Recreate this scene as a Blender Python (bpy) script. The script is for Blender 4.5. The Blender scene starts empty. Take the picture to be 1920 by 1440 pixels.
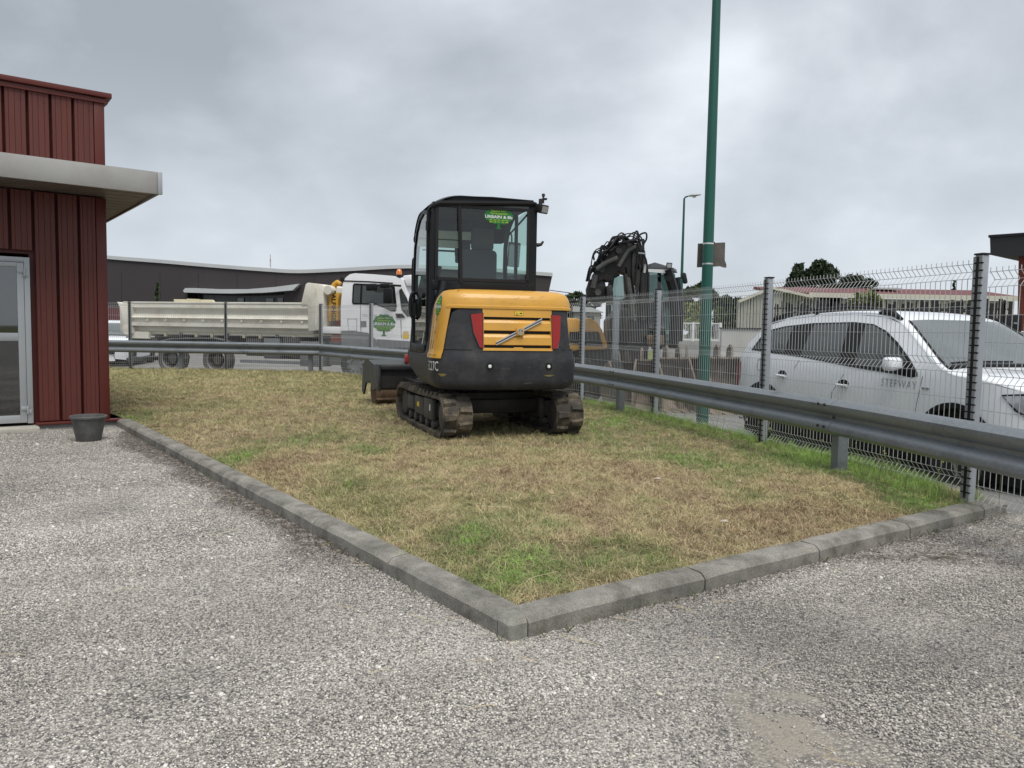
import bpy, bmesh, math, random
import numpy as np
from mathutils import Vector, Matrix, noise
from mathutils.geometry import delaunay_2d_cdt
PI = math.pi
rnd = random.Random(7)
sc = bpy.context.scene
COL = sc.collection

# ------------------------------------------------------------------ camera, sky, sun, exposure
EYE = 1.18; FPX = 1442.0; PITCH = math.radians(3.97); ROLL = 0.0167
cam_d = bpy.data.cameras.new('camera'); cam = bpy.data.objects.new('camera', cam_d); COL.objects.link(cam)
CAMR = Matrix.Rotation(PI/2 - PITCH, 3, 'X') @ Matrix.Rotation(ROLL, 3, 'Z')
cam.matrix_world = Matrix.Translation((0, 0, EYE)) @ CAMR.to_4x4()
cam_d.sensor_width = 36.0; cam_d.lens = 36.0*FPX/1920.0
cam_d.clip_start = 0.05; cam_d.clip_end = 3000
sc.camera = cam

SUN_EL = math.radians(62); SUN_AZ = math.radians(158)      # compass angle of the sun, clockwise from +y
wd = bpy.data.worlds.new('World'); sc.world = wd; wd.use_nodes = True
N = wd.node_tree.nodes; L = wd.node_tree.links; N.clear()
def wn(t, **k):
    n = N.new(t)
    for a, b in k.items(): setattr(n, a, b)
    return n
out = wn('ShaderNodeOutputWorld'); bg = wn('ShaderNodeBackground'); bg.inputs[1].default_value = 0.1
sky = wn('ShaderNodeTexSky', sky_type='NISHITA', sun_disc=False); sky.sun_elevation = SUN_EL; sky.sun_rotation = SUN_AZ
tc = wn('ShaderNodeTexCoord')
sep = wn('ShaderNodeSeparateXYZ'); L.new(tc.outputs['Generated'], sep.inputs[0])
zc = wn('ShaderNodeMath', operation='MAXIMUM'); L.new(sep.outputs[2], zc.inputs[0]); zc.inputs[1].default_value = 0.0
za = wn('ShaderNodeMath', operation='ADD'); L.new(zc.outputs[0], za.inputs[0]); za.inputs[1].default_value = 0.5
dx = wn('ShaderNodeMath', operation='DIVIDE'); L.new(sep.outputs[0], dx.inputs[0]); L.new(za.outputs[0], dx.inputs[1])
dy = wn('ShaderNodeMath', operation='DIVIDE'); L.new(sep.outputs[1], dy.inputs[0]); L.new(za.outputs[0], dy.inputs[1])
cmb = wn('ShaderNodeCombineXYZ'); L.new(dx.outputs[0], cmb.inputs[0]); L.new(dy.outputs[0], cmb.inputs[1])
mp = wn('ShaderNodeMapping'); L.new(cmb.outputs[0], mp.inputs[0]); mp.inputs['Location'].default_value = (2.0, 8.0, 1.0)
n1 = wn('ShaderNodeTexNoise'); n1.inputs['Scale'].default_value = 1.5; n1.inputs['Detail'].default_value = 9; n1.inputs['Roughness'].default_value = 0.50; n1.inputs['Distortion'].default_value = 0.12
L.new(mp.outputs[0], n1.inputs['Vector'])
rp = wn('ShaderNodeValToRGB'); L.new(n1.outputs[0], rp.inputs[0])
e = rp.color_ramp.elements
e[0].position = 0.37; e[0].color = (0.285, 0.31, 0.338, 1)
e[1].position = 0.64; e[1].color = (0.66, 0.69, 0.725, 1)
x_ = rp.color_ramp.elements.new(0.50); x_.color = (0.43, 0.46, 0.497, 1)
# brighter, even veil towards the horizon
hz = wn('ShaderNodeMapRange'); L.new(sep.outputs[2], hz.inputs[0]); hz.inputs[1].default_value = 0.0; hz.inputs[2].default_value = 0.30; hz.inputs[3].default_value = 0.75; hz.inputs[4].default_value = 0.0
mh = wn('ShaderNodeMix', data_type='RGBA'); L.new(hz.outputs[0], mh.inputs[0]); L.new(rp.outputs[0], mh.inputs[6]); mh.inputs[7].default_value = (0.52, 0.56, 0.615, 1)
sc10 = wn('ShaderNodeVectorMath', operation='SCALE'); L.new(mh.outputs[2], sc10.inputs[0]); sc10.inputs[3].default_value = 10.0
mx = wn('ShaderNodeMix', data_type='RGBA'); mx.inputs[0].default_value = 0.93
L.new(sky.outputs[0], mx.inputs[6]); L.new(sc10.outputs[0], mx.inputs[7]); L.new(mx.outputs[2], bg.inputs[0]); L.new(bg.outputs[0], out.inputs[0])
sd = bpy.data.lights.new('sun', 'SUN'); sd.energy = 1.9; sd.angle = math.radians(32); sd.color = (1.0, 0.95, 0.88)
so = bpy.data.objects.new('sun', sd); COL.objects.link(so)
sdir = Vector((math.sin(SUN_AZ)*math.cos(SUN_EL), math.cos(SUN_AZ)*math.cos(SUN_EL), math.sin(SUN_EL)))
so.rotation_euler = sdir.to_track_quat('Z', 'Y').to_euler()
sc.view_settings.view_transform = 'Standard'; sc.view_settings.look = 'None'; sc.view_settings.gamma = 1.0
sc.view_settings.use_curve_mapping = False; sc.view_settings.exposure = 0.50
try:
    sc.cycles.transparent_max_bounces = 24; sc.cycles.max_bounces = 6
except Exception: pass

# ------------------------------------------------------------------ materials
MATS = {}
def mat(name, col, rough=0.6, metal=0.0, var=0.12, scale=3.0, bump=0.0, bscale=40.0, spec=0.5, dirt=None, dscale=1.5, damt=0.5, coat=0.0, stretch=None, fine=0.0):
    if name in MATS: return MATS[name]
    m = bpy.data.materials.new(name); m.use_nodes = True; MATS[name] = m
    nt = m.node_tree; b = nt.nodes['Principled BSDF']; lk = nt.links
    g = nt.nodes.new('ShaderNodeNewGeometry'); src = g.outputs['Position']
    if stretch:
        mpn = nt.nodes.new('ShaderNodeMapping'); mpn.inputs['Scale'].default_value = stretch; lk.new(src, mpn.inputs[0]); src = mpn.outputs[0]
    def noi(s, d=5, r=0.6):
        n = nt.nodes.new('ShaderNodeTexNoise'); n.inputs['Scale'].default_value = s; n.inputs['Detail'].default_value = d; n.inputs['Roughness'].default_value = r; lk.new(src, n.inputs['Vector']); return n.outputs[0]
    n1 = noi(scale)
    mr = nt.nodes.new('ShaderNodeMapRange'); lk.new(n1, mr.inputs[0]); mr.inputs[1].default_value = 0.3; mr.inputs[2].default_value = 0.7; mr.inputs[3].default_value = 1-var; mr.inputs[4].default_value = 1+var
    v = nt.nodes.new('ShaderNodeVectorMath'); v.operation = 'SCALE'; v.inputs[0].default_value = col[:3]; lk.new(mr.outputs[0], v.inputs[3]); c = v.outputs[0]
    if fine:
        nf = noi(bscale, 2); mf = nt.nodes.new('ShaderNodeMapRange'); lk.new(nf, mf.inputs[0]); mf.inputs[1].default_value = .3; mf.inputs[2].default_value = .7; mf.inputs[3].default_value = 1-fine; mf.inputs[4].default_value = 1+fine
        v2 = nt.nodes.new('ShaderNodeVectorMath'); v2.operation = 'SCALE'; lk.new(c, v2.inputs[0]); lk.new(mf.outputs[0], v2.inputs[3]); c = v2.outputs[0]
    if dirt:
        nd = noi(dscale, 8, 0.7); md = nt.nodes.new('ShaderNodeMapRange'); lk.new(nd, md.inputs[0]); md.inputs[1].default_value = 0.48; md.inputs[2].default_value = 0.68; md.inputs[3].default_value = 0; md.inputs[4].default_value = damt
        mi = nt.nodes.new('ShaderNodeMix'); mi.data_type = 'RGBA'; lk.new(md.outputs[0], mi.inputs[0]); lk.new(c, mi.inputs[6]); mi.inputs[7].default_value = (*dirt, 1); c = mi.outputs[2]
    lk.new(c, b.inputs['Base Color'])
    b.inputs['Metallic'].default_value = metal; b.inputs['Specular IOR Level'].default_value = spec
    rr = nt.nodes.new('ShaderNodeMapRange'); lk.new(n1, rr.inputs[0]); rr.inputs[3].default_value = max(0.02, rough-0.08); rr.inputs[4].default_value = min(1, rough+0.12); lk.new(rr.outputs[0], b.inputs['Roughness'])
    if coat: b.inputs['Coat Weight'].default_value = coat; b.inputs['Coat Roughness'].default_value = 0.05
    if bump:
        bp = nt.nodes.new('ShaderNodeBump'); bp.inputs['Strength'].default_value = bump; bp.inputs['Distance'].default_value = 0.01
        lk.new(noi(bscale, 4), bp.inputs['Height']); lk.new(bp.outputs[0], b.inputs['Normal'])
    return m
def glass(name, tint, refl=0.12, rough=0.02, dark=None, darkamt=0.0):
    m = bpy.data.materials.new(name); m.use_nodes = True; MATS[name] = m; nt = m.node_tree; nt.nodes.clear(); lk = nt.links
    o = nt.nodes.new('ShaderNodeOutputMaterial'); t = nt.nodes.new('ShaderNodeBsdfTransparent'); t.inputs[0].default_value = (*tint, 1)
    g = nt.nodes.new('ShaderNodeBsdfGlossy'); g.inputs[0].default_value = (1, 1, 1, 1); g.inputs['Roughness'].default_value = rough
    f = nt.nodes.new('ShaderNodeLayerWeight'); f.inputs[0].default_value = 0.5
    pw = nt.nodes.new('ShaderNodeMath'); pw.operation = 'POWER'; lk.new(f.outputs['Facing'], pw.inputs[0]); pw.inputs[1].default_value = 5.0
    a = nt.nodes.new('ShaderNodeMath'); a.operation = 'MULTIPLY_ADD'; lk.new(pw.outputs[0], a.inputs[0]); a.inputs[1].default_value = 0.85; a.inputs[2].default_value = refl; a.use_clamp = True
    mx = nt.nodes.new('ShaderNodeMixShader'); lk.new(a.outputs[0], mx.inputs[0]); lk.new(t.outputs[0], mx.inputs[1]); lk.new(g.outputs[0], mx.inputs[2])
    lk.new(mx.outputs[0], o.inputs[0]); return m
M_glass_cab = glass('cab_glass', (0.72, 0.86, 0.82), 0.06)
M_glass_we = glass('green_cab_glass', (0.22, 0.30, 0.28), 0.06)
M_glass_car = glass('car_glass', (0.30, 0.34, 0.35), 0.22)
M_glass_shield = glass('windscreen_glass', (0.45, 0.52, 0.51), 0.40)
M_glass_dark = glass('truck_glass', (0.22, 0.25, 0.26), 0.08)
M_glass_door = glass('door_glass', (0.20, 0.23, 0.23), 0.16)

# ------------------------------------------------------------------ mesh builder
class MB:
    def __init__(s): s.v = []; s.f = []
    def add(s, vs, fs):
        b = len(s.v); s.v += [Vector(p) for p in vs]; s.f += [tuple(b+i for i in f) for f in fs]; return s
    def box(s, c, d, R=None):
        hx, hy, hz = d[0]/2, d[1]/2, d[2]/2
        vs = [Vector((x, y, z)) for x in (-hx, hx) for y in (-hy, hy) for z in (-hz, hz)]
        if R is not None: vs = [R @ p for p in vs]
        return s.add([p+Vector(c) for p in vs], [(0,1,3,2),(4,6,7,5),(0,4,5,1),(2,3,7,6),(0,2,6,4),(1,5,7,3)])
    def hull(s, a, b):            # two loops of equal length joined, capped
        n = len(a); return s.add(list(a)+list(b), [tuple(range(n))[::-1], tuple(range(n, 2*n))]+[(i, (i+1) % n, n+(i+1) % n, n+i) for i in range(n)])
    def prism(s, pts, fn, w0, w1):
        return s.hull([fn(u, v, w0) for u, v in pts], [fn(u, v, w1) for u, v in pts])
    def tube(s, pts, r, n=8, cap=True, closed=False, rot=0.0, up=None, flat=1.0):
        pts = [Vector(p) for p in pts]; m = len(pts)
        rs = r if isinstance(r, (list, tuple)) else [r]*m
        rings = []; prev = None
        for i, p in enumerate(pts):
            a = pts[(i-1) % m] if (closed or i > 0) else p; b = pts[(i+1) % m] if (closed or i < m-1) else p
            t = (b-a).normalized()
            if prev is None:
                u = Vector(up) if up else (Vector((0, 0, 1)) if abs(t.z) < 0.9 else Vector((1, 0, 0)))
            else: u = prev
            u = (u - t*u.dot(t)); u = u.normalized() if u.length > 1e-6 else t.orthogonal().normalized()
            prev = u; w = t.cross(u)
            rings.append([p + (u*math.cos(2*PI*k/n+rot) + w*math.sin(2*PI*k/n+rot)*flat)*rs[i] for k in range(n)])
        b0 = len(s.v)
        for rg in rings: s.v += rg
        R = m if closed else m-1
        for i in range(R):
            j = (i+1) % m
            for k in range(n):
                k2 = (k+1) % n; s.f.append((b0+i*n+k, b0+i*n+k2, b0+j*n+k2, b0+j*n+k))
        if cap and not closed:
            s.f.append(tuple(b0+k for k in range(n))[::-1]); s.f.append(tuple(b0+(m-1)*n+k for k in range(n)))
        return s
    def bar(s, a, b, w, h=None, up=None):   # rectangular bar, w across, h along 'up'
        h = h or w; a = Vector(a); b = Vector(b); t = (b-a).normalized()
        u = Vector(up) if up else (Vector((0, 0, 1)) if abs(t.z) < 0.9 else Vector((0, 1, 0)))
        u = (u-t*u.dot(t)).normalized(); x = t.cross(u)
        q = [u*h/2*i + x*w/2*j for i, j in ((1, 1), (1, -1), (-1, -1), (-1, 1))]
        return s.hull([a+k for k in q], [b+k for k in q])
    def lathe(s, prof, c=(0,0,0), axis='Z', n=20, R=None, cap=True):
        c = Vector(c); b0 = len(s.v)
        for r, h in prof:
            for k in range(n):
                a = 2*PI*k/n; p = Vector((r*math.cos(a), r*math.sin(a), h))
                if axis == 'X': p = Vector((p.z, p.x, p.y))
                if axis == 'Y': p = Vector((p.x, p.z, p.y))
                if R is not None: p = R @ p
                s.v.append(c+p)
        for i in range(len(prof)-1):
            for k in range(n):
                k2 = (k+1) % n; s.f.append((b0+i*n+k, b0+i*n+k2, b0+(i+1)*n+k2, b0+(i+1)*n+k))
        if cap: s.f.append(tuple(b0+k for k in range(n))[::-1]); s.f.append(tuple(b0+(len(prof)-1)*n+k for k in range(n)))
        return s
    def disc(s, c, r, h, axis='Y', n=20): return s.lathe([(r, -h/2), (r, h/2)], c, axis, n)
    def grid(s, fn, nu, nv):
        b0 = len(s.v)
        for i in range(nu+1):
            for j in range(nv+1): s.v.append(Vector(fn(i/nu, j/nv)))
        for i in range(nu):
            for j in range(nv):
                a = b0+i*(nv+1)+j; s.f.append((a, a+nv+1, a+nv+2, a+1))
        return s
    def patch(s, outline, fn, step=0.06, holes=(), thick=None):   # 2-D outline filled and mapped through fn(u, v)
        loops = [outline]+list(holes); vs = []; es = []
        for lp in loops:
            dens = []
            for i, p in enumerate(lp):
                q = lp[(i+1) % len(lp)]; d = math.hypot(q[0]-p[0], q[1]-p[1]); k = max(1, int(math.ceil(d/step)))
                for j in range(k): dens.append((p[0]+(q[0]-p[0])*j/k, p[1]+(q[1]-p[1])*j/k))
            b = len(vs); vs += dens; es += [(b+i, b+(i+1) % len(dens)) for i in range(len(dens))]
        nb = len(vs)
        def inside(x, y, lp):
            c = False
            for i in range(len(lp)):
                x1, y1 = lp[i]; x2, y2 = lp[i-1]
                if (y1 > y) != (y2 > y) and x < (x2-x1)*(y-y1)/(y2-y1+1e-12)+x1: c = not c
            return c
        us = [p[0] for p in outline]; ws = [p[1] for p in outline]
        if nb:
            bd = np.array(vs)
            x = min(us)+step*0.5
            while x < max(us):
                y = min(ws)+step*0.5
                while y < max(ws):
                    if inside(x, y, outline) and not any(inside(x, y, h) for h in holes) and np.min(np.abs(bd-(x, y)).max(axis=1)) > step*0.35: vs.append((x, y))
                    y += step
                x += step
        r = delaunay_2d_cdt([Vector(p) for p in vs], es, [], 0, 1e-5)
        fs = []
        for f in r[2]:
            cx = sum(r[0][i].x for i in f)/len(f); cy = sum(r[0][i].y for i in f)/len(f)
            if inside(cx, cy, outline) and not any(inside(cx, cy, h) for h in holes): fs.append(tuple(f))
        s.add([fn(p.x, p.y) for p in r[0]], fs)
        return s
    def tf(s, M):
        s.v = [M @ p for p in s.v]; return s
    def build(s, name, material, parent=None, smooth=35, bevel=0.0, M=None, seg=2):
        me = bpy.data.meshes.new(name); vs = [(M @ p) if M is not None else p for p in s.v]
        me.from_pydata([tuple(p) for p in vs], [], s.f); me.validate()
        bm = bmesh.new(); bm.from_mesh(me); bmesh.ops.recalc_face_normals(bm, faces=bm.faces)
        if bevel: 
            bmesh.ops.remove_doubles(bm, verts=bm.verts, dist=1e-5)
            ed = [x for x in bm.edges if len(x.link_faces) == 2 and x.calc_face_angle(0) > 0.6]
            bmesh.ops.bevel(bm, geom=ed, offset=bevel, segments=seg, affect='EDGES', profile=0.5, clamp_overlap=True)
        bm.to_mesh(me); bm.free()
        if isinstance(material, (list, tuple)):
            for q in material: me.materials.append(q)
        else: me.materials.append(material)
        if smooth is not None:
            me.shade_smooth()
            try: me.set_sharp_from_angle(angle=math.radians(smooth))
            except Exception: pass
        o = bpy.data.objects.new(name, me); COL.objects.link(o)
        if parent is not None: o.parent = parent
        return o
def add(name, o_mesh, parent, M=None):
    o = bpy.data.objects.new(name, o_mesh); COL.objects.link(o)
    if parent is not None: o.parent = parent
    if M is not None: o.matrix_local = M
    return o
def thing(name, label, cat, loc=(0, 0, 0), rz=0.0, group=None, kind=None):
    o = bpy.data.objects.new(name, None); COL.objects.link(o); o.location = loc; o.rotation_euler = (0, 0, rz)
    o.empty_display_size = 0.1
    tag(o, label, cat, group, kind); return o
def tag(o, label=None, cat=None, group=None, kind=None):
    if label: o['label'] = label
    if cat: o['category'] = cat
    if group: o['group'] = group
    if kind: o['kind'] = kind
    return o
def rootM(o): return Matrix.Translation(o.location) @ Matrix.Rotation(o.rotation_euler.z, 4, 'Z')
def font_mesh(body, size, align='CENTER', depth=0.0, bold=0.0, squeeze=1.0, shear=0.0, space=1.0):
    cu = bpy.data.curves.new('lettering', 'FONT'); cu.body = body; cu.size = size; cu.align_x = align; cu.align_y = 'CENTER'; cu.extrude = depth; cu.offset = bold; cu.shear = shear; cu.space_character = space
    cu.resolution_u = 3
    ob = bpy.data.objects.new('lettering', cu); COL.objects.link(ob)
    bpy.context.view_layer.update()
    me = bpy.data.meshes.new_from_object(ob.evaluated_get(bpy.context.evaluated_depsgraph_get()))
    COL.objects.unlink(ob); bpy.data.objects.remove(ob)
    for v in me.vertices: v.co.x *= squeeze
    return me
def text(name, body, size, material, parent, fn, **k):   # fn maps the flat lettering (x, y) to the surface
    me = font_mesh(body, size, **k)
    for v in me.vertices: v.co = fn(v.co.x, v.co.y)
    me.materials.clear(); me.materials.append(material)
    return add(name, me, parent)
def cray(x, y): return CAMR @ Vector(((x-960)/FPX, -(y-720)/FPX, -1.0))
class Vert:        # a real vertical plane: origin (2-D), direction; S(px, py) gives (u, z) of the point the photograph shows there
    def __init__(s, o, d):
        s.o = Vector((o[0], o[1], 0)); s.d = Vector((d[0], d[1], 0)).normalized(); s.n = Vector((-s.d.y, s.d.x, 0))
        s.ang = math.atan2(s.d.y, s.d.x)
    def S(s, x, y):
        c = Vector((0, 0, EYE)); r = cray(x, y); t = (s.o-c).dot(s.n)/r.dot(s.n); p = c+r*t
        return ((p-s.o).dot(s.d), p.z)
    def P(s, pts): return [s.S(*q) for q in pts]
def at(x, y, Y):
    r = cray(x, y); t = Y/r.y; return Vector((0, 0, EYE))+r*t
def lerp(a, b, t): return a+(b-a)*t
def smooth01(t): t = max(0.0, min(1.0, t)); return t*t*(3-2*t)
def inpoly(x, y, lp):
    c = False
    for i in range(len(lp)):
        x1, y1 = lp[i]; x2, y2 = lp[i-1]
        if (y1 > y) != (y2 > y) and x < (x2-x1)*(y-y1)/(y2-y1+1e-12)+x1: c = not c
    return c
def bez(pts, n=12):     # smooth curve through points
    P = [Vector(p) for p in pts]; P = [P[0]*2-P[1]]+P+[P[-1]*2-P[-2]]; o = []
    for i in range(1, len(P)-2):
        for k in range(n):
            t = k/n; a, b, c, d = P[i-1:i+3]
            o.append(0.5*((2*b)+(c-a)*t+(2*a-5*b+4*c-d)*t*t+(3*b-a-3*c+d)*t**3))
    o.append(P[-2]); return o

# ------------------------------------------------------------------ shared materials
M_galv = mat('galvanised_steel', (0.30, 0.325, 0.345), 0.42, 0.75, var=0.16, scale=5, dirt=(0.17, 0.175, 0.18), dscale=3.0, damt=0.45, stretch=(1, 1, 3), bump=.12, bscale=60)
M_rail = mat('weathered_rail_steel', (0.205, 0.23, 0.25), 0.40, 0.35, var=0.30, scale=3.0, dirt=(0.12, 0.12, 0.115), dscale=3.0, damt=0.6, bump=.15, bscale=45, fine=0.12)
M_wire = mat('galvanised_wire', (0.50, 0.51, 0.515), 0.5, 0.3, var=0.1)
M_post = mat('fence_post_steel', (0.40, 0.43, 0.46), 0.42, 0.4, var=0.08)
M_pad = mat('grey_post_channel', (0.25, 0.26, 0.265), 0.55, 0.2, var=0.1)
M_black = mat('black_plastic', (0.014, 0.014, 0.016), 0.5, var=0.2, spec=.3)
M_dark = mat('dark_steel', (0.019, 0.018, 0.018), 0.55, 0.05, var=0.25, scale=8, dirt=(0.09, 0.075, 0.06), dscale=5, damt=.35)
M_green = mat('green_pole_paint', (0.006, 0.088, 0.066), 0.5, var=0.10, scale=4, dirt=(0.02, 0.095, 0.075), dscale=6, damt=.3, stretch=(1, 1, .3))
M_red = mat('red_cladding', (0.105, 0.022, 0.015), 0.5, 0.0, var=0.10, scale=3, dirt=(0.075, 0.023, 0.019), dscale=2.5, damt=.5, stretch=(6, 6, .4), fine=.06, bscale=200)
M_redtrim = mat('red_trim', (0.105, 0.017, 0.011), 0.45, var=0.10, scale=3, stretch=(2, 2, .4), dirt=(.10, .03, .03), damt=.3)
M_alu = mat('grey_aluminium', (0.40, 0.42, 0.435), 0.38, 0.3, var=0.05, scale=2)
M_fascia = mat('fascia_metal', (0.37, 0.365, 0.35), 0.38, 0.15, var=0.08, scale=1.2, dirt=(.28, .25, .23), dscale=2, damt=.4)
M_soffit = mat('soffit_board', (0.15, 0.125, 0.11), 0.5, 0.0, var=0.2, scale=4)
M_concrete = mat('concrete', (0.27, 0.265, 0.25), 0.9, var=0.2, scale=4, bump=.5, bscale=80, dirt=(.12, .115, .10), dscale=2.5, damt=.6, fine=.15)
M_kerb = mat('kerb_concrete', (0.235, 0.225, 0.20), 0.92, var=0.30, scale=5, bump=.45, bscale=170, dirt=(.085, .08, .065), dscale=4.5, damt=.9, fine=.38)
M_kerbc = mat('corner_kerb_concrete', (0.245, 0.24, 0.21), 0.92, var=0.25, scale=9, bump=.45, bscale=170, dirt=(.12, .12, .085), dscale=6, damt=.6, fine=.28)
M_white = mat('white_paint', (0.72, 0.73, 0.74), 0.35, var=0.04, coat=.3)
M_rubber = mat('rubber', (0.028, 0.027, 0.026), 0.8, var=0.3, scale=10, dirt=(0.10, 0.085, 0.065), dscale=6, damt=.6)
M_soil = mat('soil', (0.12, 0.085, 0.055), 0.95, var=0.35, scale=6, bump=.8, bscale=60)

# ------------------------------------------------------------------ ground
KC = Vector((0.01, 3.18, 0)); KU = Vector((0.794, 0.607, 0)); KV = Vector((-0.607, 0.794, 0))   # kerb corner and its directions
KR = Vector((3.69, 5.71, 0)); KL = Vector((-5.10, 9.88, 0))
KRd = (KR-KC).normalized(); KLd = (KL-KC).normalized()
BC = Vector((-5.26, 9.99, 0))
FENCE = [(-18.3, 20.6), (-15.6, 20.6), (-12.9, 20.6), (-10.22, 20.6), (-7.66, 20.6), (-5.12, 20.6), (-3.42, 18.7), (-1.72, 16.85), (-0.1, 14.95), (1.22, 13.4), (2.07, 11.0), (2.78, 8.40), (3.46, 5.72), (4.05, 3.1), (4.60, 0.5), (5.1, -2.1)]
RAILP = [(-18.3, 20.12, .76), (-10.0, 20.12, .76), (-5.3, 20.12, .755), (-4.95, 19.95, .75), (-3.75, 18.5, .74), (-2.05, 16.6, .72), (-.45, 14.65, .70), (.85, 12.95, .67), (1.66, 11.35, .635), (2.48, 8.15, .63), (2.80, 6.75, .63), (3.14, 4.85, .625), (3.45, 2.9, .62), (3.8, .2, .62)]
def gravel_z(x, y): return -0.14
def road_z(x, y): return lerp(-0.20, -0.36, smooth01((y-8)/12.0))
def grid_sheet(name, x0, x1, y0, y1, nx, ny, zf, m, kind='structure'):
    b = MB(); b.grid(lambda u, v: (lerp(x0, x1, u), lerp(y0, y1, v), zf(lerp(x0, x1, u), lerp(y0, y1, v))), nx, ny)
    o = b.build(name, m, smooth=None); o['kind'] = kind; return o
M_asph = mat('asphalt', (0.20, 0.198, 0.19), 0.9, var=0.22, scale=1.2, bump=.3, bscale=120, dirt=(.13, .125, .115), dscale=.8, damt=.5, fine=.22)
M_far = mat('meadow', (0.085, 0.105, 0.035), 0.95, var=0.3, scale=.3)
g = grid_sheet('ground', -900, 900, -300, 1500, 2, 2, lambda x, y: -0.46, M_far)
g = grid_sheet('road', -70, 45, -40, 44, 60, 60, road_z, M_asph)

def gravel_material():
    m = bpy.data.materials.new('gravel'); m.use_nodes = True; nt = m.node_tree; lk = nt.links; b = nt.nodes['Principled BSDF']
    g = nt.nodes.new('ShaderNodeNewGeometry'); pos = g.outputs['Position']
    def nz(s, d=4, r=.6):
        n = nt.nodes.new('ShaderNodeTexNoise'); n.inputs['Scale'].default_value = s; n.inputs['Detail'].default_value = d; n.inputs['Roughness'].default_value = r; lk.new(pos, n.inputs['Vector']); return n.outputs[0]
    v = nt.nodes.new('ShaderNodeTexVoronoi'); v.inputs['Scale'].default_value = 105; lk.new(pos, v.inputs['Vector'])
    sp = nt.nodes.new('ShaderNodeSeparateColor'); lk.new(v.outputs['Color'], sp.inputs[0])
    r = nt.nodes.new('ShaderNodeValToRGB'); lk.new(sp.outputs[0], r.inputs[0]); e = r.color_ramp.elements
    e[0].position = 0; e[0].color = (.10, .095, .09, 1); e[1].position = 1; e[1].color = (.74, .70, .63, 1)
    for p, c in ((.25, (.21, .20, .19)), (.5, (.34, .32, .29)), (.75, (.45, .42, .37)), (.9, (.55, .52, .46))):
        q = e.new(p); q.color = (*c, 1)
    # large soft zones: darker finer patches, pale worn ones
    zr = nt.nodes.new('ShaderNodeMapRange'); lk.new(nz(.55, 4), zr.inputs[0]); zr.inputs[1].default_value = .35; zr.inputs[2].default_value = .65; zr.inputs[3].default_value = .78; zr.inputs[4].default_value = 1.18
    sc_ = nt.nodes.new('ShaderNodeVectorMath'); sc_.operation = 'SCALE'; lk.new(r.outputs[0], sc_.inputs[0]); lk.new(zr.outputs[0], sc_.inputs[3]); c = sc_.outputs[0]
    # gaps between stones
    dm = nt.nodes.new('ShaderNodeMapRange'); lk.new(v.outputs['Distance'], dm.inputs[0]); dm.inputs[1].default_value = .35; dm.inputs[2].default_value = .75; dm.inputs[3].default_value = 1; dm.inputs[4].default_value = .45
    s2 = nt.nodes.new('ShaderNodeVectorMath'); s2.operation = 'SCALE'; lk.new(c, s2.inputs[0]); lk.new(dm.outputs[0], s2.inputs[3]); c = s2.outputs[0]
    def stain(mask, colr, c):
        mi = nt.nodes.new('ShaderNodeMix'); mi.data_type = 'RGBA'; lk.new(mask, mi.inputs[0]); lk.new(c, mi.inputs[6]); mi.inputs[7].default_value = (*colr, 1); return mi.outputs[2]
    at_ = nt.nodes.new('ShaderNodeAttribute'); at_.attribute_name = 'stain'; sc2 = nt.nodes.new('ShaderNodeSeparateColor'); lk.new(at_.outputs['Color'], sc2.inputs[0])
    def mult(a, s, lo, hi, top):
        n = nz(s, 6, .7); mr = nt.nodes.new('ShaderNodeMapRange'); lk.new(n, mr.inputs[0]); mr.inputs[1].default_value = lo; mr.inputs[2].default_value = hi; mr.inputs[4].default_value = top
        q = nt.nodes.new('ShaderNodeMath'); q.operation = 'MULTIPLY'; lk.new(a, q.inputs[0]); lk.new(mr.outputs[0], q.inputs[1]); return q.outputs[0]
    c = stain(mult(sc2.outputs[0], 14, .40, .55, .9), (.075, .055, .042), c)     # mould / litter along the kerb
    c = stain(mult(sc2.outputs[1], 9, .30, .50, .92), (.30, .27, .225), c)       # bare packed sand
    c = stain(mult(sc2.outputs[2], 30, .35, .65, .3), (.10, .10, .105), c)      # damp dark zone
    lk.new(c, b.inputs['Base Color']); b.inputs['Roughness'].default_value = .85
    inv = nt.nodes.new('ShaderNodeMapRange'); lk.new(v.outputs['Distance'], inv.inputs[0]); inv.inputs[1].default_value = 0; inv.inputs[2].default_value = .8; inv.inputs[3].default_value = 1; inv.inputs[4].default_value = 0
    bp = nt.nodes.new('ShaderNodeBump'); bp.inputs['Strength'].default_value = .8; bp.inputs['Distance'].default_value = .006; lk.new(inv.outputs[0], bp.inputs['Height']); lk.new(bp.outputs[0], b.inputs['Normal'])
    return m
M_gravel = gravel_material()
SAND = [((1390, 1318), 45), ((1500, 1312), 60), ((1425, 1352), 62), ((1495, 1350), 30), ((1460, 1375), 55), ((1525, 1372), 45), ((1600, 1395), 60), ((1460, 1408), 60), ((1570, 1420), 60), ((1400, 1300), 40), ((1660, 1425), 40), ((1440, 1430), 40)]
SANDP = []
for (qx, qy), w_ in SAND:
    r = cray(qx, qy); t = (-.14-EYE)/r.z; SANDP.append((r.x*t, r.y*t, w_/FPX*r.y*t))
def dist_seg(x, y, a, b):
    vx, vy = b[0]-a[0], b[1]-a[1]; t = max(0, min(1, ((x-a[0])*vx+(y-a[1])*vy)/(vx*vx+vy*vy))); return math.hypot(x-a[0]-vx*t, y-a[1]-vy*t), t
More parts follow.
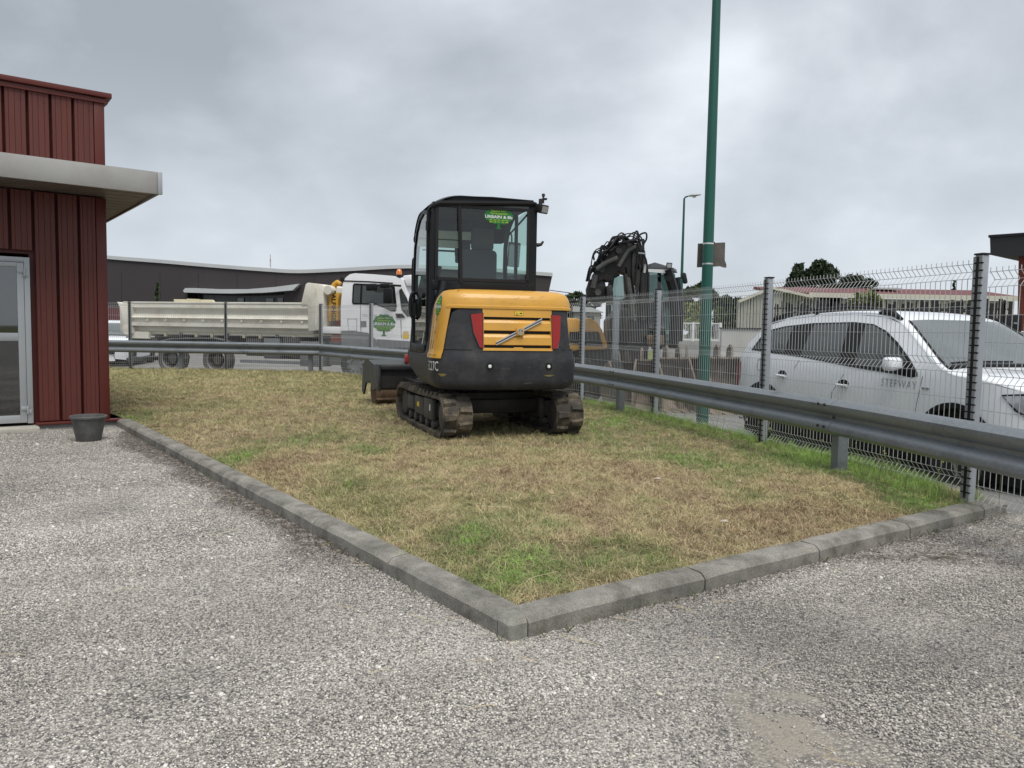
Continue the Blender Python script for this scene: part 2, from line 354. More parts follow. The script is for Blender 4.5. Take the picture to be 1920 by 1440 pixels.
def stains(x, y):
    dl, tl = dist_seg(x, y, KC, KL); dr, tr = dist_seg(x, y, KC, KR)
    n = noise.noise((x*1.3, y*1.3, 3.1))
    r = 2.4*max(0, 1-dl/(.10+.42*max(0, n+.38)))*smooth01((tl-.10)*5)*(1 if tl < .93 else 0)
    r = max(r, .75*max(0, 1-dr/.16)*smooth01(tr*3))
    q = math.hypot((x-2.62-.5*n)/.62, (y-4.52-.2*n)/.17); r = max(r, 1.2*smooth01(1.3-q)*(.7+.6*noise.noise((x*7, y*9, 1))))
    q = math.hypot((x-2.2)/.5, (y-4.55)/.10); r = max(r, .8*smooth01(1.25-q))
    q = math.hypot((x-3.1)/.8, (y-4.95)/.25); r = max(r, .55*smooth01(1.25-q))
    gsum = 0
    for sx, sy, w in SANDP:
        q = math.hypot((x-sx)/w, (y-sy)/(w*.55)); gsum = max(gsum, smooth01(1.5-q))
    q = math.hypot((x-1.35)/1.1, (y-3.3)/.42); b = .8*smooth01(1.3-q)
    q = math.hypot((x-.9)/.5, (y-3.15)/.3); b = max(b, .5*smooth01(1.3-q))
    return min(1, r), min(1, gsum), min(1, b)
def gravel_sheet():
    # fine where the camera looks, coarse around
    xs = sorted(set([-14, -10, -8]+[round(-7+.09*i, 3) for i in range(128)]+[5, 6, 8, 12, 20]))
    ys = sorted(set([-15, -8, -3, 0, .6]+[round(1.2+.09*i, 3) for i in range(100)]+[10.6, 11.6]))
    b = MB(); nx = len(xs); ny = len(ys); st = []
    for x in xs:
        for y in ys:
            z = -.14+.006*noise.noise((x*1.2, y*1.2, 0))
            if x > 4.4: z -= .12*smooth01((x-4.4)/1.5)
            b.v.append(Vector((x, y, z))); st.append(stains(x, y))
    for i in range(nx-1):
        for j in range(ny-1):
            cx = (xs[i]+xs[i+1])/2; cy = (ys[j]+ys[j+1])/2
            if cy > 9.9+(cx+5.1)*.765 and cx < -4.8: continue
            if cx > 3.75 and cy > 5.75: continue
            # well inside the lawn: skip
            p = Vector((cx, cy, 0))-KC; uu = p.dot(KRd); vv = p.dot(KLd); 
            if uu > .35 and vv > .35 and inpoly(cx, cy, [(KC.x, KC.y+.3), (KR.x, KR.y+.3), (KR.x, 30), (KL.x, 30), (KL.x, KL.y+.3)]): continue
            a = i*ny+j; b.f.append((a, a+ny, a+ny+1, a+1))
    o = b.build('gravel_yard', M_gravel, smooth=60); o['kind'] = 'structure'
    ca = o.data.color_attributes.new('stain', 'FLOAT_COLOR', 'POINT')
    ca.data.foreach_set('color', [c for s in st for c in (*s, 1.0)])
gravel_sheet()

# lawn sheet
def lawn_z(x, y):
    dl, _ = dist_seg(x, y, KC, KL); dr, _ = dist_seg(x, y, KC, KR); d = min(dl, dr)
    z = -.075+.070*smooth01((d-.10)/.7)+.014*noise.noise((x*.9, y*.9, 5.0))+.010*noise.noise((x*4, y*4, 1.0))
    # the bank falls away behind the fence
    s = 1e9
    for i in range(len(FENCE)-1):
        a, b_ = FENCE[i], FENCE[i+1]; q, t = dist_seg(x, y, a, b_)
        if q < abs(s): s = q if ((b_[0]-a[0])*(y-a[1])-(b_[1]-a[1])*(x-a[0])) > 0 else -q
    if s > .1: z = lerp(z, road_z(x, y)-.06, smooth01((s-.1)/.5))
    return z
LAWN = [(KC.x, KC.y+.11), (KR.x+.1, KR.y+.08), (4.35, 5.9), (3.9, 8.6), (2.95, 11.4), (2.0, 14.0), (.6, 15.7), (-2.6, 19.3), (-4.6, 21.4), (-20, 21.5), (-20, 15.0), (BC.x-1.2, BC.y+.95), (BC.x+.2, BC.y+.14), (KL.x+.1, KL.y+.05)]
def sfence(x, y): return 0
b = MB(); b.patch(LAWN, lambda u, v: (u, v, lawn_z(u, v)), step=.16)
M_lawn = mat('lawn_soil', (0.17, 0.13, 0.075), 0.95, var=0.3, scale=2.5, bump=.8, bscale=50, dirt=(.07, .075, .03), dscale=1.2, damt=.6, fine=.3)
o = b.build('lawn', M_lawn, smooth=60); o['kind'] = 'structure'

# ------------------------------------------------------------------ kerbs
kroot = thing('kerb', 'weathered concrete kerb edging the dry lawn', 'kerb', kind='structure'); del kroot['category']; del kroot['label']
def kerb_block(p, d, inn, ln, m=M_kerb, seed=0):
    rr = random.Random(seed); b = MB(); p = Vector(p); prof = [(0, -.20), (0, .068), (.020, .089), (.038, .097), (.133, .099), (.138, .09), (.138, -.20)]
    n = 7; rings = []
    for i in range(n+1):
        t = i/n; e = .004 if i in (0, n) else 0
        rings.append([p+d*(ln*t)+inn*(w+(e if 0 < k < 6 else 0)*0+.0035*noise.noise((i*.7+seed, k*1.3, 0)))+Vector((0, 0, -.14+z-(e if 0 < k < 6 else 0)+.004*noise.noise((i*.6, k, seed*1.7)))) for k, (w, z) in enumerate(prof)])
    for i in range(n): 
        q = len(prof); b0 = len(b.v)
        b.v += rings[i]+rings[i+1]; b.f += [(b0+k, b0+(k+1) % q, b0+q+(k+1) % q, b0+q+k) for k in range(q)]
        if i == 0: b.f.append(tuple(b0+k for k in range(q)))
        if i == n-1: b.f.append(tuple(b0+q+k for k in range(q)))
    vs = b; o = vs.build('kerb_block', m, kroot, smooth=22)
    return o
perpR = Vector((-KRd.y, KRd.x, 0)); perpL = Vector((KLd.y, -KLd.x, 0))
s0 = .095
lens = [1.12, .98, 1.0, 1.02, 1.0]
s = s0
for i in range(5):
    ln = lens[i]
    if s+ln > (KR-KC).length+.2: ln = (KR-KC).length+.12-s
    if ln < .1: break
    kerb_block(KC+KRd*s, KRd, perpR, ln-.011, seed=i+1); s += ln
s = s0; i = 0; Lt = (KL-KC).length
while s < Lt-.05:
    ln = min(1.0+.02*math.sin(i*3), Lt-s); kerb_block(KC+KLd*s, KLd, perpL, ln-.011, seed=20+i); s += ln; i += 1
# corner piece with a rounded outer edge
b = MB(); prof = [(-.20, 0), (.069, 0), (.090, .018), (.098, .038)]
def corner_loop(ins, z):
    pts = []; r = .022
    a = KC+KRd*(s0-.006)+perpR*ins; e_ = KC+KLd*(s0-.006)+perpL*ins
    c0 = KC+(KRd+KLd)*(ins*1.0)
    pts.append(a)
    for k in range(7):
        t = k/6; p = (c0+KRd*r)*(1-t)**2+c0*2*t*(1-t)+(c0+KLd*r)*t*t; pts.append(p)
    pts.append(e_)
    return [Vector((p.x, p.y, z-.14)) for p in pts]
loops = [corner_loop(w, z) for z, w in prof]; n = len(loops[0])
inner = [KC+(KRd+KLd)*(s0-.006)]
for q in range(len(loops)-1):
    b0 = len(b.v); b.v += loops[q]+loops[q+1]; b.f += [(b0+k, b0+k+1, b0+n+k+1, b0+n+k) for k in range(n-1)]
top = loops[-1]+[Vector((p.x, p.y, -.04)) for p in inner[::-1]]; b0 = len(b.v); b.v += top; b.f.append(tuple(b0+k for k in range(len(top))))
b.v += [Vector((p.x, p.y, -.34)) for p in inner]; 
b.build('corner_block', M_kerbc, kroot, smooth=50)

# ------------------------------------------------------------------ wire panel fence
fence = thing('wire_fence', 'galvanised steel mesh panel fence with notched posts behind the guardrail', 'fence', (2.78, 8.40, 0))
FM = rootM(fence).inverted()
ZH = [1.735, 1.68, 1.625, 1.42, 1.22, 1.03, .975, .92, .72, .52, .32, .155, .10, .045]
FOLD = {1.68: .045, .975: .045, .10: .045}
def fence_panel(a, b_, zb, idx):
    a = Vector((a[0], a[1], 0)); b_ = Vector((b_[0], b_[1], 0)); d = (b_-a); ln = d.length; d.normalize(); n = Vector((-d.y, d.x, 0))   # n points away from the lawn
    mb = MB(); W = .0029; off = n*0.0
    prof = [(1.768, 0), (1.735, 0), (1.68, .045), (1.625, 0), (1.03, 0), (.975, .045), (.92, 0), (.155, 0), (.10, .045), (.045, 0), (.02, 0)]
    nw = int(round((ln-.09)/.052)); x0 = .045+((ln-.09)-(nw-1)*.052)/2
    for k in range(nw):
        base = a+d*(x0+k*.052)+Vector((0, 0, zb))
        mb.tube([base+n*w+Vector((0, 0, z)) for z, w in prof], W, 4, cap=True, rot=PI/4)
    mh = MB()
    for z in ZH:
        w = FOLD.get(z, 0); p = a+n*(w+.005)+Vector((0, 0, zb+z))
        mh.tube([p+d*.05, p+d*(ln-.05)], W*1.05, 4, cap=True, rot=PI/4)
    pn = bpy.data.objects.new('mesh_panel', None); COL.objects.link(pn); pn.parent = fence; pn.matrix_local = Matrix.Identity(4)
    tag(mb.build('upright_wires', M_wire, pn, smooth=None, M=FM), kind='stuff'); tag(mh.build('cross_wires', M_wire, pn, smooth=None, M=FM), kind='stuff')
def fence_post(p, dprev, dnext, zb, detail=True):
    d = (dprev+dnext).normalized(); n = Vector((-d.y, d.x, 0)); p = Vector((p[0], p[1], zb))
    R = Matrix((d, n, Vector((0, 0, 1)))).transposed()
    b = MB(); b.box(p+Vector((0, 0, .79)), (.044, .056, 2.0), R); b.box(p+R@Vector((0, -.037, .79)), (.068, .016, 2.0), R)
    po = b.build('post', M_post, fence, bevel=.003, M=FM, seg=1)
    b = MB(); b.box(p+Vector((0, -0.0, 1.80)), (.056, .072, .014), R); b.box(p+R@Vector((0, -.036, 1.7985)), (.076, .032, .013), R); b.build('cap', M_black, po, M=FM)
    pads = MB(); k = 0; z = 1.76
    while z > -.02:
        for sx in (-1, 1): pads.box(p+R@Vector((sx*.027, -.0495, z)), (.024, .009, .042), R)
        z -= .055
    tag(pads.build('channel_tab', M_pad, po, smooth=None, M=FM), kind='stuff')
    s = MB(); s.box(p+R@Vector((0, -.048, .88)), (.030, .006, 1.80), R)
    z = 1.7325
    while z > -.02:
        s.box(p+R@Vector((.003, -.048, z)), (.084, .010, .010), R); z -= .055
    s.build('black_strip', M_black, po, smooth=None, M=FM)
FV = [Vector((p[0], p[1], 0)) for p in FENCE]
for i in range(len(FV)-1):
    if FV[i].x < -15 or FV[i].y < 0.4: continue
    zb = 0 if i < 12 else -.07*(i-11)
    fence_panel(FV[i], FV[i+1], zb, i)
for i in range(1, len(FV)-1):
    if FV[i].x < -15: continue
    fence_post(FV[i], (FV[i]-FV[i-1]).normalized(), (FV[i+1]-FV[i]).normalized(), 0 if i < 13 else -.07)

# ------------------------------------------------------------------ guardrail
rail = thing('guardrail', 'long galvanised W-beam crash barrier along the lawn edge', 'guardrail', (2.66, 6.74, 0))
RMI = rootM(rail).inverted()
WP = [(.0, .312), (.014, .309), (.050, .290), (.083, .268), (.086, .235), (.070, .205), (.022, .172), (.016, .142), (.070, .108), (.086, .076), (.083, .043), (.050, .020), (.014, .003), (0, 0)]
WPC = WP+[(w-.006, z) for w, z in WP[::-1]]
cv = []
for i in range(len(RAILP)): cv.append(Vector(RAILP[i]))
path = bez(cv, 8)
acc = [0]
for i in range(1, len(path)): acc.append(acc[-1]+(path[i]-path[i-1]).length)
def rp_(s):
    s = max(0, min(acc[-1]-1e-4, s)); i = max(j for j in range(len(acc)) if acc[j] <= s); i = min(i, len(path)-2)
    t = (s-acc[i])/(acc[i+1]-acc[i]); p = path[i].lerp(path[i+1], t); d = (path[i+1]-path[i]); d.z = 0; return p, d.normalized()
def rail_s_at(Y, right=True):
    best = None
    for k in range(int(acc[-1]*20)):
        p, _ = rp_(k/20)
        if p.x > 0 and abs(p.y-Y) < .05: return k/20
    return 0
j1 = rail_s_at(6.62); j2 = rail_s_at(11.45)
jl = [j1, j2]
step_ = (j1-j2)
cuts = [acc[-1], j1]; q = j1
while q > 4: q -= step_ if False else 4.0 if abs(q-j1) > 6 else (j1-j2); cuts.append(max(q, 0))
cuts = sorted(set(round(max(0, c), 3) for c in cuts))
def section(s0_, s1_, odd):
    b = MB(); n = max(4, int((s1_-s0_)/.35)); q = len(WPC); b0 = 0
    for i in range(n+1):
        p, d = rp_(s0_+(s1_-s0_)*i/n); nn = Vector((d.y, -d.x, 0)); 
        for w, z in WPC: b.v.append(p+nn*(w+odd)+Vector((0, 0, z-.312)))
    for i in range(n):
        for k in range(q): b.f.append((i*q+k, i*q+(k+1) % q, (i+1)*q+(k+1) % q, (i+1)*q+k))
    b.f.append(tuple(range(q))); b.f.append(tuple(n*q+k for k in range(q)))
    sec = b.build('rail_section', M_rail, rail, smooth=40, M=RMI)
    if s1_ < acc[-1]-.1:
        for ds, z, w in ((-.06, -.045, .088), (-.15, -.045, .088), (-.06, -.238, .088), (-.15, -.238, .088), (-.02, -.155, .020)):
            p, d = rp_(s1_+ds); nn = Vector((d.y, -d.x, 0)); m = MB()
            R = Matrix((d, -nn, Vector((0, 0, 1)))).transposed(); m.lathe([(.013, -.004), (.012, -.013), (.006, -.016)], p+nn*(w+odd-.004)+Vector((0, 0, z)), 'Y', 8, R)
            m.build('bolt', M_dark, sec, M=RMI)
for i in range(len(cuts)-1): section(cuts[i]-(.28 if i else 0), cuts[i+1], .0045*(i % 2))
def rail_post(s):
    p, d = rp_(s); nn = Vector((d.y, -d.x, 0)); b = MB(); zc = p.z
    R = Matrix((d, -nn, Vector((0, 0, 1)))).transposed(); c = p-nn*.075
    # C-section post
    b.box(c+nn*.048+Vector((0, 0, -zc/2-.1-.03)), (.10, .006, zc+.1), R)
    for sx in (-1, 1): b.box(c+R@Vector((sx*.047, .0, -zc/2-.13)), (.006, .092, zc+.1), R)
    po = b.build('rail_post', M_rail, rail, smooth=None, M=RMI, bevel=.001, seg=1)
    b = MB(); b.box(p-nn*.014+Vector((0, 0, -.155)), (.07, .022, .22), R); b.build('spacer', M_rail, po, smooth=None, M=RMI)
for s in (j1-.06, j2-.12, j2-4.1, j2-8.1): rail_post(s)
for X in (-5.35, -8.75, -12.4, -16.2): rail_post(min((abs(rp_(k/10)[0].x-X), k/10) for k in range(0, 180))[1])

# ------------------------------------------------------------------ red building
RB = Vert(BC, (-.794, -.607)); DU = RB.d; NW = RB.n
bld = thing('red_building', 'dark red metal clad building with grey canopy and glazed door at the left', 'building', (BC.x, BC.y, -.14), RB.ang)
def BL(u, z, w=0): return Vector((u, w, z+.14))     # local: u along front, w outwards?
# local x = along the front to the left, local y = towards +90deg of that = towards the viewer
U7 = 6.5
b = MB(); b.box(((U7+.89)/2+.6, -3.0, 2.12), (U7-.9-1.2+.02, 5.9, 4.2)); 
b = MB()
b.box((.42, -3.03, 2.06), (.84, 5.9, 4.12)); b.box((4.6, -3.03, 2.06), (5.0, 5.9, 4.12)); b.box((1.47, -3.03, 3.14), (1.26, 5.9, 1.96))
b.build('wall_core', M_redtrim, bld, smooth=None)
def s_u(x, y): return RB.S(x, y)[0]
g_low = [s_u(111, 700), s_u(152, 700)]; per = g_low[0]-g_low[1]
edge0 = s_u(181, 600)
def cladding(u0, u1, z0, z1, name='cladding_panel'):
    # folded sheet: flat pan with small stiffening creases and returns at both sides
    w = u1-u0; prof = [(0, -.03), (.012, 0), (w*.22, 0), (w*.235, -.004), (w*.25, 0), (w*.48, 0), (w*.495, -.004), (w*.51, 0), (w*.73, 0), (w*.745, -.004), (w*.76, 0), (w-.026, 0), (w-.018, -.028)]
    b = MB(); b.hull([(u0+x, .0+y+.0, z0+.14) for x, y in prof], [(u0+x, y, z1+.14) for x, y in prof]); b.v = [Vector((p.x, p.y+.0, p.z)) for p in b.v]
    return b.build(name, M_red, bld, smooth=None)
GO = .03
def clad_row(z0, z1, ustart, uend, first):
    u = ustart
    while u < uend-.02:
        u1 = min(u+per, uend); o_ = cladding(u, u1, z0, z1); o_.location = (0, GO, 0); u = u1
uL = [0.105, g_low[1], g_low[0], .80]
for a_, b2 in zip(uL[:-1], uL[1:]): cladding(a_, b2, -.04, 2.775).location = (0, GO, 0)
clad_row(2.06, 2.775, .80, 1.96, 0); clad_row(-.04, 2.775, 2.05, U7, 0)
clad_row(3.045, 4.02, .105, U7, 0)
b = MB(); b.box((.05, -.01, 1.50), (.115, .09, 2.83)); b.build('corner_trim', M_redtrim, bld, bevel=.004)
b = MB(); b.box((.05, -.01, 3.68), (.115, .09, .98)); b.build('corner_trim', M_redtrim, bld, bevel=.004)
b = MB(); b.box((.8, -3.03, 3.0), (.0, .0, .0)) 
# side wall panels behind the corner
u = -.1
for k in range(14):
    b = MB(); y0 = -.06-k*.4; b.box((-.012, y0-.19, 1.50), (.03, .365, 2.83)); b.build('cladding_panel', M_red, bld, smooth=None)
    b = MB(); b.box((-.012, y0-.19, 3.68), (.03, .365, .98)); b.build('cladding_panel', M_red, bld, smooth=None)
b = MB(); b.box((U7/2-.03, .02, 4.20), (U7+.12, .15, .060)); b.box((-.03, -3.0, 4.198), (.12, 5.9, .059)); b.build('coping', M_redtrim, bld, bevel=.004)
b = MB(); b.box((U7/2+.0, -.0, 4.13), (U7+.10, .12, .05)); b.build('coping_underlap', M_redtrim, bld)
b = MB(); b.box((.33, .035, .07), (.98, .12, .03)); b.build('sill_flashing', M_redtrim, bld, bevel=.003)
b = MB(); b.box((.1, .01, -.0), (1.45, .10, .11)); b.box((4.6, .01, 0), (5.0, .10, .11)); b.build('plinth', M_concrete, bld, bevel=.005)
b = MB(); b.box((1.5, .10, .015), (1.40, .34, .075)); b.build('threshold', mat('pale_threshold', (.42, .40, .35), .8, var=.15, scale=8), bld, bevel=.01)
# canopy
CAN = bpy.data.objects.new('canopy', None); COL.objects.link(CAN); CAN.parent = bld
cu0 = -.47; cw = .86
b = MB(); b.box(((cu0+U7)/2, cw-.012, 3.05), (U7-cu0, .024, .262)); b.box((cu0+.012, (cw-5)/2-.0126, 3.05), (.024, cw+5-.025, .262)); b.build('fascia', M_fascia, CAN, bevel=.003)
b = MB(); b.box(((cu0+U7)/2, (cw-5)/2, 3.185), (U7-cu0-.06, cw+5-.06, .012)); b.build('canopy_top', M_fascia, CAN)
b = MB(); b.box((cu0+.004, cw+.004, 3.05), (.05, .05, .266)); b.build('corner_cap', M_alu, CAN, bevel=.002)
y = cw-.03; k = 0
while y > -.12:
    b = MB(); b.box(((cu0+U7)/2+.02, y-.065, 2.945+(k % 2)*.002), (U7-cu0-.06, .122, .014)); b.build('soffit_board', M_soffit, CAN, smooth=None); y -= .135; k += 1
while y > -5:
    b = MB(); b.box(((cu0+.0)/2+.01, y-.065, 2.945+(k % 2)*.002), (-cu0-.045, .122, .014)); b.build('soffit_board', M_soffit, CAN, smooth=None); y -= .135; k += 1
b = MB(); b.box(((cu0+U7)/2, cw-.035, 2.93), (U7-cu0-.05, .02, .02)); b.build('drip_edge', M_fascia, CAN)
# door
DR = bpy.data.objects.new('door', None); COL.objects.link(DR); DR.parent = bld
z0, z1 = .08, 2.11; dl, drr = .842, 2.00
b = MB(); b.box((dl+.03, .0, (z0+z1)/2), (.06, .07, z1-z0)); b.box((drr-.03, .0, (z0+z1)/2), (.06, .07, z1-z0)); b.box(((dl+drr)/2, .0, z1-.03), (drr-dl-.12, .069, .06)); b.build('door_frame', M_alu, DR, bevel=.002)
lf = dl+.064; lr = drr-.064; zt = z1-.065; zb = z0+.012; uA = s_u(33, 600); uA = max(lf+.07, uA)
st = uA-lf
b = MB()
b.box((lf+st/2, .012, (zb+zt)/2), (st, .055, zt-zb)); b.box((lr-st/2, .012, (zb+zt)/2), (st, .055, zt-zb))
zA = RB.S(20, 500)[1]+.14; zB = RB.S(20, 624)[1]+.14; zC = RB.S(20, 639)[1]+.14; zD = RB.S(20, 779)[1]+.14
b.box(((lf+lr)/2, .012, (zA+zt)/2), (lr-lf-2*st, .054, zt-zA)); b.box(((lf+lr)/2, .012, (zB+zC)/2), (lr-lf-2*st, .054, zB-zC)); b.box(((lf+lr)/2, .012, (zD+zb)/2), (lr-lf-2*st, .054, zD-zb))
b.build('door_leaf', M_alu, DR, bevel=.003)
b = MB(); b.box(((lf+lr)/2, .005, (zA+zB)/2), (lr-lf-2*st, .01, zA-zB)); b.build('door_pane', M_glass_door, DR, smooth=None)
b = MB(); b.box(((lf+lr)/2, .005, (zC+zD)/2), (lr-lf-2*st, .01, zC-zD)); b.build('door_pane', M_glass_door, DR, smooth=None)
for zz in (RB.S(48, 512)[1]+.14, RB.S(50, 768)[1]+.14):
    b = MB(); b.lathe([(.013, -.05), (.013, .05)], (lf-.006, .055, zz), 'Z', 10); b.box((lf+.035, .046, zz+.02), (.06, .014, .045)); b.box((lf-.03, .046, zz-.02), (.03, .014, .05)); b.build('hinge', M_alu, DR, bevel=.002)
b = MB(); b.tube([(lr-.06, .09, .75), (lr-.06, .09, 1.5)], .014, 8); b.build('pull_handle', M_alu, DR)
# room behind the door
M_room = mat('room_wall', (.12, .12, .12), .8)
b = MB(); b.box((1.42, -1.7, .03), (1.9, 3.2, .04)); b.build('room_floor', mat('room_floor', (.09, .09, .085), .4), bld)
b = MB(); b.box((1.42, -3.3, 1.1), (1.9, .05, 2.2)); b.box((.50, -1.7, 1.1), (.05, 3.2, 2.2)); b.box((2.35, -1.7, 1.1), (.05, 3.2, 2.2)); b.box((1.42, -1.7, 2.2), (1.9, 3.2, .04)); b.build('room_wall', M_room, bld)

# plant pot
pot = thing('plant_pot', 'empty dark grey plastic plant pot with a wide rim by the red wall', 'plant pot', (-4.77, 8.62, -.14))
M_pot = mat('pot_plastic', (.085, .085, .085), .6, var=.2, scale=12, dirt=(.17, .165, .155), dscale=8, damt=.5)
b = MB(); b.lathe([(.118, 0), (.125, .01), (.150, .13), (.168, .235), (.172, .25), (.178, .252), (.192, .262), (.192, .280), (.182, .288), (.168, .284), (.160, .25), (.145, .12), (.12, .03)], n=36); b.build('pot_body', M_pot, pot, smooth=50)
b = MB(); b.disc((0, 0, .06), .125, .01, 'Z', 24); b.build('soil', M_soil, pot)
pot.rotation_euler = (0, 0, .4)

# ------------------------------------------------------------------ lamp posts
def lamp_post(x, y, z0, h, r0, r1, label, head_dir, group):
    t = thing('street_lamp', label, 'street lamp', (x, y, z0), group=group)
    b = MB(); b.tube([(0, 0, -.2), (0, 0, h*.5), (0, 0, h)], [r0, (r0+r1)/2, r1], 20); p = b.build('pole', M_green, t, smooth=60)
    hx, hy = head_dir
    b = MB(); b.tube([(0, 0, h-.02), (hx*.05, hy*.05, h+.06), (hx*.18, hy*.18, h+.10)], r1*.8, 10); b.build('arm', M_green, t)
    b = MB(); M_head = mat('lamp_head_grey', (.42, .43, .43), .4, .2)
    def f(u, v):
        a = v*2*PI; s = math.sin(u*PI)**.6; return Vector((hx*(.12+.75*u)-hy*.16*s*math.cos(a), hy*(.12+.75*u)+hx*.16*s*math.cos(a), h+.10+.06*u+(.09 if math.sin(a) > 0 else .045)*s*math.sin(a)))
    b.grid(f, 12, 14); b.build('lamp_head', M_head, t, smooth=60)
    b = MB(); b.lathe([(.10, -.005), (.08, -.05), (.03, -.07)], (hx*.5, hy*.5, h+.085), 'Z', 12); b.build('lamp_glass', mat('lamp_lens', (.6, .6, .58), .2), t)
    return t
lp = lamp_post(2.72, 10.9, -.24, 9.2, .088, .042, 'tall thick green lamp post behind the fence, rising out of the top of the picture', (.96, .2), 'green street lamps')
lamp_post(at(1277, 560, 40).x, 40, -.4, at(1283, 372, 40).z+.4, .10, .05, 'distant thin green street lamp with a grey oval head', (.95, -.3), 'green street lamps')
# sheet sign strapped to the back of the near pole
PX, PY = 2.72, 10.9
sg = thing('metal_sign', 'bent brownish grey sheet strapped to the back of the tall green lamp post', 'sign', (PX, PY, 2.3))
M_sheet = mat('sheet_back', (.115, .10, .09), .55, .3, var=.25, scale=8, dirt=(.2, .17, .14), dscale=6, damt=.5)
def sgf(u, v):   # u -1..1
    x = lerp(-.115, .265, u); z = lerp(-.17, .165, v); y = .11+.035*math.cos(u*2.2)+.03*(u-.5)*v
    if u > .9 and v < .15: z -= .02; x += .025
    return Vector((x, y, z+.02*(u-.4)))
b = MB(); b.grid(sgf, 12, 8); bb = MB(); bb.v = list(b.v)+[p+Vector((0, .006, 0)) for p in b.v]; n_ = len(b.v); bb.f = list(b.f)+[tuple(i+n_ for i in f[::-1]) for f in b.f]
rimi = [i*9 for i in range(13)]+[12*9+j for j in range(1, 9)]+[i*9+8 for i in range(11, -1, -1)]+[j for j in range(7, 0, -1)]
for i in range(len(rimi)): a_, c_ = rimi[i], rimi[(i+1) % len(rimi)]; bb.f.append((a_, c_, c_+n_, a_+n_))
bb.build('sheet', M_sheet, sg, smooth=30)
for zz in (.14, -.14):
    b = MB(); b.lathe([(.0745, -.010), (.0755, -.010), (.0755, .010), (.0745, .010)], (0, 0, zz), 'Z', 24); b.build('strap', mat('strap_steel', (.7, .7, .68), .35, .5), sg)
b = MB(); b.box((.085, .09, .16), (.05, .05, .03)); b.build('bracket', M_dark, sg)

# ------------------------------------------------------------------ mini excavator
M_char = mat('charcoal_paint', (.030, .031, .036), .45, 0, var=.22, scale=6, dirt=(.085, .08, .075), dscale=4, damt=.45, spec=.32, bump=.06, bscale=30, fine=.08)
M_cabf = mat('cab_frame_paint', (.008, .009, .011), .45, var=.15, spec=.28)
M_yel = mat('yellow_paint', (.62, .325, .045), .40, var=.06, scale=3, dirt=(.42, .27, .09), dscale=5, damt=.35, coat=.25)
M_lampred = mat('red_lens', (.29, .010, .007), .3, var=.06, coat=.12)
M_track = mat('track_rubber', (.050, .044, .036), .85, var=.4, scale=9, bump=.6, bscale=70, dirt=(.24, .19, .125), dscale=4, damt=.8, fine=.2)
M_trackframe = mat('track_frame', (.075, .073, .070), .6, .2, var=.3, scale=8, dirt=(.12, .095, .07), dscale=6, damt=.6)
M_chrome = mat('chrome', (.62, .61, .57), .22, .95, var=.05)
M_sgreen = mat('sticker_green', (.012, .16, .035), .5, var=.08)
M_slime = mat('sticker_lime', (.42, .62, .05), .5, var=.05)
M_swhite = mat('sticker_white', (.75, .80, .78), .5, var=.03)
M_syel = mat('label_yellow', (.72, .52, .04), .5, var=.05)
M_rust = mat('rusty_steel', (.115, .07, .045), .8, .1, var=.4, scale=8, dirt=(.20, .15, .10), dscale=5, damt=.6, bump=.4)
ex = thing('mini_excavator', 'yellow and charcoal mini excavator on rubber tracks parked on the lawn', 'excavator', (-.35, 9.47, 0), math.radians(16))
BX, BC0 = .8025, -.0175
plan = [(-.82, y) for y in np.linspace(.62, -.80, 24)]
for k in range(0, 61):
    a = -PI/2+PI*k/60; sx = math.copysign(abs(math.sin(a))**.52, math.sin(a)); cy = abs(math.cos(a))**.60
    plan.append((BC0+BX*sx, -.83-.49*cy))
plan += [(.785, y) for y in np.linspace(-.80, .55, 24)]
pa = [0]
for i in range(1, len(plan)): pa.append(pa[-1]+math.hypot(plan[i][0]-plan[i-1][0], plan[i][1]-plan[i-1][1]))
smid = pa[24+30]; pa = np.array(pa)-smid; plx = np.array([p[0] for p in plan]); ply = np.array([p[1] for p in plan])
def plan_at(s): return np.interp(s, pa, plx), np.interp(s, pa, ply)
def tail(s, z, off=0.0):
    x, y = plan_at(s); x0, y0 = plan_at(s-.03); x1, y1 = plan_at(s+.03); tx, ty = x1-x0, y1-y0; l = math.hypot(tx, ty)+1e-9
    nx, ny = ty/l, -tx/l
    prof = np.interp(z, [.53, .555, .595, .80, .91, .93, .97, 1.38, 1.60], [-.10, -.03, .008, .022, .018, 0, -.004, -.045, -.07])
    o = prof+off
    return Vector((x+nx*o, y+ny*o, z))
exi = Matrix.Identity(4)
def s_of_px(x, y, z=1.1):      # arc length on the tail surface seen at a pixel (search)
    best = None; M = rootM(ex)
    for k in range(400):
        s = -1.6+k*.008
        q = CAMR.transposed() @ (M @ tail(s, z)-Vector((0, 0, EYE))); X = 960+FPX*q.x/-q.z
        d = abs(X-x)
        if best is None or d < best[0]: best = (d, s)
    return best[1]
SL, SR = float(pa[0]), float(pa[-1])
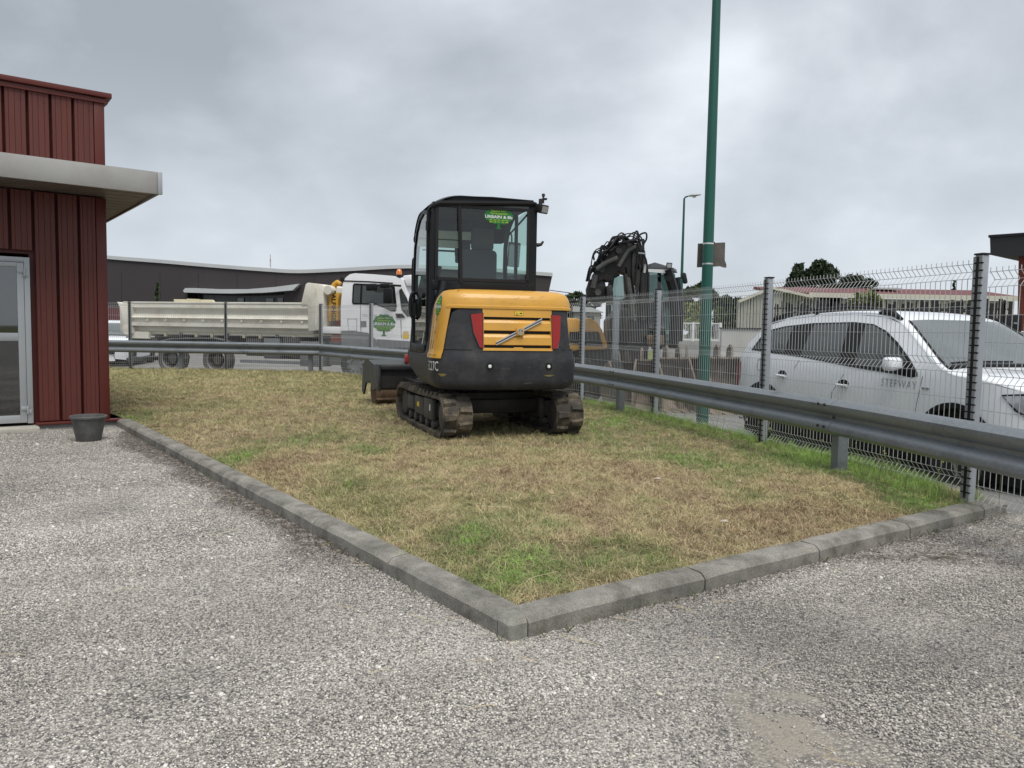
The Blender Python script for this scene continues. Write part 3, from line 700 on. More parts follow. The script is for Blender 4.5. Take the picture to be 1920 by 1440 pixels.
# lower counterweight and its raised shoulders
s_lw = s_of_px(842, 0); s_l2 = s_of_px(905, 0); s_l1 = s_of_px(882, 0); s_r1 = s_of_px(1035, 0); s_r2 = s_r1+.135; s_rw = s_r1+.22
s_yl0 = s_of_px(809, 0); s_yl1 = s_of_px(836, 0)
out_ = [(SL, .86), (SL, .74), (SL+.55, .63), (SL+1.1, .545), (SR-.05, .545), (SR, .62), (SR, .98), (s_rw+.05, .98), (s_rw+.02, 1.395), (s_r1+.01, 1.40), (s_r1, .985), (s_r1-.06, .965), (s_l2+.06, .965), (s_l2, .985), (s_l2, 1.41), (s_l2-.26, 1.40), (s_lw+.02, 1.36), (s_lw-.09, .98), (s_lw-.10, .90), (SL, .90)]
b = MB(); b.patch(out_, lambda s, z: tail(s, z), .045)
cwt = b.build('counterweight', M_char, ex, smooth=50)
b = MB(); b.patch([(p[0], p[1]) for p in plan[::2]], lambda x, y: Vector((x*.93, y*.93, .55)), .15); b.build('belly_plate', M_dark, cwt)
b = MB(); b.patch([(p[0], p[1]) for p in plan[::2]], lambda x, y: Vector((x*.97, y*.97, .84)), .2); b.build('platform', M_dark, ex)
# seam grooves on the counterweight
b = MB()
b.tube([tail(s, .972, .002) for s in np.linspace(s_lw-.09, s_l2-.12, 14)], .004, 5); b.tube([tail(s, .978, .002) for s in np.linspace(s_r2+.0, SR-.1, 14)], .004, 5)
b.build('seam', M_black, cwt)
# dark inner shell
b = MB(); b.patch([(SL+.1, .86), (SR-.1, .86), (SR-.1, 1.55), (s_l2-.3, 1.55), (SL+1.3, 1.2), (SL+.5, .95)], lambda s, z: tail(s, z, -.035), .07); b.build('inner_shell', M_black, ex, smooth=50)
M_trim0 = mat('pocket_black', (.006, .006, .007), .8)
# bolt pockets with bolts
for px_ in (918, 1027):
    s = s_of_px(px_, 0)+(.0 if px_ < 1000 else 0); c = tail(s, .80); c2 = tail(s, .80, .2); ax = (c2-c).normalized()
    b = MB(); b.tube([c-ax*.02, c+ax*.0035], .042, 20); po = b.build('bolt_pocket', M_trim0, cwt)
    b = MB(); b.tube([c+ax*.0035, c+ax*.010], [.019, .016], 12); b.build('bolt', M_swhite, po)
# hood
zs_h = [(1.405, .002), (1.41, .012), (1.435, .012), (1.442, .002), (1.475, -.003), (1.52, -.015), (1.565, -.04), (1.595, -.085), (1.612, -.15), (1.62, -.25)]
s_h0, s_h1 = s_yl1-.02, s_rw+.45
def hoodf(u, v):
    s = lerp(s_h0, s_h1, u); k = v*(len(zs_h)-1); i = min(int(k), len(zs_h)-2); t = k-i
    z = lerp(zs_h[i][0], zs_h[i+1][0], t); o = lerp(zs_h[i][1], zs_h[i+1][1], t); p = tail(s, 1.38, o); return Vector((p.x, p.y, z))
b = MB(); b.grid(hoodf, 70, 27); hood = b.build('engine_hood', M_yel, ex, smooth=40)
b = MB(); ring = [hoodf(u, 1) for u in np.linspace(0, 1, 30)]; pts = ring+[Vector((.80, -.60, 1.622)), Vector((-.62, -.66, 1.622))]; b.v = pts; b.f = [tuple(range(len(pts)))]; b.build('hood_top', M_yel, hood, smooth=None)
M_ochre = mat('dull_ochre', (.30, .16, .03), .6)
# left rear yellow corner panel, curved inner edge against the cab
e0, e1 = s_yl0, s_yl1
pl = [(e0, .875), (e1-.03, .875), (e1+.005, 1.15), (e1+.045, 1.40), (e1+.115, 1.60), (e1-.01, 1.605), (e0+.20, 1.59), (e0+.085, 1.53), (e0+.02, 1.42), (e0, 1.25)]
def ylf(s, z):
    o = .012 if z < 1.42 else .012-.06*((z-1.42)/.2)**2; return tail(s, z, o)
b = MB(); b.patch(pl, ylf, .04); ylp = b.build('corner_panel', M_yel, ex, smooth=50)
b = MB()
for q in (.22, .42):
    b = MB(); b.tube([ylf(lerp(e0, e1, q)+.004*k, .97+.10*k/3) for k in range(4)], .004, 5); b.build('vent_slot', M_dark, ylp)
for j in range(3):
    b = MB(); b.tube([ylf(lerp(e0, e1, .25+.2*j)+.02*k/4*(1+k/6), 1.08+.045*k) for k in range(4)], .0022, 4); b.build('vent_mark', M_ochre, ylp)
for j in range(3):
    b = MB(); b.patch([(lerp(e0, e1, .12+.24*j), .905), (lerp(e0, e1, .26+.24*j), .905), (lerp(e0, e1, .26+.24*j), .915), (lerp(e0, e1, .12+.24*j), .915)], lambda s, z: ylf(s, z)+Vector((-.001, -.002, 0)), .05); b.build('vent_dash', M_ochre, ylp)
# black shroud under the rear window that sweeps down beside the yellow panel
sh = [(SL+.95, .90), (e0+.005, .88), (e0+.005, 1.25), (e0+.03, 1.43), (e0+.10, 1.55), (e0+.22, 1.61), (e1+.14, 1.618), (e1+.16, 1.66), (e0, 1.72), (SL+.95, 1.72)]
b = MB(); b.patch(sh, lambda s, z: tail(s, z, .004 if z < 1.4 else .004-.05*((z-1.4)/.3)), .05); b.build('side_shroud', M_cabf, ex, smooth=50)
# tail lamps
for a0, a1, a0b, nm in ((s_l1, s_l2+.0, s_l1+.095, 'l'), (s_r2-.005, s_r1, s_r2-.065, 'r')):
    p = [(a0, 1.345), (a1, 1.36), (a1, .985), (a0b, 1.005), (lerp(a0, a0b, .35), 1.15)]
    if a0 > a1: p = [(a0, 1.35), (a1, 1.355), (a1, .985), (a0b, 1.0), (lerp(a0, a0b, .4), 1.12)]
    b = MB(); b.patch(p, lambda s, z: tail(s, z, .010), .03); lt = b.build('tail_lamp', M_lampred, ex, smooth=60)
    b = MB(); loop = [tail(s, z, .006) for s, z in p]; b.tube(loop, .007, 6, closed=True); b.build('lamp_surround', M_char, lt)
# louvred yellow grille
sg0, sg1 = s_l2+.008, s_r1-.008
b = MB(); b.patch([(sg0, .968), (sg1, .968), (sg1, 1.41), (sg0, 1.41)], lambda s, z: tail(s, z, -.030), .06); gr = b.build('grille_recess', M_black, ex, smooth=60)
def strip(prof, a, c, n=26, name='louvre', m=M_yel, parent=ex):
    mb = MB(); q = len(prof)
    for i in range(n+1):
        s = lerp(a, c, i/n)
        for o, z in prof: p = tail(s, z, o); mb.v.append(p)
    for i in range(n):
        for k in range(q): mb.f.append((i*q+k, i*q+(k+1) % q, (i+1)*q+(k+1) % q, (i+1)*q+k))
    mb.f.append(tuple(range(q))); mb.f.append(tuple(n*q+k for k in range(q)))
    return mb.build(name, m, parent, smooth=25)
strip([(.006, 1.412), (.006, 1.322), (-.03, 1.322), (-.03, 1.412)], sg0, sg1, name='grille_header')
for zt_ in (1.298, 1.146): strip([(-.028, zt_), (-.012, zt_-.008), (.006, zt_-.038), (.006, zt_-.118), (-.028, zt_-.124)], sg0, sg1)
strip([(.006, .994), (.008, .966), (-.03, .966), (-.03, .994)], sg0, sg1, name='grille_sill')
for s_ in (sg0-.004, sg1+.004): strip([(.008, 1.411), (.008, .966), (-.03, .966), (-.03, 1.411)], s_-.006, s_+.006, 2, 'grille_side')
gm = (sg0+sg1)/2
strip([(.003, 1.003), (.003, .99), (-.02, .99), (-.02, 1.003)], gm-.05, gm+.05, 4, 'grille_bridge')
# emblem: diagonal bar with a ringed centre
def em(x, z, o=.03): return tail(gm+.015+x, 1.16+z, o)
b = MB(); n_ = 14
for i in range(n_): 
    pass
pth = [em(lerp(-.265, .255, i/20), lerp(-.118, .142, i/20), .028) for i in range(21)]
b = MB()
for dz_, w_, oo in ((.011, .012, .0), ):
    pass
def embar(off_z, hw, oo, m, nm, par=None):
    mb = MB(); K = 20
    for i in range(K+1):
        x = lerp(-.262, .252, i/K); z = lerp(-.118, .142, i/K)+off_z
        for dx_, dz2, o2 in ((-.0*hw, hw, oo), (0, -hw, oo), (0, -hw, oo-.02), (0, hw, oo-.02)): mb.v.append(em(x+dx_, z+dz2, o2))
    for i in range(K):
        for k in range(4): mb.f.append((i*4+k, i*4+(k+1) % 4, i*4+4+(k+1) % 4, i*4+4+k))
    mb.f.append((0, 1, 2, 3)); mb.f.append(tuple(K*4+k for k in range(4)))
    return mb.build(nm, m, par or ex, smooth=None)
emb = embar(0, .019, .026, M_chrome, 'emblem')
embar(0, .0075, .0275, mat('emblem_dark', (.06, .05, .04), .4, .3), 'bar_inlay', emb)
c = em(0, .010, .028); ax = (em(0, .010, .1)-c).normalized()
b = MB(); R3 = ax.to_track_quat('Z', 'X').to_matrix(); b.box(c, (.085, .085, .022), R3); b.build('badge_plate', M_yel, emb, bevel=.003)
b = MB(); b.lathe([(.024, .010), (.024, .019), (.036, .019), (.036, .010)], c, 'Z', 28, R3, cap=False); b.build('ring', M_chrome, emb)
b = MB(); b.box(c+ax*.014, (.052, .014, .006), R3); b.build('ring_bar', M_chrome, emb)
b = MB(); b.box(em(-.005, .195, .0085), (.09, .05, .003), (em(0, .195, .1)-em(0, .195, .0)).normalized().to_track_quat('Y', 'Z').to_matrix() @ Matrix.Identity(3)) ; 
lab = [(gm-.035, 1.345), (gm+.055, 1.345), (gm+.055, 1.387), (gm-.035, 1.387)]
b = MB(); b.patch([(gm-.038, 1.342), (gm+.058, 1.342), (gm+.058, 1.390), (gm-.038, 1.390)], lambda s, z: tail(s, z, .0075), .05); wl = b.build('label_border', M_black, ex)
b = MB(); b.patch([(p[0], p[1]) for p in lab], lambda s, z: tail(s, z, .0095), .05); b.build('warning_label', M_syel, wl)
b = MB(); b.tube([tail(gm-.022, 1.352, .011), tail(gm+.002, 1.352, .011), tail(gm-.010, 1.377, .011)], .0022, 4, closed=True); b.patch([(gm+.016, 1.36), (gm+.046, 1.36), (gm+.046, 1.372), (gm+.016, 1.372)], lambda s, z: tail(s, z, .0105), .05); b.build('label_print', M_black, wl)
# lettering on the counterweight side
s_t = s_of_px(808, 0, .78)+.035
text('lettering', 'EC27C', .145, M_swhite, ex, lambda x, y: tail(s_t+x, .785+y, .005), squeeze=.60, space=1.06)
# scuffs
M_scuff = mat('scuff', (.20, .16, .05), .8)
for s_, z_, w_, h_ in ((s_of_px(833, 0), .70, .045, .016), (s_of_px(1028, 0), .70, .05, .010)):
    b = MB(); b.patch([(s_+w_*math.cos(a)*(1+.4*math.sin(3*a)), z_+h_*math.sin(a)) for a in np.linspace(0, 2*PI, 14)[:-1]], lambda s, z: tail(s, z, .002), .03); b.build('scuff_mark', M_scuff, cwt)

def tree_outline(w, h):     # a bushy tree silhouette: crown, trunk, roots
    o = []
    for k in range(44):
        a = math.radians(-62)+math.radians(304)*k/43; rr = 1+.045*math.sin(a*11)+.03*math.sin(a*17+1)
        o.append((w/2*rr*math.cos(a), h*.14+h*.40*rr*math.sin(a)))
    t = w*.045
    o += [(-w*.10, -h*.26), (-t, -h*.20), (-t, -h*.40), (-w*.12, -h*.47), (w*.12, -h*.47), (t, -h*.40), (t, -h*.20), (w*.10, -h*.26)]
    return o
def sticker(parent, fn, w, h, big=1.0, name='tree_sticker'):    # fn(x, y, off)
    b = MB(); b.patch(tree_outline(w, h), lambda x, y: fn(x, y, .002), w/10); st = b.build(name, M_sgreen, parent, smooth=None)
    for body, yy, sz, m in (('Espace Vert', .37, .13, M_slime), ('Terrassement', .25, .13, M_slime), ('URBAIN & fils', .085, .205*big, M_swhite), ('06 24 57 39 93', -.06, .085, M_slime), ('06 73 31 22 48', -.155, .085, M_slime)):
        ww = {'Espace Vert': .52, 'Terrassement': .60, 'URBAIN & fils': .96}.get(body, .66)*w
        me = font_mesh(body, sz*h, bold=.004*h if 'URB' in body else .0015*h); xs = [v.co.x for v in me.vertices]; k = ww/(max(xs)-min(xs)); xc = (max(xs)+min(xs))/2
        for v in me.vertices: v.co = fn((v.co.x-xc)*k, v.co.y+yy*h, .004)
        me.materials.clear(); me.materials.append(m); add('sticker_lettering', me, st)
    return st
sticker(ylp, lambda x, y, o: ylf((e0+e1)/2+.015+x, 1.40+y*.98, )+(tail((e0+e1)/2+x, 1.3, o)-tail((e0+e1)/2+x, 1.3, 0)), .155, .27)
b = MB(); b.patch([((e0+e1)/2+.02*math.cos(a), 1.225+.032*math.sin(a)) for a in np.linspace(0, 2*PI, 12)[:-1]], lambda s, z: ylf(s, z)+Vector((-.001, -.002, 0)), .03); b.build('small_label', mat('label_cream', (.6, .45, .25), .5), ylp)
b = MB(); b.patch([((e0+e1)/2+.01+.014*math.cos(a), 1.15+.014*math.sin(a)) for a in np.linspace(0, 2*PI, 10)[:-1]], lambda s, z: ylf(s, z)+Vector((-.001, -.002, 0)), .03); b.build('small_label', mat('label_brown', (.25, .12, .04), .5), ylp)

# ---- cab
cab = bpy.data.objects.new('cab', None); COL.objects.link(cab); cab.parent = ex
XL, XR, YR, YF = -.80, .44, -.67, .60
def roofz(x, y):
    z = 2.695-.0-.13*max(0, (-x-.42)/.38)**2.2-.03*max(0, (x-.25)/.2)**2
    z -= .36*max(0, (y-.05)/.62)**2.2; z -= .03*max(0, (-y-.5)/.2)**2
    return z
def rrect(x0, x1, y0, y1, r, n=6):
    o = []
    for cx, cy, a0 in ((x1-r, y1-r, 0), (x0+r, y1-r, 90), (x0+r, y0+r, 180), (x1-r, y0+r, 270)):
        for k in range(n+1):
            a = math.radians(a0+90*k/n); o.append((cx+r*math.cos(a), cy+r*math.sin(a)))
    return o
ro = rrect(XL+.005, XR+.01, YR-.035, YF+.05, .10)
b = MB(); b.patch(ro, lambda x, y: Vector((x, y, roofz(x, y))), .06)
nv = len(b.v)
b.patch(rrect(XL+.015, XR, YR-.025, YF+.04, .10), lambda x, y: Vector((x, y, roofz(x, y)-.055)), .08)
dn = []
L1 = [Vector((x, y, roofz(x, y))) for x, y in ro]; L2 = [Vector((x*1.005, y*1.005, roofz(x, y)-.028)) for x, y in ro]; L3 = [Vector((x, y, roofz(x, y)-.055)) for x, y in rrect(XL+.015, XR, YR-.025, YF+.04, .10)]
n_ = len(ro)
for A, B_ in ((L1, L2), (L2, L3)):
    b0 = len(b.v); b.v += A+B_; b.f += [(b0+k, b0+(k+1) % n_, b0+n_+(k+1) % n_, b0+n_+k) for k in range(n_)]
b.build('roof', M_cabf, cab, smooth=60)
def pil(pts, w, h, name='pillar', m=M_cabf, up=None, parent=cab):
    b = MB(); b.tube(pts, w*.7071, 4, rot=PI/4, up=up, flat=h/w); return b.build(name, m, parent, smooth=None, bevel=min(w, h)*.18, seg=2)
Z = lambda x, y, z: Vector((x, y, z))
pil([Z(XL+.03, YR+.03, .90), Z(XL+.03, YR+.03, 1.7), Z(XL+.035, YR+.03, 2.35), Z(XL+.06, YR+.04, 2.56)], .062, .062)
pil([Z(XR-.045, YR+.03, 1.60), Z(XR-.045, YR+.03, 2.62)], .095, .065)
pil([Z(XR-.03, YF-.03, .9), Z(XR-.03, YF-.0, 1.7), Z(XR-.04, YF-.06, 2.25), Z(XR-.05, YF-.25, 2.58)], .05, .05)
fl = [Z(XL+.03, YF-.12, .88), Z(XL+.03, YF-.07, 1.35), Z(XL+.03, YF-.09, 1.9), Z(XL+.035, YF-.17, 2.2), Z(XL+.04, YF-.33, 2.45), Z(XL+.06, YF-.6, 2.56), Z(XL+.06, YR+.03, 2.57)]
pil(bez(fl, 5), .055, .055)
pil([Z(XR-.03, .08, 1.45), Z(XR-.03, .08, 2.6)], .035, .05)
pil([Z(XR-.03, YR+.04, 1.58), Z(XR-.03, YF-.03, 1.42)], .06, .05, 'sill')
# rear window wall: header, sill, divider bar
b = MB(); b.box((-.18, YR+.02, 1.675), (1.20, .05, .11)); b.build('rear_sill', M_cabf, cab, bevel=.008)
b = MB(); b.patch([(XL+.06, 2.55), (-.45, 2.605), (0, 2.615), (XR-.05, 2.60), (XR-.05, 2.67), (-.1, 2.68), (-.5, 2.665), (XL+.10, 2.58)], lambda x, z: Vector((x, YR-.012, z)), .06); b.patch([(XL+.06, 2.55), (-.45, 2.605), (0, 2.615), (XR-.05, 2.60), (XR-.05, 2.67), (-.1, 2.68), (-.5, 2.665), (XL+.10, 2.58)], lambda x, z: Vector((x, YR+.04, z)), .06); b.build('header', M_cabf, cab)
b = MB(); b.box((XL+.075, YR-.004, 2.14), (.035, .01, .86)); b.box((XR-.105, YR-.004, 2.14), (.035, .01, .86)); b.box((-.18, YR-.004, 1.745), (1.1, .01, .035)); b.box((-.18, YR-.0035, 2.555), (1.1, .01, .03)); b.build('window_seal', M_black, cab)
xd = -.447
b = MB(); b.tube([Z(xd-.03, YR-.01, 2.60), Z(xd-.015, YR-.01, 2.2), Z(xd, YR-.01, 1.70)], .022, 6, flat=.5); b.build('window_divider', M_black, cab)
b = MB(); b.patch([(XL+.05, 1.71), (XR-.08, 1.71), (XR-.08, 2.60), (-.1, 2.61), (-.5, 2.60), (XL+.06, 2.55)], lambda x, z: Vector((x, YR+.012, z)), .3); rw = b.build('rear_window', M_glass_cab, cab, smooth=None)
sticker(rw, lambda x, y, o: Vector((.0-.015+x, YR+.010-o*2, 2.44+y)), .335, .235)
# right side, front and door glazing
b = MB(); b.patch([(YR+.05, 1.60), (YF-.04, 1.45), (YF-.02, 1.8), (YF-.1, 2.25), (YF-.28, 2.54), (YR+.05, 2.62)], lambda y, z: Vector((XR-.03, y, z)), .3); b.build('side_window', M_glass_cab, cab, smooth=None)
b = MB(); b.grid(lambda u, v: Vector((lerp(XL+.05, XR-.05, u), YF-.04-.26*max(0, (v-.62)/.38)**1.8-.07*(1-u)*1.0, lerp(1.15, 2.52, v))), 4, 14); b.build('front_window', M_glass_cab, cab)
door = bpy.data.objects.new('cab_door', None); COL.objects.link(door); door.parent = cab
dout = [(YR+.085, .89), (YR+.085, 2.50), (-.30, 2.545), (-.02, 2.50), (.20, 2.38), (.36, 2.18), (.43, 1.9), (.455, 1.5), (.44, 1.2), (.40, .89)]
def inset(lp, d):
    cx = sum(p[0] for p in lp)/len(lp); cy = sum(p[1] for p in lp)/len(lp); o = []
    n = len(lp)
    for i in range(n):
        a = Vector(lp[i-1]+(0,)); p = Vector(lp[i]+(0,)); c = Vector(lp[(i+1) % n]+(0,)); t1 = (p-a).normalized(); t2 = (c-p).normalized()
        nn = (Vector((t1.y, -t1.x, 0))+Vector((t2.y, -t2.x, 0))).normalized(); k = d/max(.4, nn.dot(Vector((t1.y, -t1.x, 0)))); o.append((p.x+nn.x*k, p.y+nn.y*k))
    if abs(sum(o[i-1][0]*o[i][1]-o[i][0]*o[i-1][1] for i in range(n))) > abs(sum(lp[i-1][0]*lp[i][1]-lp[i][0]*lp[i-1][1] for i in range(n))) : return inset(lp, -d)
    return o
din = inset(dout, .045)
b = MB(); b.patch(dout, lambda y, z: Vector((XL-.022, y, z)), .1, holes=[din]); b.patch(dout, lambda y, z: Vector((XL+.012, y, z)), .1, holes=[din])
for lp in (dout, din):
    n_ = len(lp); b0 = len(b.v); b.v += [Vector((XL-.022, y, z)) for y, z in lp]+[Vector((XL+.012, y, z)) for y, z in lp]; b.f += [(b0+k, b0+(k+1) % n_, b0+n_+(k+1) % n_, b0+n_+k) for k in range(n_)]
b.build('door_frame', M_cabf, door, smooth=None)
b = MB(); b.patch(din, lambda y, z: Vector((XL-.008, y, z)), .3); b.build('door_glass', M_glass_cab, door, smooth=None)
b = MB(); b.box((XL-.03, .0, 1.02), (.03, .9, .20)); b = MB(); b.box((XL-.030, -.08, .955), (.022, .96, .10)); b.build('door_bottom', M_cabf, door, bevel=.01)
b = MB(); b.tube(bez([Z(XL-.02, .30, 1.30), Z(XL-.06, .30, 1.36), Z(XL-.07, .32, 1.5), Z(XL-.05, .33, 1.60), Z(XL-.02, .34, 1.63)], 4), .022, 8); b.box((XL-.03, .28, 1.42), (.035, .10, .16)); b.build('door_handle', M_black, door)
b = MB(); b.tube(bez([Z(XL-.01, .40, 1.0), Z(XL-.022, .44, 1.1), Z(XL-.022, .47, 1.6), Z(XL-.022, .46, 2.0), Z(XL-.01, .42, 2.06)], 4), .011, 8); b.build('grab_rail', M_black, cab)
for zz in (1.05, 2.28): b = MB(); b.tube([Z(XL-.02, YR+.075, zz), Z(XL-.02, YR+.075, zz+.10)], .018, 8); b.build('hinge', M_black, door)
b = MB(); b.tube([Z(XL-.008, -.28, 1.58), Z(XL-.03, -.28, 1.58)], [.045, .045], 14); b.build('door_latch', M_black, door)
# interior
M_seat = mat('seat_fabric', (.032, .036, .042), .9, var=.15, bump=.3)
M_intr = mat('cab_lining', (.045, .045, .045), .8)
M_beige = mat('beige_trim', (.82, .78, .66), .7, var=.06)
b = MB(); b.box((-.18, 0.0, .92), (1.2, 1.2, .05)); b.box((XR-.03, .0, 1.15), (.03, 1.2, .6)); b.build('cab_floor', M_intr, cab)
seat = bpy.data.objects.new('seat', None); COL.objects.link(seat); seat.parent = cab
b = MB(); b.grid(lambda u, v: Vector((-.175+.225*(1.0 if 1 else 0)*math.cos(PI*(1-u))*(1-.12*v)*1.0, -.36-.05*math.sin(PI*u)+.06*v, 1.50+.62*min(1, v*1.0)-.07*abs(2*u-1)**4*(v > .5)*v)), 14, 10)
b2 = MB(); b2.box((-.175, -.32, 1.80), (.46, .13, .64)); b2.build('seat_back', M_seat, seat, bevel=.055, seg=4)
b = MB(); b.box((-.175, -.05, 1.46), (.48, .50, .12)); b.box((-.175, -.05, 1.20), (.42, .40, .42)); b.build('seat_cushion', M_seat, seat, bevel=.03)
b = MB(); b.box((-.20, .40, 2.26), (.20, .05, .32)); b.box((-.12, .42, 2.08), (.34, .05, .12)); b.build('boom_cylinder_cover', M_intr, cab, bevel=.02)
b = MB(); b.box((-.11, -.28, 2.25), (.27, .08, .26)); b.build('headrest', M_intr, seat, bevel=.03)
b = MB(); b.box((-.53, .27, 2.235), (.52, .03, .09)); b.box((-.43, .26, 2.345), (.72, .03, .10)); b.build('beige_panel', M_beige, cab, bevel=.004)  # two pale beige bands added inside, at the top front of the cab
b = MB(); b.box((-.22, -.10, 2.56), (.9, .7, .04)); b.build('headliner', M_intr, cab, bevel=.01)
b = MB(); b.box((-.50, .30, 2.45), (.5, .02, .12)); b.build('header_trim', M_intr, cab)
for x_ in (-.60, ):
    b = MB(); b.tube(bez([Z(x_-.06, -.1, 1.62), Z(x_-.02, -.08, 1.72), Z(x_+.0, -.08, 1.80)], 4), .018, 8); b.tube([Z(x_+.0, -.08, 1.80), Z(x_+.02, -.08, 1.93)], [.024, .03], 10); b.box((x_-.02, -.08, 1.66), (.2, .3, .08)); b.build('control_lever', M_black, cab)
b = MB(); b.box((.30, .0, 1.62), (.16, .5, .10)); b.build('control_console', M_intr, cab, bevel=.02)
b = MB(); b.patch([(XR-.30, 1.72), (XR-.10, 1.72), (XR-.10, 1.84), (XR-.16, 1.80)], lambda x, z: Vector((x, YR+.05, z)), .1); b.build('corner_gusset', M_black, cab)
b = MB(); b.box((-.175, .30, 1.5), (.26, .12, .25)); b.build('dashboard', M_intr, cab, bevel=.02)
b = MB(); b.tube([Z(XL+.1, YF-.16, 2.17), Z(-.05, YF-.12, 2.17)], .012, 6); b.build('wiper_bar', M_black, cab)
# mirrors, work lamp
mr = bpy.data.objects.new('mirror', None); COL.objects.link(mr); mr.parent = cab
b = MB(); b.box((.60, .84, 2.20), (.17, .04, .33), Matrix.Rotation(.06, 3, 'Y')); b.build('mirror_head', M_intr, mr, bevel=.018, seg=3)
b = MB(); b.tube(bez([Z(.22, .52, 2.46), Z(.36, .66, 2.50), Z(.54, .80, 2.48), Z(.57, .84, 2.34)], 4), .010, 8); b.build('mirror_arm', M_black, mr)
wk = bpy.data.objects.new('work_lamp', None); COL.objects.link(wk); wk.parent = ex
Rw = Matrix.Rotation(math.radians(28), 3, 'Z') @ Matrix.Rotation(math.radians(14), 3, 'X')
b = MB(); b.box((XR+.045, YR-.04, 2.575), (.125, .09, .10), Rw); b.build('lamp_housing', M_black, wk, bevel=.012)
b = MB(); b.box(Vector((XR+.045, YR-.04, 2.575))+Rw @ Vector((0, -.0455, 0)), (.095, .006, .07), Rw); b.build('lamp_glass', mat('lamp_glass_grey', (.32, .32, .31), .15), wk)
b = MB(); b.box((XR+.03, YR-.02, 2.655), (.03, .05, .07)); b.tube([Z(XR+.06, YR-.03, 2.64), Z(XR+.06, YR-.03, 2.75)], .012, 8); b.tube([Z(XR+.06, YR-.03, 2.72), Z(XR+.06, YR-.03, 2.745)], .02, 8); b.box((XR+.075, YR-.03, 2.69), (.05, .04, .02)); b.build('beacon_socket', M_dark, wk)
b = MB(); b.tube([Z(XR+.01, YR+.03, 2.17), Z(XR+.06, YR+.02, 2.18), Z(XR+.085, YR+.02, 2.215)], [.024, .018, .012], 8); b.build('catch', M_black, cab)

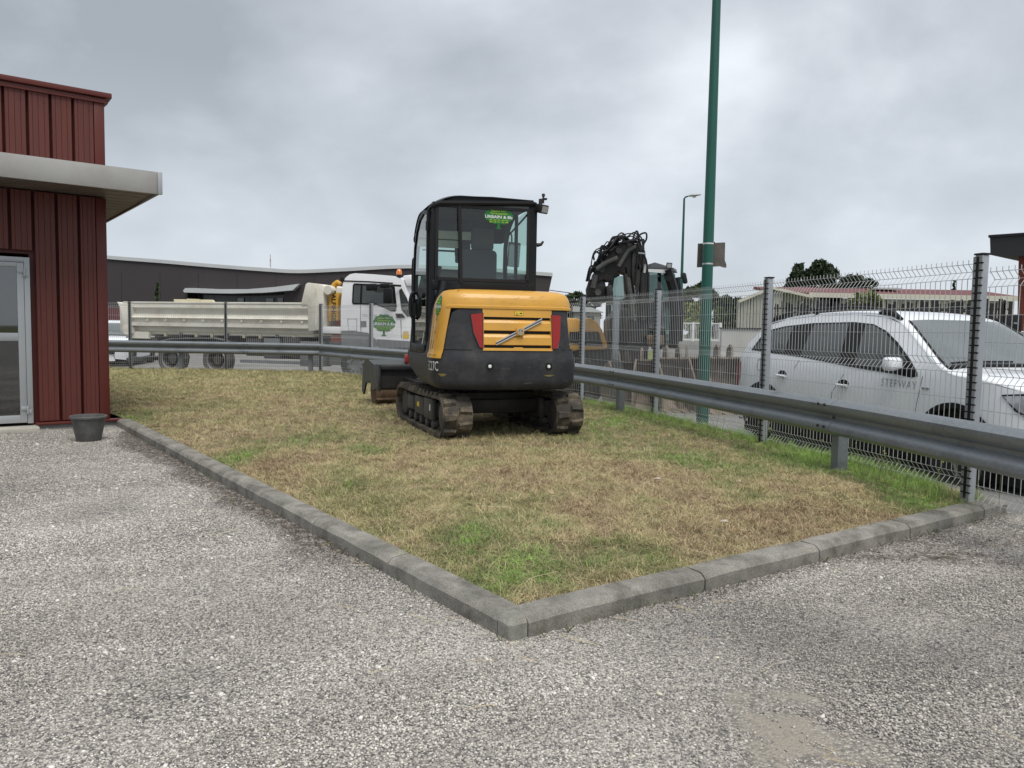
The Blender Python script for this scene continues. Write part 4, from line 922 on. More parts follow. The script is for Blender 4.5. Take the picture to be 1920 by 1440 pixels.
# ---- undercarriage (tracks stand 5 degrees off the upper body)
TM = Matrix.Translation((-.03, -.06, 0)) @ Matrix.Rotation(math.radians(5), 4, 'Z')
ux, uz = 1.15, .242
def stadium(hl, r, zc, n=12, n2=10):
    o = []
    for k in range(n+1): a = -PI/2+PI*k/n; o.append((hl-r+r*math.cos(a), zc+r*math.sin(a)))
    for k in range(1, n2): o.append((lerp(hl-r, -(hl-r), k/n2), zc+r+.012*math.sin(PI*k/n2)*-1))
    for k in range(n+1): a = PI/2+PI*k/n; o.append((-(hl-r)+r*math.cos(a), zc+r*math.sin(a)))
    for k in range(1, n2): o.append((lerp(-(hl-r), hl-r, k/n2), zc-r))
    return o
lug_me = None
for sx in (-1, 1):
    xc = sx*.655; w = .165
    tr = bpy.data.objects.new('rubber_track', None); COL.objects.link(tr); tr.parent = ex; tr.matrix_local = TM @ Matrix.Translation((xc, 0, 0))
    oo = stadium(ux, .220, uz); ii = stadium(ux-.035, .185, uz); n_ = len(oo)
    b = MB(); b.v = [Vector((x, y, z)) for x in (-w, w) for y, z in oo]+[Vector((x, y, z)) for x in (-w, w) for y, z in ii]
    for k in range(n_):
        k2 = (k+1) % n_; b.f += [(k, k2, n_+k2, n_+k), (2*n_+k, 3*n_+k, 3*n_+k2, 2*n_+k2), (k, 2*n_+k, 2*n_+k2, k2), (n_+k, n_+k2, 3*n_+k2, 3*n_+k)]
    b.build('belt', M_track, tr, smooth=40)
    per_ = [0]
    for i in range(1, n_+1): per_.append(per_[-1]+math.hypot(oo[i % n_][0]-oo[i-1][0], oo[i % n_][1]-oo[i-1][1]))
    Lp = per_[-1]; NL = 30
    for k in range(NL):
        for hx in (-1, 1):
            s = ((k+(0.5 if hx > 0 else 0))/NL*Lp) % Lp; i = max(j for j in range(n_+1) if per_[j] <= s); i = min(i, n_-1); t = (s-per_[i])/(per_[i+1]-per_[i])
            p0, p1 = oo[i], oo[(i+1) % n_]; y = lerp(p0[0], p1[0], t); z = lerp(p0[1], p1[1], t)
            cd = (y-max(-(ux-.220), min(ux-.220, y)), z-uz); l = math.hypot(*cd); nrm = Vector((0, cd[0]/l, cd[1]/l)); tan = Vector((0, nrm.z, -nrm.y))
            if lug_me is None:
                q = MB(); q.hull([Vector((-.072, -.050, 0)), Vector((.074, -.030, 0)), Vector((.074, .040, 0)), Vector((-.072, .050, 0))], [Vector((-.066, -.032, .030)), Vector((.066, -.014, .030)), Vector((.066, .026, .030)), Vector((-.066, .034, .030))])
                lo = q.build('tread_lug', M_track, tr, smooth=None); lug_me = lo.data
            else: lo = add('tread_lug', lug_me, tr)
            X_ = Vector((hx*-1.0, 0, 0)); Zx = nrm; Yx = Zx.cross(X_)
            lo.matrix_local = Matrix.Translation((hx*.084, y+nrm.y*-.001, z+nrm.z*-.001)) @ Matrix((X_, Yx, Zx)).transposed().to_4x4()
    b = MB(); b.box((0, .10, .27), (.20, 1.36, .19)); b.box((0, .66, .28), (.17, .36, .13)); b.build('track_frame', M_trackframe, tr, bevel=.02)
    b = MB()
    xo = sx*-1
    for y0, l_, h_ in ((-.42, .40, .24), (-.0, .42, .21), (.42, .30, .17)): b.box((-.118*1, y0, .28), (.05, l_-.015, h_)); b.box((.118, y0, .28), (.05, l_-.015, h_))
    b.build('side_cover', M_trackframe, tr, bevel=.012)
    b = MB(); b.lathe([(.05, -.12), (.165, -.10), (.175, -.06), (.175, .06), (.165, .10), (.05, .12)], (0, -.90, uz), 'X', 22); b.build('drive_sprocket', M_trackframe, tr)
    b = MB(); b.lathe([(.06, -.11), (.15, -.10), (.18, -.05), (.18, .05), (.15, .10), (.06, .11)], (0, .91, uz), 'X', 22); b.build('idler_wheel', M_trackframe, tr)
    for k in range(5):
        b = MB(); b.lathe([(.03, -.13), (.055, -.12), (.055, -.07), (.04, -.05), (.04, .05), (.055, .07), (.055, .12), (.03, .13)], (0, -.56+.27*k, .115), 'X', 12); b.build('track_roller', M_trackframe, tr)
    q = MB()
    for k in range(24):
        for hx in (-.06, .06): q.box((hx, -.78+.066*k, .068), (.03, .022, .035))
    tag(q.build('drive_teeth', M_track, tr, smooth=None), kind='stuff')
    if sx < 0:
        b = MB(); b.box((-.145, .02, .29), (.003, .10, .055)); b.build('yellow_label', M_syel, tr); b = MB(); b.box((-.145, -.52, .30), (.003, .035, .07)); b.build('white_label', M_swhite, tr)
b = MB(); b.box((0, 0, .36), (1.05, .95, .20)); b.box((0, .1, .30), (.80, 1.15, .15)); b.tube([Z(0, 0, .40), Z(0, 0, .56)], .42, 28)
for sy in (-.45, .50): b.box((0, sy, .30), (1.3, .16, .16))
b.build('undercarriage_frame', M_dark, ex, M=TM, bevel=.01)
# blade
bl_ = bpy.data.objects.new('dozer_blade', None); COL.objects.link(bl_); bl_.parent = ex; bl_.matrix_local = TM @ Matrix.Translation((-.03, 1.70, .34))
b = MB(); prof = [(0.05, .34), (.0, .34), (-.045, .25), (-.05, .12), (-.01, 0), (.05, -.02), (.03, .02), (-.025, .13), (-.02, .25), (.03, .32)]
b.hull([Vector((-.92, y, z)) for y, z in prof], [Vector((.92, y, z)) for y, z in prof]); b.build('blade_plate', M_dark, bl_, smooth=40)
b = MB(); b.box((-.925, -.04, .16), (.025, .20, .37)); b.box((.925, -.04, .16), (.025, .20, .37)); b.box((0, -.075, .30), (1.8, .05, .05)); b.build('blade_rib', M_char, bl_, bevel=.003)
b = MB(); b.box((0, -.075, .10), (1.8, .03, .16)); b.build('blade_back', M_dark, bl_)
for sx in (-.36, .36):
    b = MB(); b.bar((sx*1.5, -.06, .10), (sx, -1.05, .04), .09, .12); b.build('push_arm', M_dark, bl_, bevel=.006)
# boom, arm, hitch and bucket reach out in front
boom = bpy.data.objects.new('boom', None); COL.objects.link(boom); boom.parent = ex
BMx = Matrix.Translation((-.17, .75, 0)) @ Matrix.Rotation(math.radians(8), 4, 'Z')
def Bm(x, y, z): return BMx @ Vector((x, y, z))
b = MB(); b.tube([Bm(0, .0, .75), Bm(0, .35, 1.35), Bm(0, .85, 1.75), Bm(0, 1.45, 1.80)], [.14, .15, .15, .10], 4, rot=PI/4); b.build('boom_beam', M_dark, boom, smooth=None)
b = MB(); b.tube([Bm(0, 1.35, 1.95), Bm(0, 1.75, 1.35), Bm(0, 2.0, .75)], [.10, .12, .09], 4, rot=PI/4); b.build('stick', M_dark, boom, smooth=None)
b = MB(); b.box(Bm(0, 0, .68), (.34, .34, .30)); b.build('swing_post', M_dark, boom, bevel=.02)
b = MB(); b.tube([Bm(0, .2, .8), Bm(0, .6, 1.25)], .055, 12); b.tube([Bm(0, .6, 1.25), Bm(0, .9, 1.55)], .03, 12); b.build('lift_cylinder', M_dark, boom)
hit = MB(); hit.box(Bm(.03, 2.05, .72), (.30, .24, .12)); hit.box(Bm(.03, 2.05, .62), (.24, .34, .10)); hit.build('red_hitch', mat('red_paint', (.42, .02, .015), .4), boom, bevel=.01)
b = MB()
for k in range(4): b.tube(bez([Bm(-.12+.07*k, 1.72, .66), Bm(-.15+.08*k, 1.76, .80+.03*(k % 2)), Bm(-.10+.06*k, 1.90, .84), Bm(-.04+.04*k, 1.95, .68)], 5), .018, 6)
b.build('hydraulic_hose', M_black, boom)
bk = bpy.data.objects.new('ditching_bucket', None); COL.objects.link(bk); bk.parent = ex; bk.matrix_local = BMx @ Matrix.Translation((.06, 2.28, 0)) 
M_bk = mat('bucket_paint', (.055, .065, .065), .5, .2, var=.25, scale=5, dirt=(.10, .085, .065), dscale=4, damt=.5)
pr = [(-.30, .34), (-.27, .63), (.05, .69), (.42, .62), (.50, .30), (.46, .30), (.38, .58), (.05, .65), (-.23, .60), (-.25, .34)]
b = MB(); b.hull([Vector((-.68, y, z)) for y, z in pr], [Vector((.68, y, z)) for y, z in pr]); b.build('housing', M_bk, bk, smooth=None, bevel=.004)
for sx in (-.68, .68):
    b = MB(); b.prism([(-.33, .26), (-.29, .63), (.05, .69), (.42, .62), (.52, .18), (.40, .12), (.24, .32), (-.05, .36), (-.22, .22)], lambda u, v, w: Vector((sx+w, u, v)), -.014, .014); b.build('side_plate', M_bk, bk)
b = MB(); b.lathe([(.02, -.77), (.17, -.77), (.175, -.76), (.175, .76), (.17, .77), (.02, .77)], (-.02, .03+.15, 0), 'X', 26); 
b = MB(); b.lathe([(.02, -.64), (.20, -.64), (.205, -.63), (.205, .63), (.20, .64), (.02, .64)], (0, -.06, .215), 'X', 28); b.build('roller', M_rust, bk)
b = MB(); b.box((0, -.24, .10), (1.28, .03, .03)); b.box((0, -.05, .44), (1.3, .30, .03)); b.build('scraper_bar', M_rust, bk)
b = MB(); b.bar((-.5, -.28, .50), (-.5, -.28, .36), .05); b.tube([(-.55, -.29, .37), (-.50, -.31, .37)], .03, 10); b.build('lug_bolt', M_galv, bk)

# ------------------------------------------------------------------ silver-white estate car behind the fence
M_carp = mat('pearl_white_paint', (.80, .83, .87), .30, .0, var=.02, coat=.6)
M_cglass = mat('tinted_glass', (.050, .057, .058), .08, 0, var=.25, scale=3, coat=.35)
M_wglass = mat('sky_sheen_windscreen', (.12, .14, .14), .05, .25, var=.1, coat=1.0)  # grey base lifted so the colour carries the sky's reflection
M_trim = mat('black_trim', (.008, .008, .009), .45, spec=.3)
M_tyre = mat('tyre', (.02, .02, .02), .85, var=.2)
M_rim = mat('wheel_rim', (.38, .39, .40), .3, .6)
M_hl = mat('headlamp_glass', (.42, .44, .46), .08, .4, var=.3, scale=20, coat=1)
CG = -.25
CPL = Vert((3.1, 10.5), (1.25, -3.9))
CW_ = 1.80
PROF = [(-.20, .0), (-.24, .20), (-.23, .45), (-.17, .72), (-.07, .97), (.10, 1.19), (.33, 1.36), (.70, 1.435), (1.3, 1.478), (1.9, 1.480), (2.35, 1.445), (2.62, 1.365), (2.95, 1.155), (3.22, .975), (3.42, .885), (3.75, .85), (4.05, .775), (4.24, .66), (4.33, .50), (4.36, .30), (4.34, .0)]
def prof_z(u): return float(np.interp(u, [p[0] for p in PROF[2:-2]], [p[1] for p in PROF[2:-2]]))
def car_w(u, z):
    w = .0+.03*((z-.45)/.5)**2 if z < .85 else .02+.23*((z-.85)/.6)**1.15
    if z < .85: w = .0+.018*((z-.50)/.35)**2
    w += .13*max(0, (.25-u)/.5)**2.2+.42*max(0, (u-3.65)/.72)**2.4
    return w
def build_car(loc, rz, label, group=None):
    t = thing('parked_car', label, 'car', loc, rz, group)
    zz = -CG
    F = lambda u, z, o=0.0: Vector((u, car_w(u, z)-o, z+zz))
    G = lambda u, z, o=0.0: Vector((u, CW_-car_w(u, z)+o, z+zz))
    body = bpy.data.objects.new('body', None); COL.objects.link(body); body.parent = t
    drop = .055
    top = [(u, z-drop if 0 < i < len(PROF)-1 else z) for i, (u, z) in enumerate(PROF)]
    def arch(uc, zc, r): return [(uc+r*math.cos(a), zc+r*math.sin(a)) for a in np.linspace(PI+.25, -.25, 18)]
    sill = -.02
    rear, fr = (.55, .12), (3.47, .12)
    poly = [p for p in top if p[1] > .05]
    poly = poly+[(4.33, .08)]+[(4.0, .03)]+[p for p in arch(fr[0], fr[1], .405)][::-1]+[p for p in arch(rear[0], rear[1], .405)][::-1]+[(.05, .04), (-.2, .06)]
    for fn in (F, G):
        b = MB(); b.patch(poly, lambda u, z: fn(u, z), .10); b.build('side_panel', M_carp, body, smooth=50)
    # upper shell
    pf = [Vector((u, z, 0)) for u, z in PROF]; pb = bez(pf, 6)
    def shell(i, v, o=0.0):
        u, z = pb[i].x, pb[i].y; ze = z-drop; w0 = car_w(u, max(.1, ze)); a = PI*v; c = math.copysign(abs(math.cos(a))**.55, math.cos(a)); s_ = math.sin(a)**.8
        mid = CW_/2
        j = min(i+1, len(pb)-1); k = max(i-1, 0); tg = Vector((pb[j].x-pb[k].x, 0, pb[j].y-pb[k].y)).normalized(); nn = Vector((-tg.z, 0, tg.x))
        inward = nn*-(drop)*(1-s_)
        return Vector((u, mid-(mid-w0)*c, z+zz))+inward+nn*o
    n_ = len(pb)
    b = MB()
    for i in range(n_):
        for v in np.linspace(0, 1, 21): b.v.append(shell(i, v))
    b.f = [(i*21+j, (i+1)*21+j, (i+1)*21+j+1, i*21+j+1) for i in range(n_-1) for j in range(20)]
    b.build('upper_shell', M_carp, body, smooth=50)
    def idx(u): return min(range(len(pb)), key=lambda i: abs(pb[i].x-u))
    i0, i1 = idx(2.60), idx(3.36)
    b = MB(); nu_ = i1-i0
    for i in range(i0, i1+1):
        f = (i-i0)/nu_
        for v in np.linspace(lerp(.20, .13, f), 1-lerp(.20, .13, f), 15): b.v.append(shell(i, v, .006))
    b.f = [(i*15+j, (i+1)*15+j, (i+1)*15+j+1, i*15+j+1) for i in range(nu_) for j in range(14)]
    b.build('windscreen', M_wglass, t, smooth=50)
    b = MB()
    for v0, v1 in ((.10, .135),):
        pass
    b.tube([shell(i1, v, .012) for v in np.linspace(.13, .87, 12)], .022, 6); b.tube([shell(i1-2, v, .02) for v in np.linspace(.2, .5, 6)], .010, 5); b.tube([shell(i, lerp(.20, .13, (i-i0)/nu_), .006) for i in range(i0, i1+1)], .011, 5); b.tube([shell(i, 1-lerp(.20, .13, (i-i0)/nu_), .006) for i in range(i0, i1+1)], .011, 5)
    b.build('wiper_cowl', M_trim, t)
    i2, i3 = idx(-.10), idx(.26); b = MB()
    for i in range(i2, i3+1):
        for v in np.linspace(.18, .82, 9): b.v.append(shell(i, v, .006))
    b.f = [(i*9+j, (i+1)*9+j, (i+1)*9+j+1, i*9+j+1) for i in range(i3-i2) for j in range(8)]
    if i3 > i2: b.build('rear_window', M_cglass, t, smooth=50)
    S = CPL.P
    band = S([(1402, 656), (1412, 632), (1428, 617), (1450, 611), (1500, 605), (1575, 603), (1612, 607), (1640, 620), (1668, 642), (1700, 674), (1718, 698), (1719, 706), (1706, 708), (1680, 702), (1600, 689), (1500, 670)])
    panes = [S([(1407, 653), (1417, 634), (1432, 620), (1452, 614), (1466, 612), (1464, 661)]), S([(1503, 608), (1567, 606), (1570, 680), (1496, 667)]), S([(1598, 608), (1614, 610), (1638, 623), (1666, 646), (1690, 672), (1692, 696), (1600, 684)])]
    for fn in (F, G):
        b = MB(); b.patch(band, lambda u, z: fn(u, z, .004), .12); sw = b.build('window_surround', M_trim, t, smooth=50)
        for pn in panes: b = MB(); b.patch(pn, lambda u, z: fn(u, z, .008), .12); b.build('side_window', M_cglass, sw, smooth=50)
    for fn, sg_ in ((F, 1), (G, -1)):
        for nm, us in (('a', 1),):
            rr = [shell(idx(u), .105 if sg_ > 0 else .895, h) for u, h in ((.40, .0), (.55, .045), (.9, .06), (1.6, .062), (2.2, .055), (2.42, .03), (2.55, 0))]
            b = MB(); b.tube(bez(rr, 4), .016, 8, flat=1.3); 
            for u0_, u1_ in ((.40, .62), (2.22, 2.58)): b.tube([shell(idx(u0_), .105 if sg_ > 0 else .895, .012), shell(idx((u0_+u1_)/2), .105 if sg_ > 0 else .895, .040), shell(idx(u1_), .105 if sg_ > 0 else .895, .012)], [.018, .035, .018], 8)
            b.tube([shell(idx(1.15), .105 if sg_ > 0 else .895, .0), shell(idx(1.15), .105 if sg_ > 0 else .895, .05)], .03, 6)
            b.build('roof_rail', M_trim, t)
    # seams, handles, flap, repeater
    b = MB()
    for pts in ([(1582, 700), (1560, 735), (1557, 760)], [(1728, 706), (1722, 740), (1715, 775)], [(1496, 675), (1488, 690), (1487, 740)]):
        b.tube([F(*CPL.S(*q), .001) for q in pts], .0035, 4)
    cx_, cz_ = CPL.S(1428, 684); b.tube([F(cx_+.11*math.copysign(abs(math.cos(a))**.5, math.cos(a)), cz_+.075*math.copysign(abs(math.sin(a))**.5, math.sin(a)), .001) for a in np.linspace(0, 2*PI, 24)[:-1]], .003, 4, closed=True)
    b.build('panel_gap', mat('panel_gap', (.06, .06, .065), .6), body)
    for q in ((1466, 701), (1581, 719)):
        u, z = CPL.S(*q); b = MB(); b.patch([(u+.085*math.cos(a), z+.045*math.sin(a)) for a in np.linspace(0, 2*PI, 18)[:-1]], lambda u, z: F(u, z, .003), .05); h = b.build('handle_recess', M_trim, t)
        b = MB(); b.tube([F(u-.08, z-.018, .02), F(u, z-.02, .034), F(u+.08, z-.022, .02)], .016, 8, flat=1.4); b.build('door_handle', M_carp, h)
    b = MB(); u, z = CPL.S(1735, 728); b.box(F(u, z, .006), (.085, .012, .02)); b.build('repeater_badge', M_rim, t, bevel=.003)
    # mirror
    u, z = CPL.S(1684, 686); b = MB(); b.box(F(u+.02, z+.02, .13), (.13, .20, .14), Matrix.Rotation(.15, 3, 'Z')); m_ = b.build('wing_mirror', M_carp, t, bevel=.045, seg=4); b = MB(); b.box(F(u+.03, z-.045, .04), (.09, .12, .05)); b.build('mirror_foot', M_trim, m_, bevel=.01)
    u, z = CPL.S(1684, 686); b = MB(); b.box(G(u+.02, z+.02, .13), (.13, .20, .14), Matrix.Rotation(-.15, 3, 'Z')); b.build('wing_mirror', M_carp, t, bevel=.045, seg=4)
    # lamps
    for fn in (F, G):
        b = MB(); hp = [(3.92, .68), (4.10, .70), (4.26, .60), (4.27, .48), (4.14, .47), (4.02, .56)]; b.patch(hp, lambda u, z: fn(u, z, .006), .05); h = b.build('headlamp', M_hl, t, smooth=60); b = MB(); b.tube([fn(u, z, .006) for u, z in hp], .011, 5, closed=True); b.build('lamp_rim', M_trim, h)
        b = MB(); tp = [(-.13, .84), (-.04, .80), (-.02, .60), (-.10, .46), (-.21, .46), (-.20, .66)]; b.patch(tp, lambda u, z: fn(u, z, .006), .04); b.build('tail_lamp', M_lampred, t, smooth=60)
    b = MB(); b.tube([shell(idx(-.17), v, .010) for v in np.linspace(.06, .16, 5)], .09, 8, flat=.2); b.build('lamp_wrap', M_lampred, t)
    b = MB(); b.box((4.36, CW_/2, .33+zz), (.06, 1.0, .16)); b.build('front_grille', M_trim, t, bevel=.02)
    # lower cladding, underside
    for fn in (F, G):
        b = MB(); b.patch([(.97, -.02), (3.05, -.02), (3.05, .10), (.97, .10)], lambda u, z: fn(u, z, .01), .2); b.build('sill_cladding', M_trim, t)
        for uc in (rear[0], fr[0]):
            b = MB(); b.patch([(uc+.455*math.cos(a), .12+.455*math.sin(a)) for a in np.linspace(-.25, PI+.25, 22)]+[(uc+.40*math.cos(a), .12+.40*math.sin(a)) for a in np.linspace(PI+.25, -.25, 22)], lambda u, z: fn(u, z, .012), .1); b.build('arch_trim', M_trim, t)
    b = MB(); b.box((2.05, CW_/2, .18), (4.2, CW_-.30, .12)); b.box((rear[0], CW_/2, .5), (.85, CW_-.14, .55)); b.box((fr[0], CW_/2, .5), (.85, CW_-.14, .5)); b.build('underbody', M_trim, t)
    for uc in (rear[0], fr[0]):
        for y_, s_ in ((.115, -1), (CW_-.115, 1)):
            w_ = bpy.data.objects.new('wheel', None); COL.objects.link(w_); w_.parent = t; w_.location = (uc, y_, .325)
            b = MB(); b.lathe([(.20, -.10), (.29, -.105), (.322, -.08), (.325, .08), (.29, .105), (.20, .10)], axis='Y', n=30); b.build('tyre', M_tyre, w_)
            b = MB(); b.lathe([(.21, s_*.095), (.20, s_*.06), (.05, s_*.075), (.03, s_*.085)], axis='Y', n=20)
            for k in range(5):
                a = 2*PI*k/5; b.bar((0, s_*.085, 0), (.20*math.cos(a), s_*.088, .20*math.sin(a)), .02, .05)
            b.build('rim', M_rim, w_)
    return t, F
car, CF = build_car((3.1, 10.5, CG), CPL.ang, 'white estate car with roof rails parked behind the mesh fence')
u, z = CPL.S(1685, 718); M_let = mat('grey_lettering', (.30, .31, .33), .5)
u0, z0_ = CPL.S(1652, 717); u1, z1_ = CPL.S(1718, 724)
def letf(x, y):
    u = (u0+u1)/2+x; return CF(u, lerp(z0_, z1_, (u-u0)/(u1-u0))+y, .003)
me = font_mesh('STEPWAY', .115, bold=.0, space=1.15); xs = [v.co.x for v in me.vertices]; k = (u1-u0)/(max(xs)-min(xs)); xc = (max(xs)+min(xs))/2
for v in me.vertices: v.co = letf((v.co.x-xc)*k, v.co.y)
me.materials.clear(); me.materials.append(M_let); add('door_lettering', me, car)
def copy_tree(o, parent=None):
    c = o.copy(); COL.objects.link(c)
    if parent is not None: c.parent = parent
    for ch in list(o.children): copy_tree(ch, c)
    return c
c2 = copy_tree(car); q = at(262, 640, 31); c2.location = (q.x, 30.2, -.4); c2.rotation_euler = (0, 0, math.radians(205+60)); c2['label'] = 'white car seen front-on at the left, between the red building and the tipper truck'; car['group'] = c2['group'] = 'white parked cars'
for ch in list(c2.children):
    if ch.name.startswith('door_lettering'): bpy.data.objects.remove(ch)
q = at(205, 640, 30); c2.location = (q.x-.8, 31.5, -.4); c2.rotation_euler = (0, 0, math.radians(-78))

# ------------------------------------------------------------------ tipper truck
TP = Vert((-12.6, 24.6), (9.75, -3.0)); TG = -.36
tk = thing('tipper_truck', 'white cab hook-lift truck carrying a long cream tipper body behind the fence', 'truck', (-12.6, 24.6, TG), TP.ang)
def T3(u, z, w=0.0): return Vector((u, w, z-TG))
M_cream = mat('cream_paint', (.70, .68, .60), .5, var=.08, scale=1.5, dirt=(.40, .34, .25), dscale=1.6, damt=.45, fine=.05)
M_cream2 = mat('pale_yellow_paint', (.62, .57, .40), .5, var=.1, scale=3, dirt=(.35, .27, .17), dscale=3, damt=.5)
M_twhite = mat('truck_white', (.82, .83, .85), .35, var=.03, coat=.4)
M_chas = mat('chassis', (.055, .055, .055), .6, var=.3, scale=5, dirt=(.13, .115, .10), dscale=3, damt=.6)
M_tgrey = mat('truck_grey_plastic', (.16, .17, .18), .6, var=.1)
M_tyreg = mat('dusty_tyre', (.085, .083, .078), .9, var=.2, scale=6)
zy = lambda y, x=400: TP.S(x, y)[1]
ub0, ub1 = TP.S(232, 600)[0], TP.S(578, 600)[0]
bd = bpy.data.objects.new('tipper_body', None); COL.objects.link(bd); bd.parent = tk
zt_ = [zy(568), zy(577), zy(580), zy(588), zy(597), zy(600), zy(606), zy(613), zy(628)]
prof = [(.0, zt_[0]), (-.02, zt_[1]), (.09, zt_[2]), (.10, zt_[3]-.02), (-.03, zt_[4]), (.06, zt_[5]), (.07, zt_[6]-.0), (.0, zt_[6]), (.0, zt_[7]), (.20, zt_[7]+.0), (.20, zt_[8]), (2.30, zt_[8]), (2.5, zt_[7]), (2.5, zt_[0]), (2.42, zt_[0]), (2.40, zt_[7]+.1), (.14, zt_[7]+.1), (.10, zt_[0])]
b = MB(); q = len(prof); b.hull([T3(ub0+.15, z, w) for w, z in prof], [T3(ub1+.05, z, w) for w, z in prof]); b.build('side_wall', M_cream, bd, smooth=None)
b = MB(); b.box(T3((ub0+ub1)/2, zt_[0]+.0, .04), (ub1-ub0, .13, .055)); b.build('top_rail', M_cream, bd, bevel=.01)
b = MB(); b.prism(TP.P([(221, 566), (227, 569), (250, 570), (245, 612), (240, 626), (228, 622), (226, 575)]), lambda u, v, w: T3(u, v, w), -.05, 2.5); b.build('tailgate', M_cream, bd, bevel=.01)
b = MB(); b.prism(TP.P([(234, 612), (248, 612), (249, 624), (244, 628), (236, 626)]), lambda u, v, w: T3(u, v, w), -.08, .3); b.build('tailgate_hinge', M_cream, bd)
b = MB(); b.prism(TP.P([(228, 555), (304, 556), (316, 570), (232, 570)]), lambda u, v, w: T3(u, v, w), 2.30, 2.42); b.build('far_side_board', M_cream2, bd, bevel=.01)
b = MB(); b.prism(TP.P([(258, 554), (282, 555), (282, 562), (258, 562)]), lambda u, v, w: T3(u, v, w), 2.22, 2.29); b.build('patch_plate', M_cream2, bd)
b = MB(); b.prism(TP.P([(565, 572), (574, 533), (578, 530), (604, 533), (608, 536), (608, 600), (604, 618), (579, 622), (578, 572)]), lambda u, v, w: T3(u, v, w), -.04, 2.52); b.build('headboard', M_cream, bd, bevel=.02)
b = MB(); b.box(T3(TP.S(594, 570)[0], TP.S(594, 577)[1], -.047), (.03, .012, 1.15)); b.build('headboard_rib', M_cream, bd)
for k in range(10):
    b = MB(); u = lerp(ub0+.25, ub1-.2, k/9); b.lathe([(.035, -.02), (.03, .0)], T3(u, zt_[5]-.02, -.01), 'Y', 8); b.build('latch', M_cream, bd)
b = MB(); u0_, u1_ = TP.S(325, 640)[0], TP.S(605, 640)[0]
b.box(T3((u0_+u1_)/2, zy(634)+.02, .75), (u1_-u0_, .08, .28)); b.box(T3((u0_+u1_)/2, zy(634), 1.75), (u1_-u0_, .08, .28)); b.box(T3(4.3, zy(622), 1.25), (8.4, 1.0, .10))
b.box(T3(.9, zy(640), 1.25), (1.0, 2.2, .12)); b.box(T3(6.0, zy(668), .35), (1.6, .06, .06))
b.box(T3(9.3, .25, 1.25), (2.4, 1.0, .4)); b.build('chassis_frame', M_chas, tk)
for k in range(11):
    b = MB(); b.box(T3(lerp(ub0+.3, ub1-.6, k/10), zy(629), 1.25), (.09, 2.2, .12)); b.build('cross_member', M_cream2 if k % 3 else M_chas, tk)
b = MB(); b.box(T3(4.0, zy(624), .22), (7.2, .06, .05)); b.build('sub_rail', M_cream2, tk)
for (q0, q1, y0, y1, m, w) in ((455, 485, 634, 668, M_chas, .15), (490, 520, 634, 672, M_tgrey, .1), (525, 558, 632, 670, M_chas, .12), (562, 602, 640, 688, M_tgrey, .0), (606, 636, 640, 686, M_tgrey, .3)):
    a0, z1_ = TP.S(q0, y0); a1, z0_ = TP.S(q1, y1); b = MB(); b.box(T3((a0+a1)/2, (z0_+z1_)/2, w+.3), (abs(a1-a0), .6, z1_-z0_)); b.build('equipment_box', m, tk, bevel=.02)
a0, za_ = TP.S(450, 677); a1, _ = TP.S(562, 682); b = MB(); b.box(T3((a0+a1)/2, za_, .02), (a1-a0, .04, .09)); b.box(T3((a0+a1)/2, za_+.3, .02), (a1-a0, .04, .05)); b.build('side_guard', M_galv, tk)
for px_ in (318, 345, 415, 440): pass
def twheel(u, front=False):
    w_ = bpy.data.objects.new('wheel', None); COL.objects.link(w_); w_.parent = tk; w_.location = T3(u, .135, .20)
    b = MB(); P_ = [(.30, -.13), (.44, -.15), (.50, -.11), (.505, .11), (.44, .15), (.30, .13)]; nn_ = 34; b0_ = 0
    for r_, h_ in P_:
        for k in range(nn_): b.v.append(Vector((r_*math.cos(2*PI*k/nn_), h_, r_*math.sin(2*PI*k/nn_))))
    for i in range(6):
        for k in range(nn_): k2 = (k+1) % nn_; j = (i+1) % 6; b.f.append((i*nn_+k, i*nn_+k2, j*nn_+k2, j*nn_+k))
    b.build('tyre', M_tyre if front else M_tyreg, w_)
    b = MB()
    if front: b.lathe([(.295, -.10), (.285, -.135), (.20, -.150), (.165, -.150), (.155, -.08), (.0, -.08)], axis='Y', n=28)
    else: b.lathe([(.295, .10), (.285, .08), (.20, .06), (.16, .0), (.15, -.06), (.0, -.06)], axis='Y', n=28)
    b.build('rim', M_galv if front else M_chas, w_)
    b = MB()
    for k in range(10): a = 2*PI*k/10; b.disc((.232*math.cos(a), -.146 if front else .05, .232*math.sin(a)), .03, .03, 'Y', 8)
    b.build('wheel_nut', M_dark, w_)
    if not front:
        b = MB(); b.lathe([(.30, -.10), (.30, -.135), (.325, -.150), (.335, -.140), (.31, -.10)], axis='Y', n=34, cap=False); b.build('rim_edge', M_galv, w_)
twheel(TP.S(317, 672)[0]); twheel(TP.S(402, 672)[0]); twheel(TP.S(665, 683)[0], True)
fz = [(TP.S(292, 645)), (TP.S(302, 638)), (TP.S(320, 634)), (TP.S(360, 633)), (TP.S(400, 633)), (TP.S(420, 637)), (TP.S(428, 646))]
b = MB(); b.hull([T3(u, z, .0) for u, z in fz]+[T3(u, z-.03, .0) for u, z in fz[::-1]], [T3(u, z, .55) for u, z in fz]+[T3(u, z-.03, .55) for u, z in fz[::-1]]); b.build('mudguard', M_tgrey, tk, smooth=None)
b = MB(); b.prism(TP.P([(236, 672), (245, 669), (266, 670), (266, 676), (245, 678), (238, 677)]), lambda u, v, w: T3(u, v, w), .0, 2.2); b.build('rear_bumper', M_chas, tk)
b = MB(); b.box(T3(TP.S(255, 631)[0], zy(631), .1), (.9, .1, .22)); b.build('rear_lamp_bar', M_cream, tk)
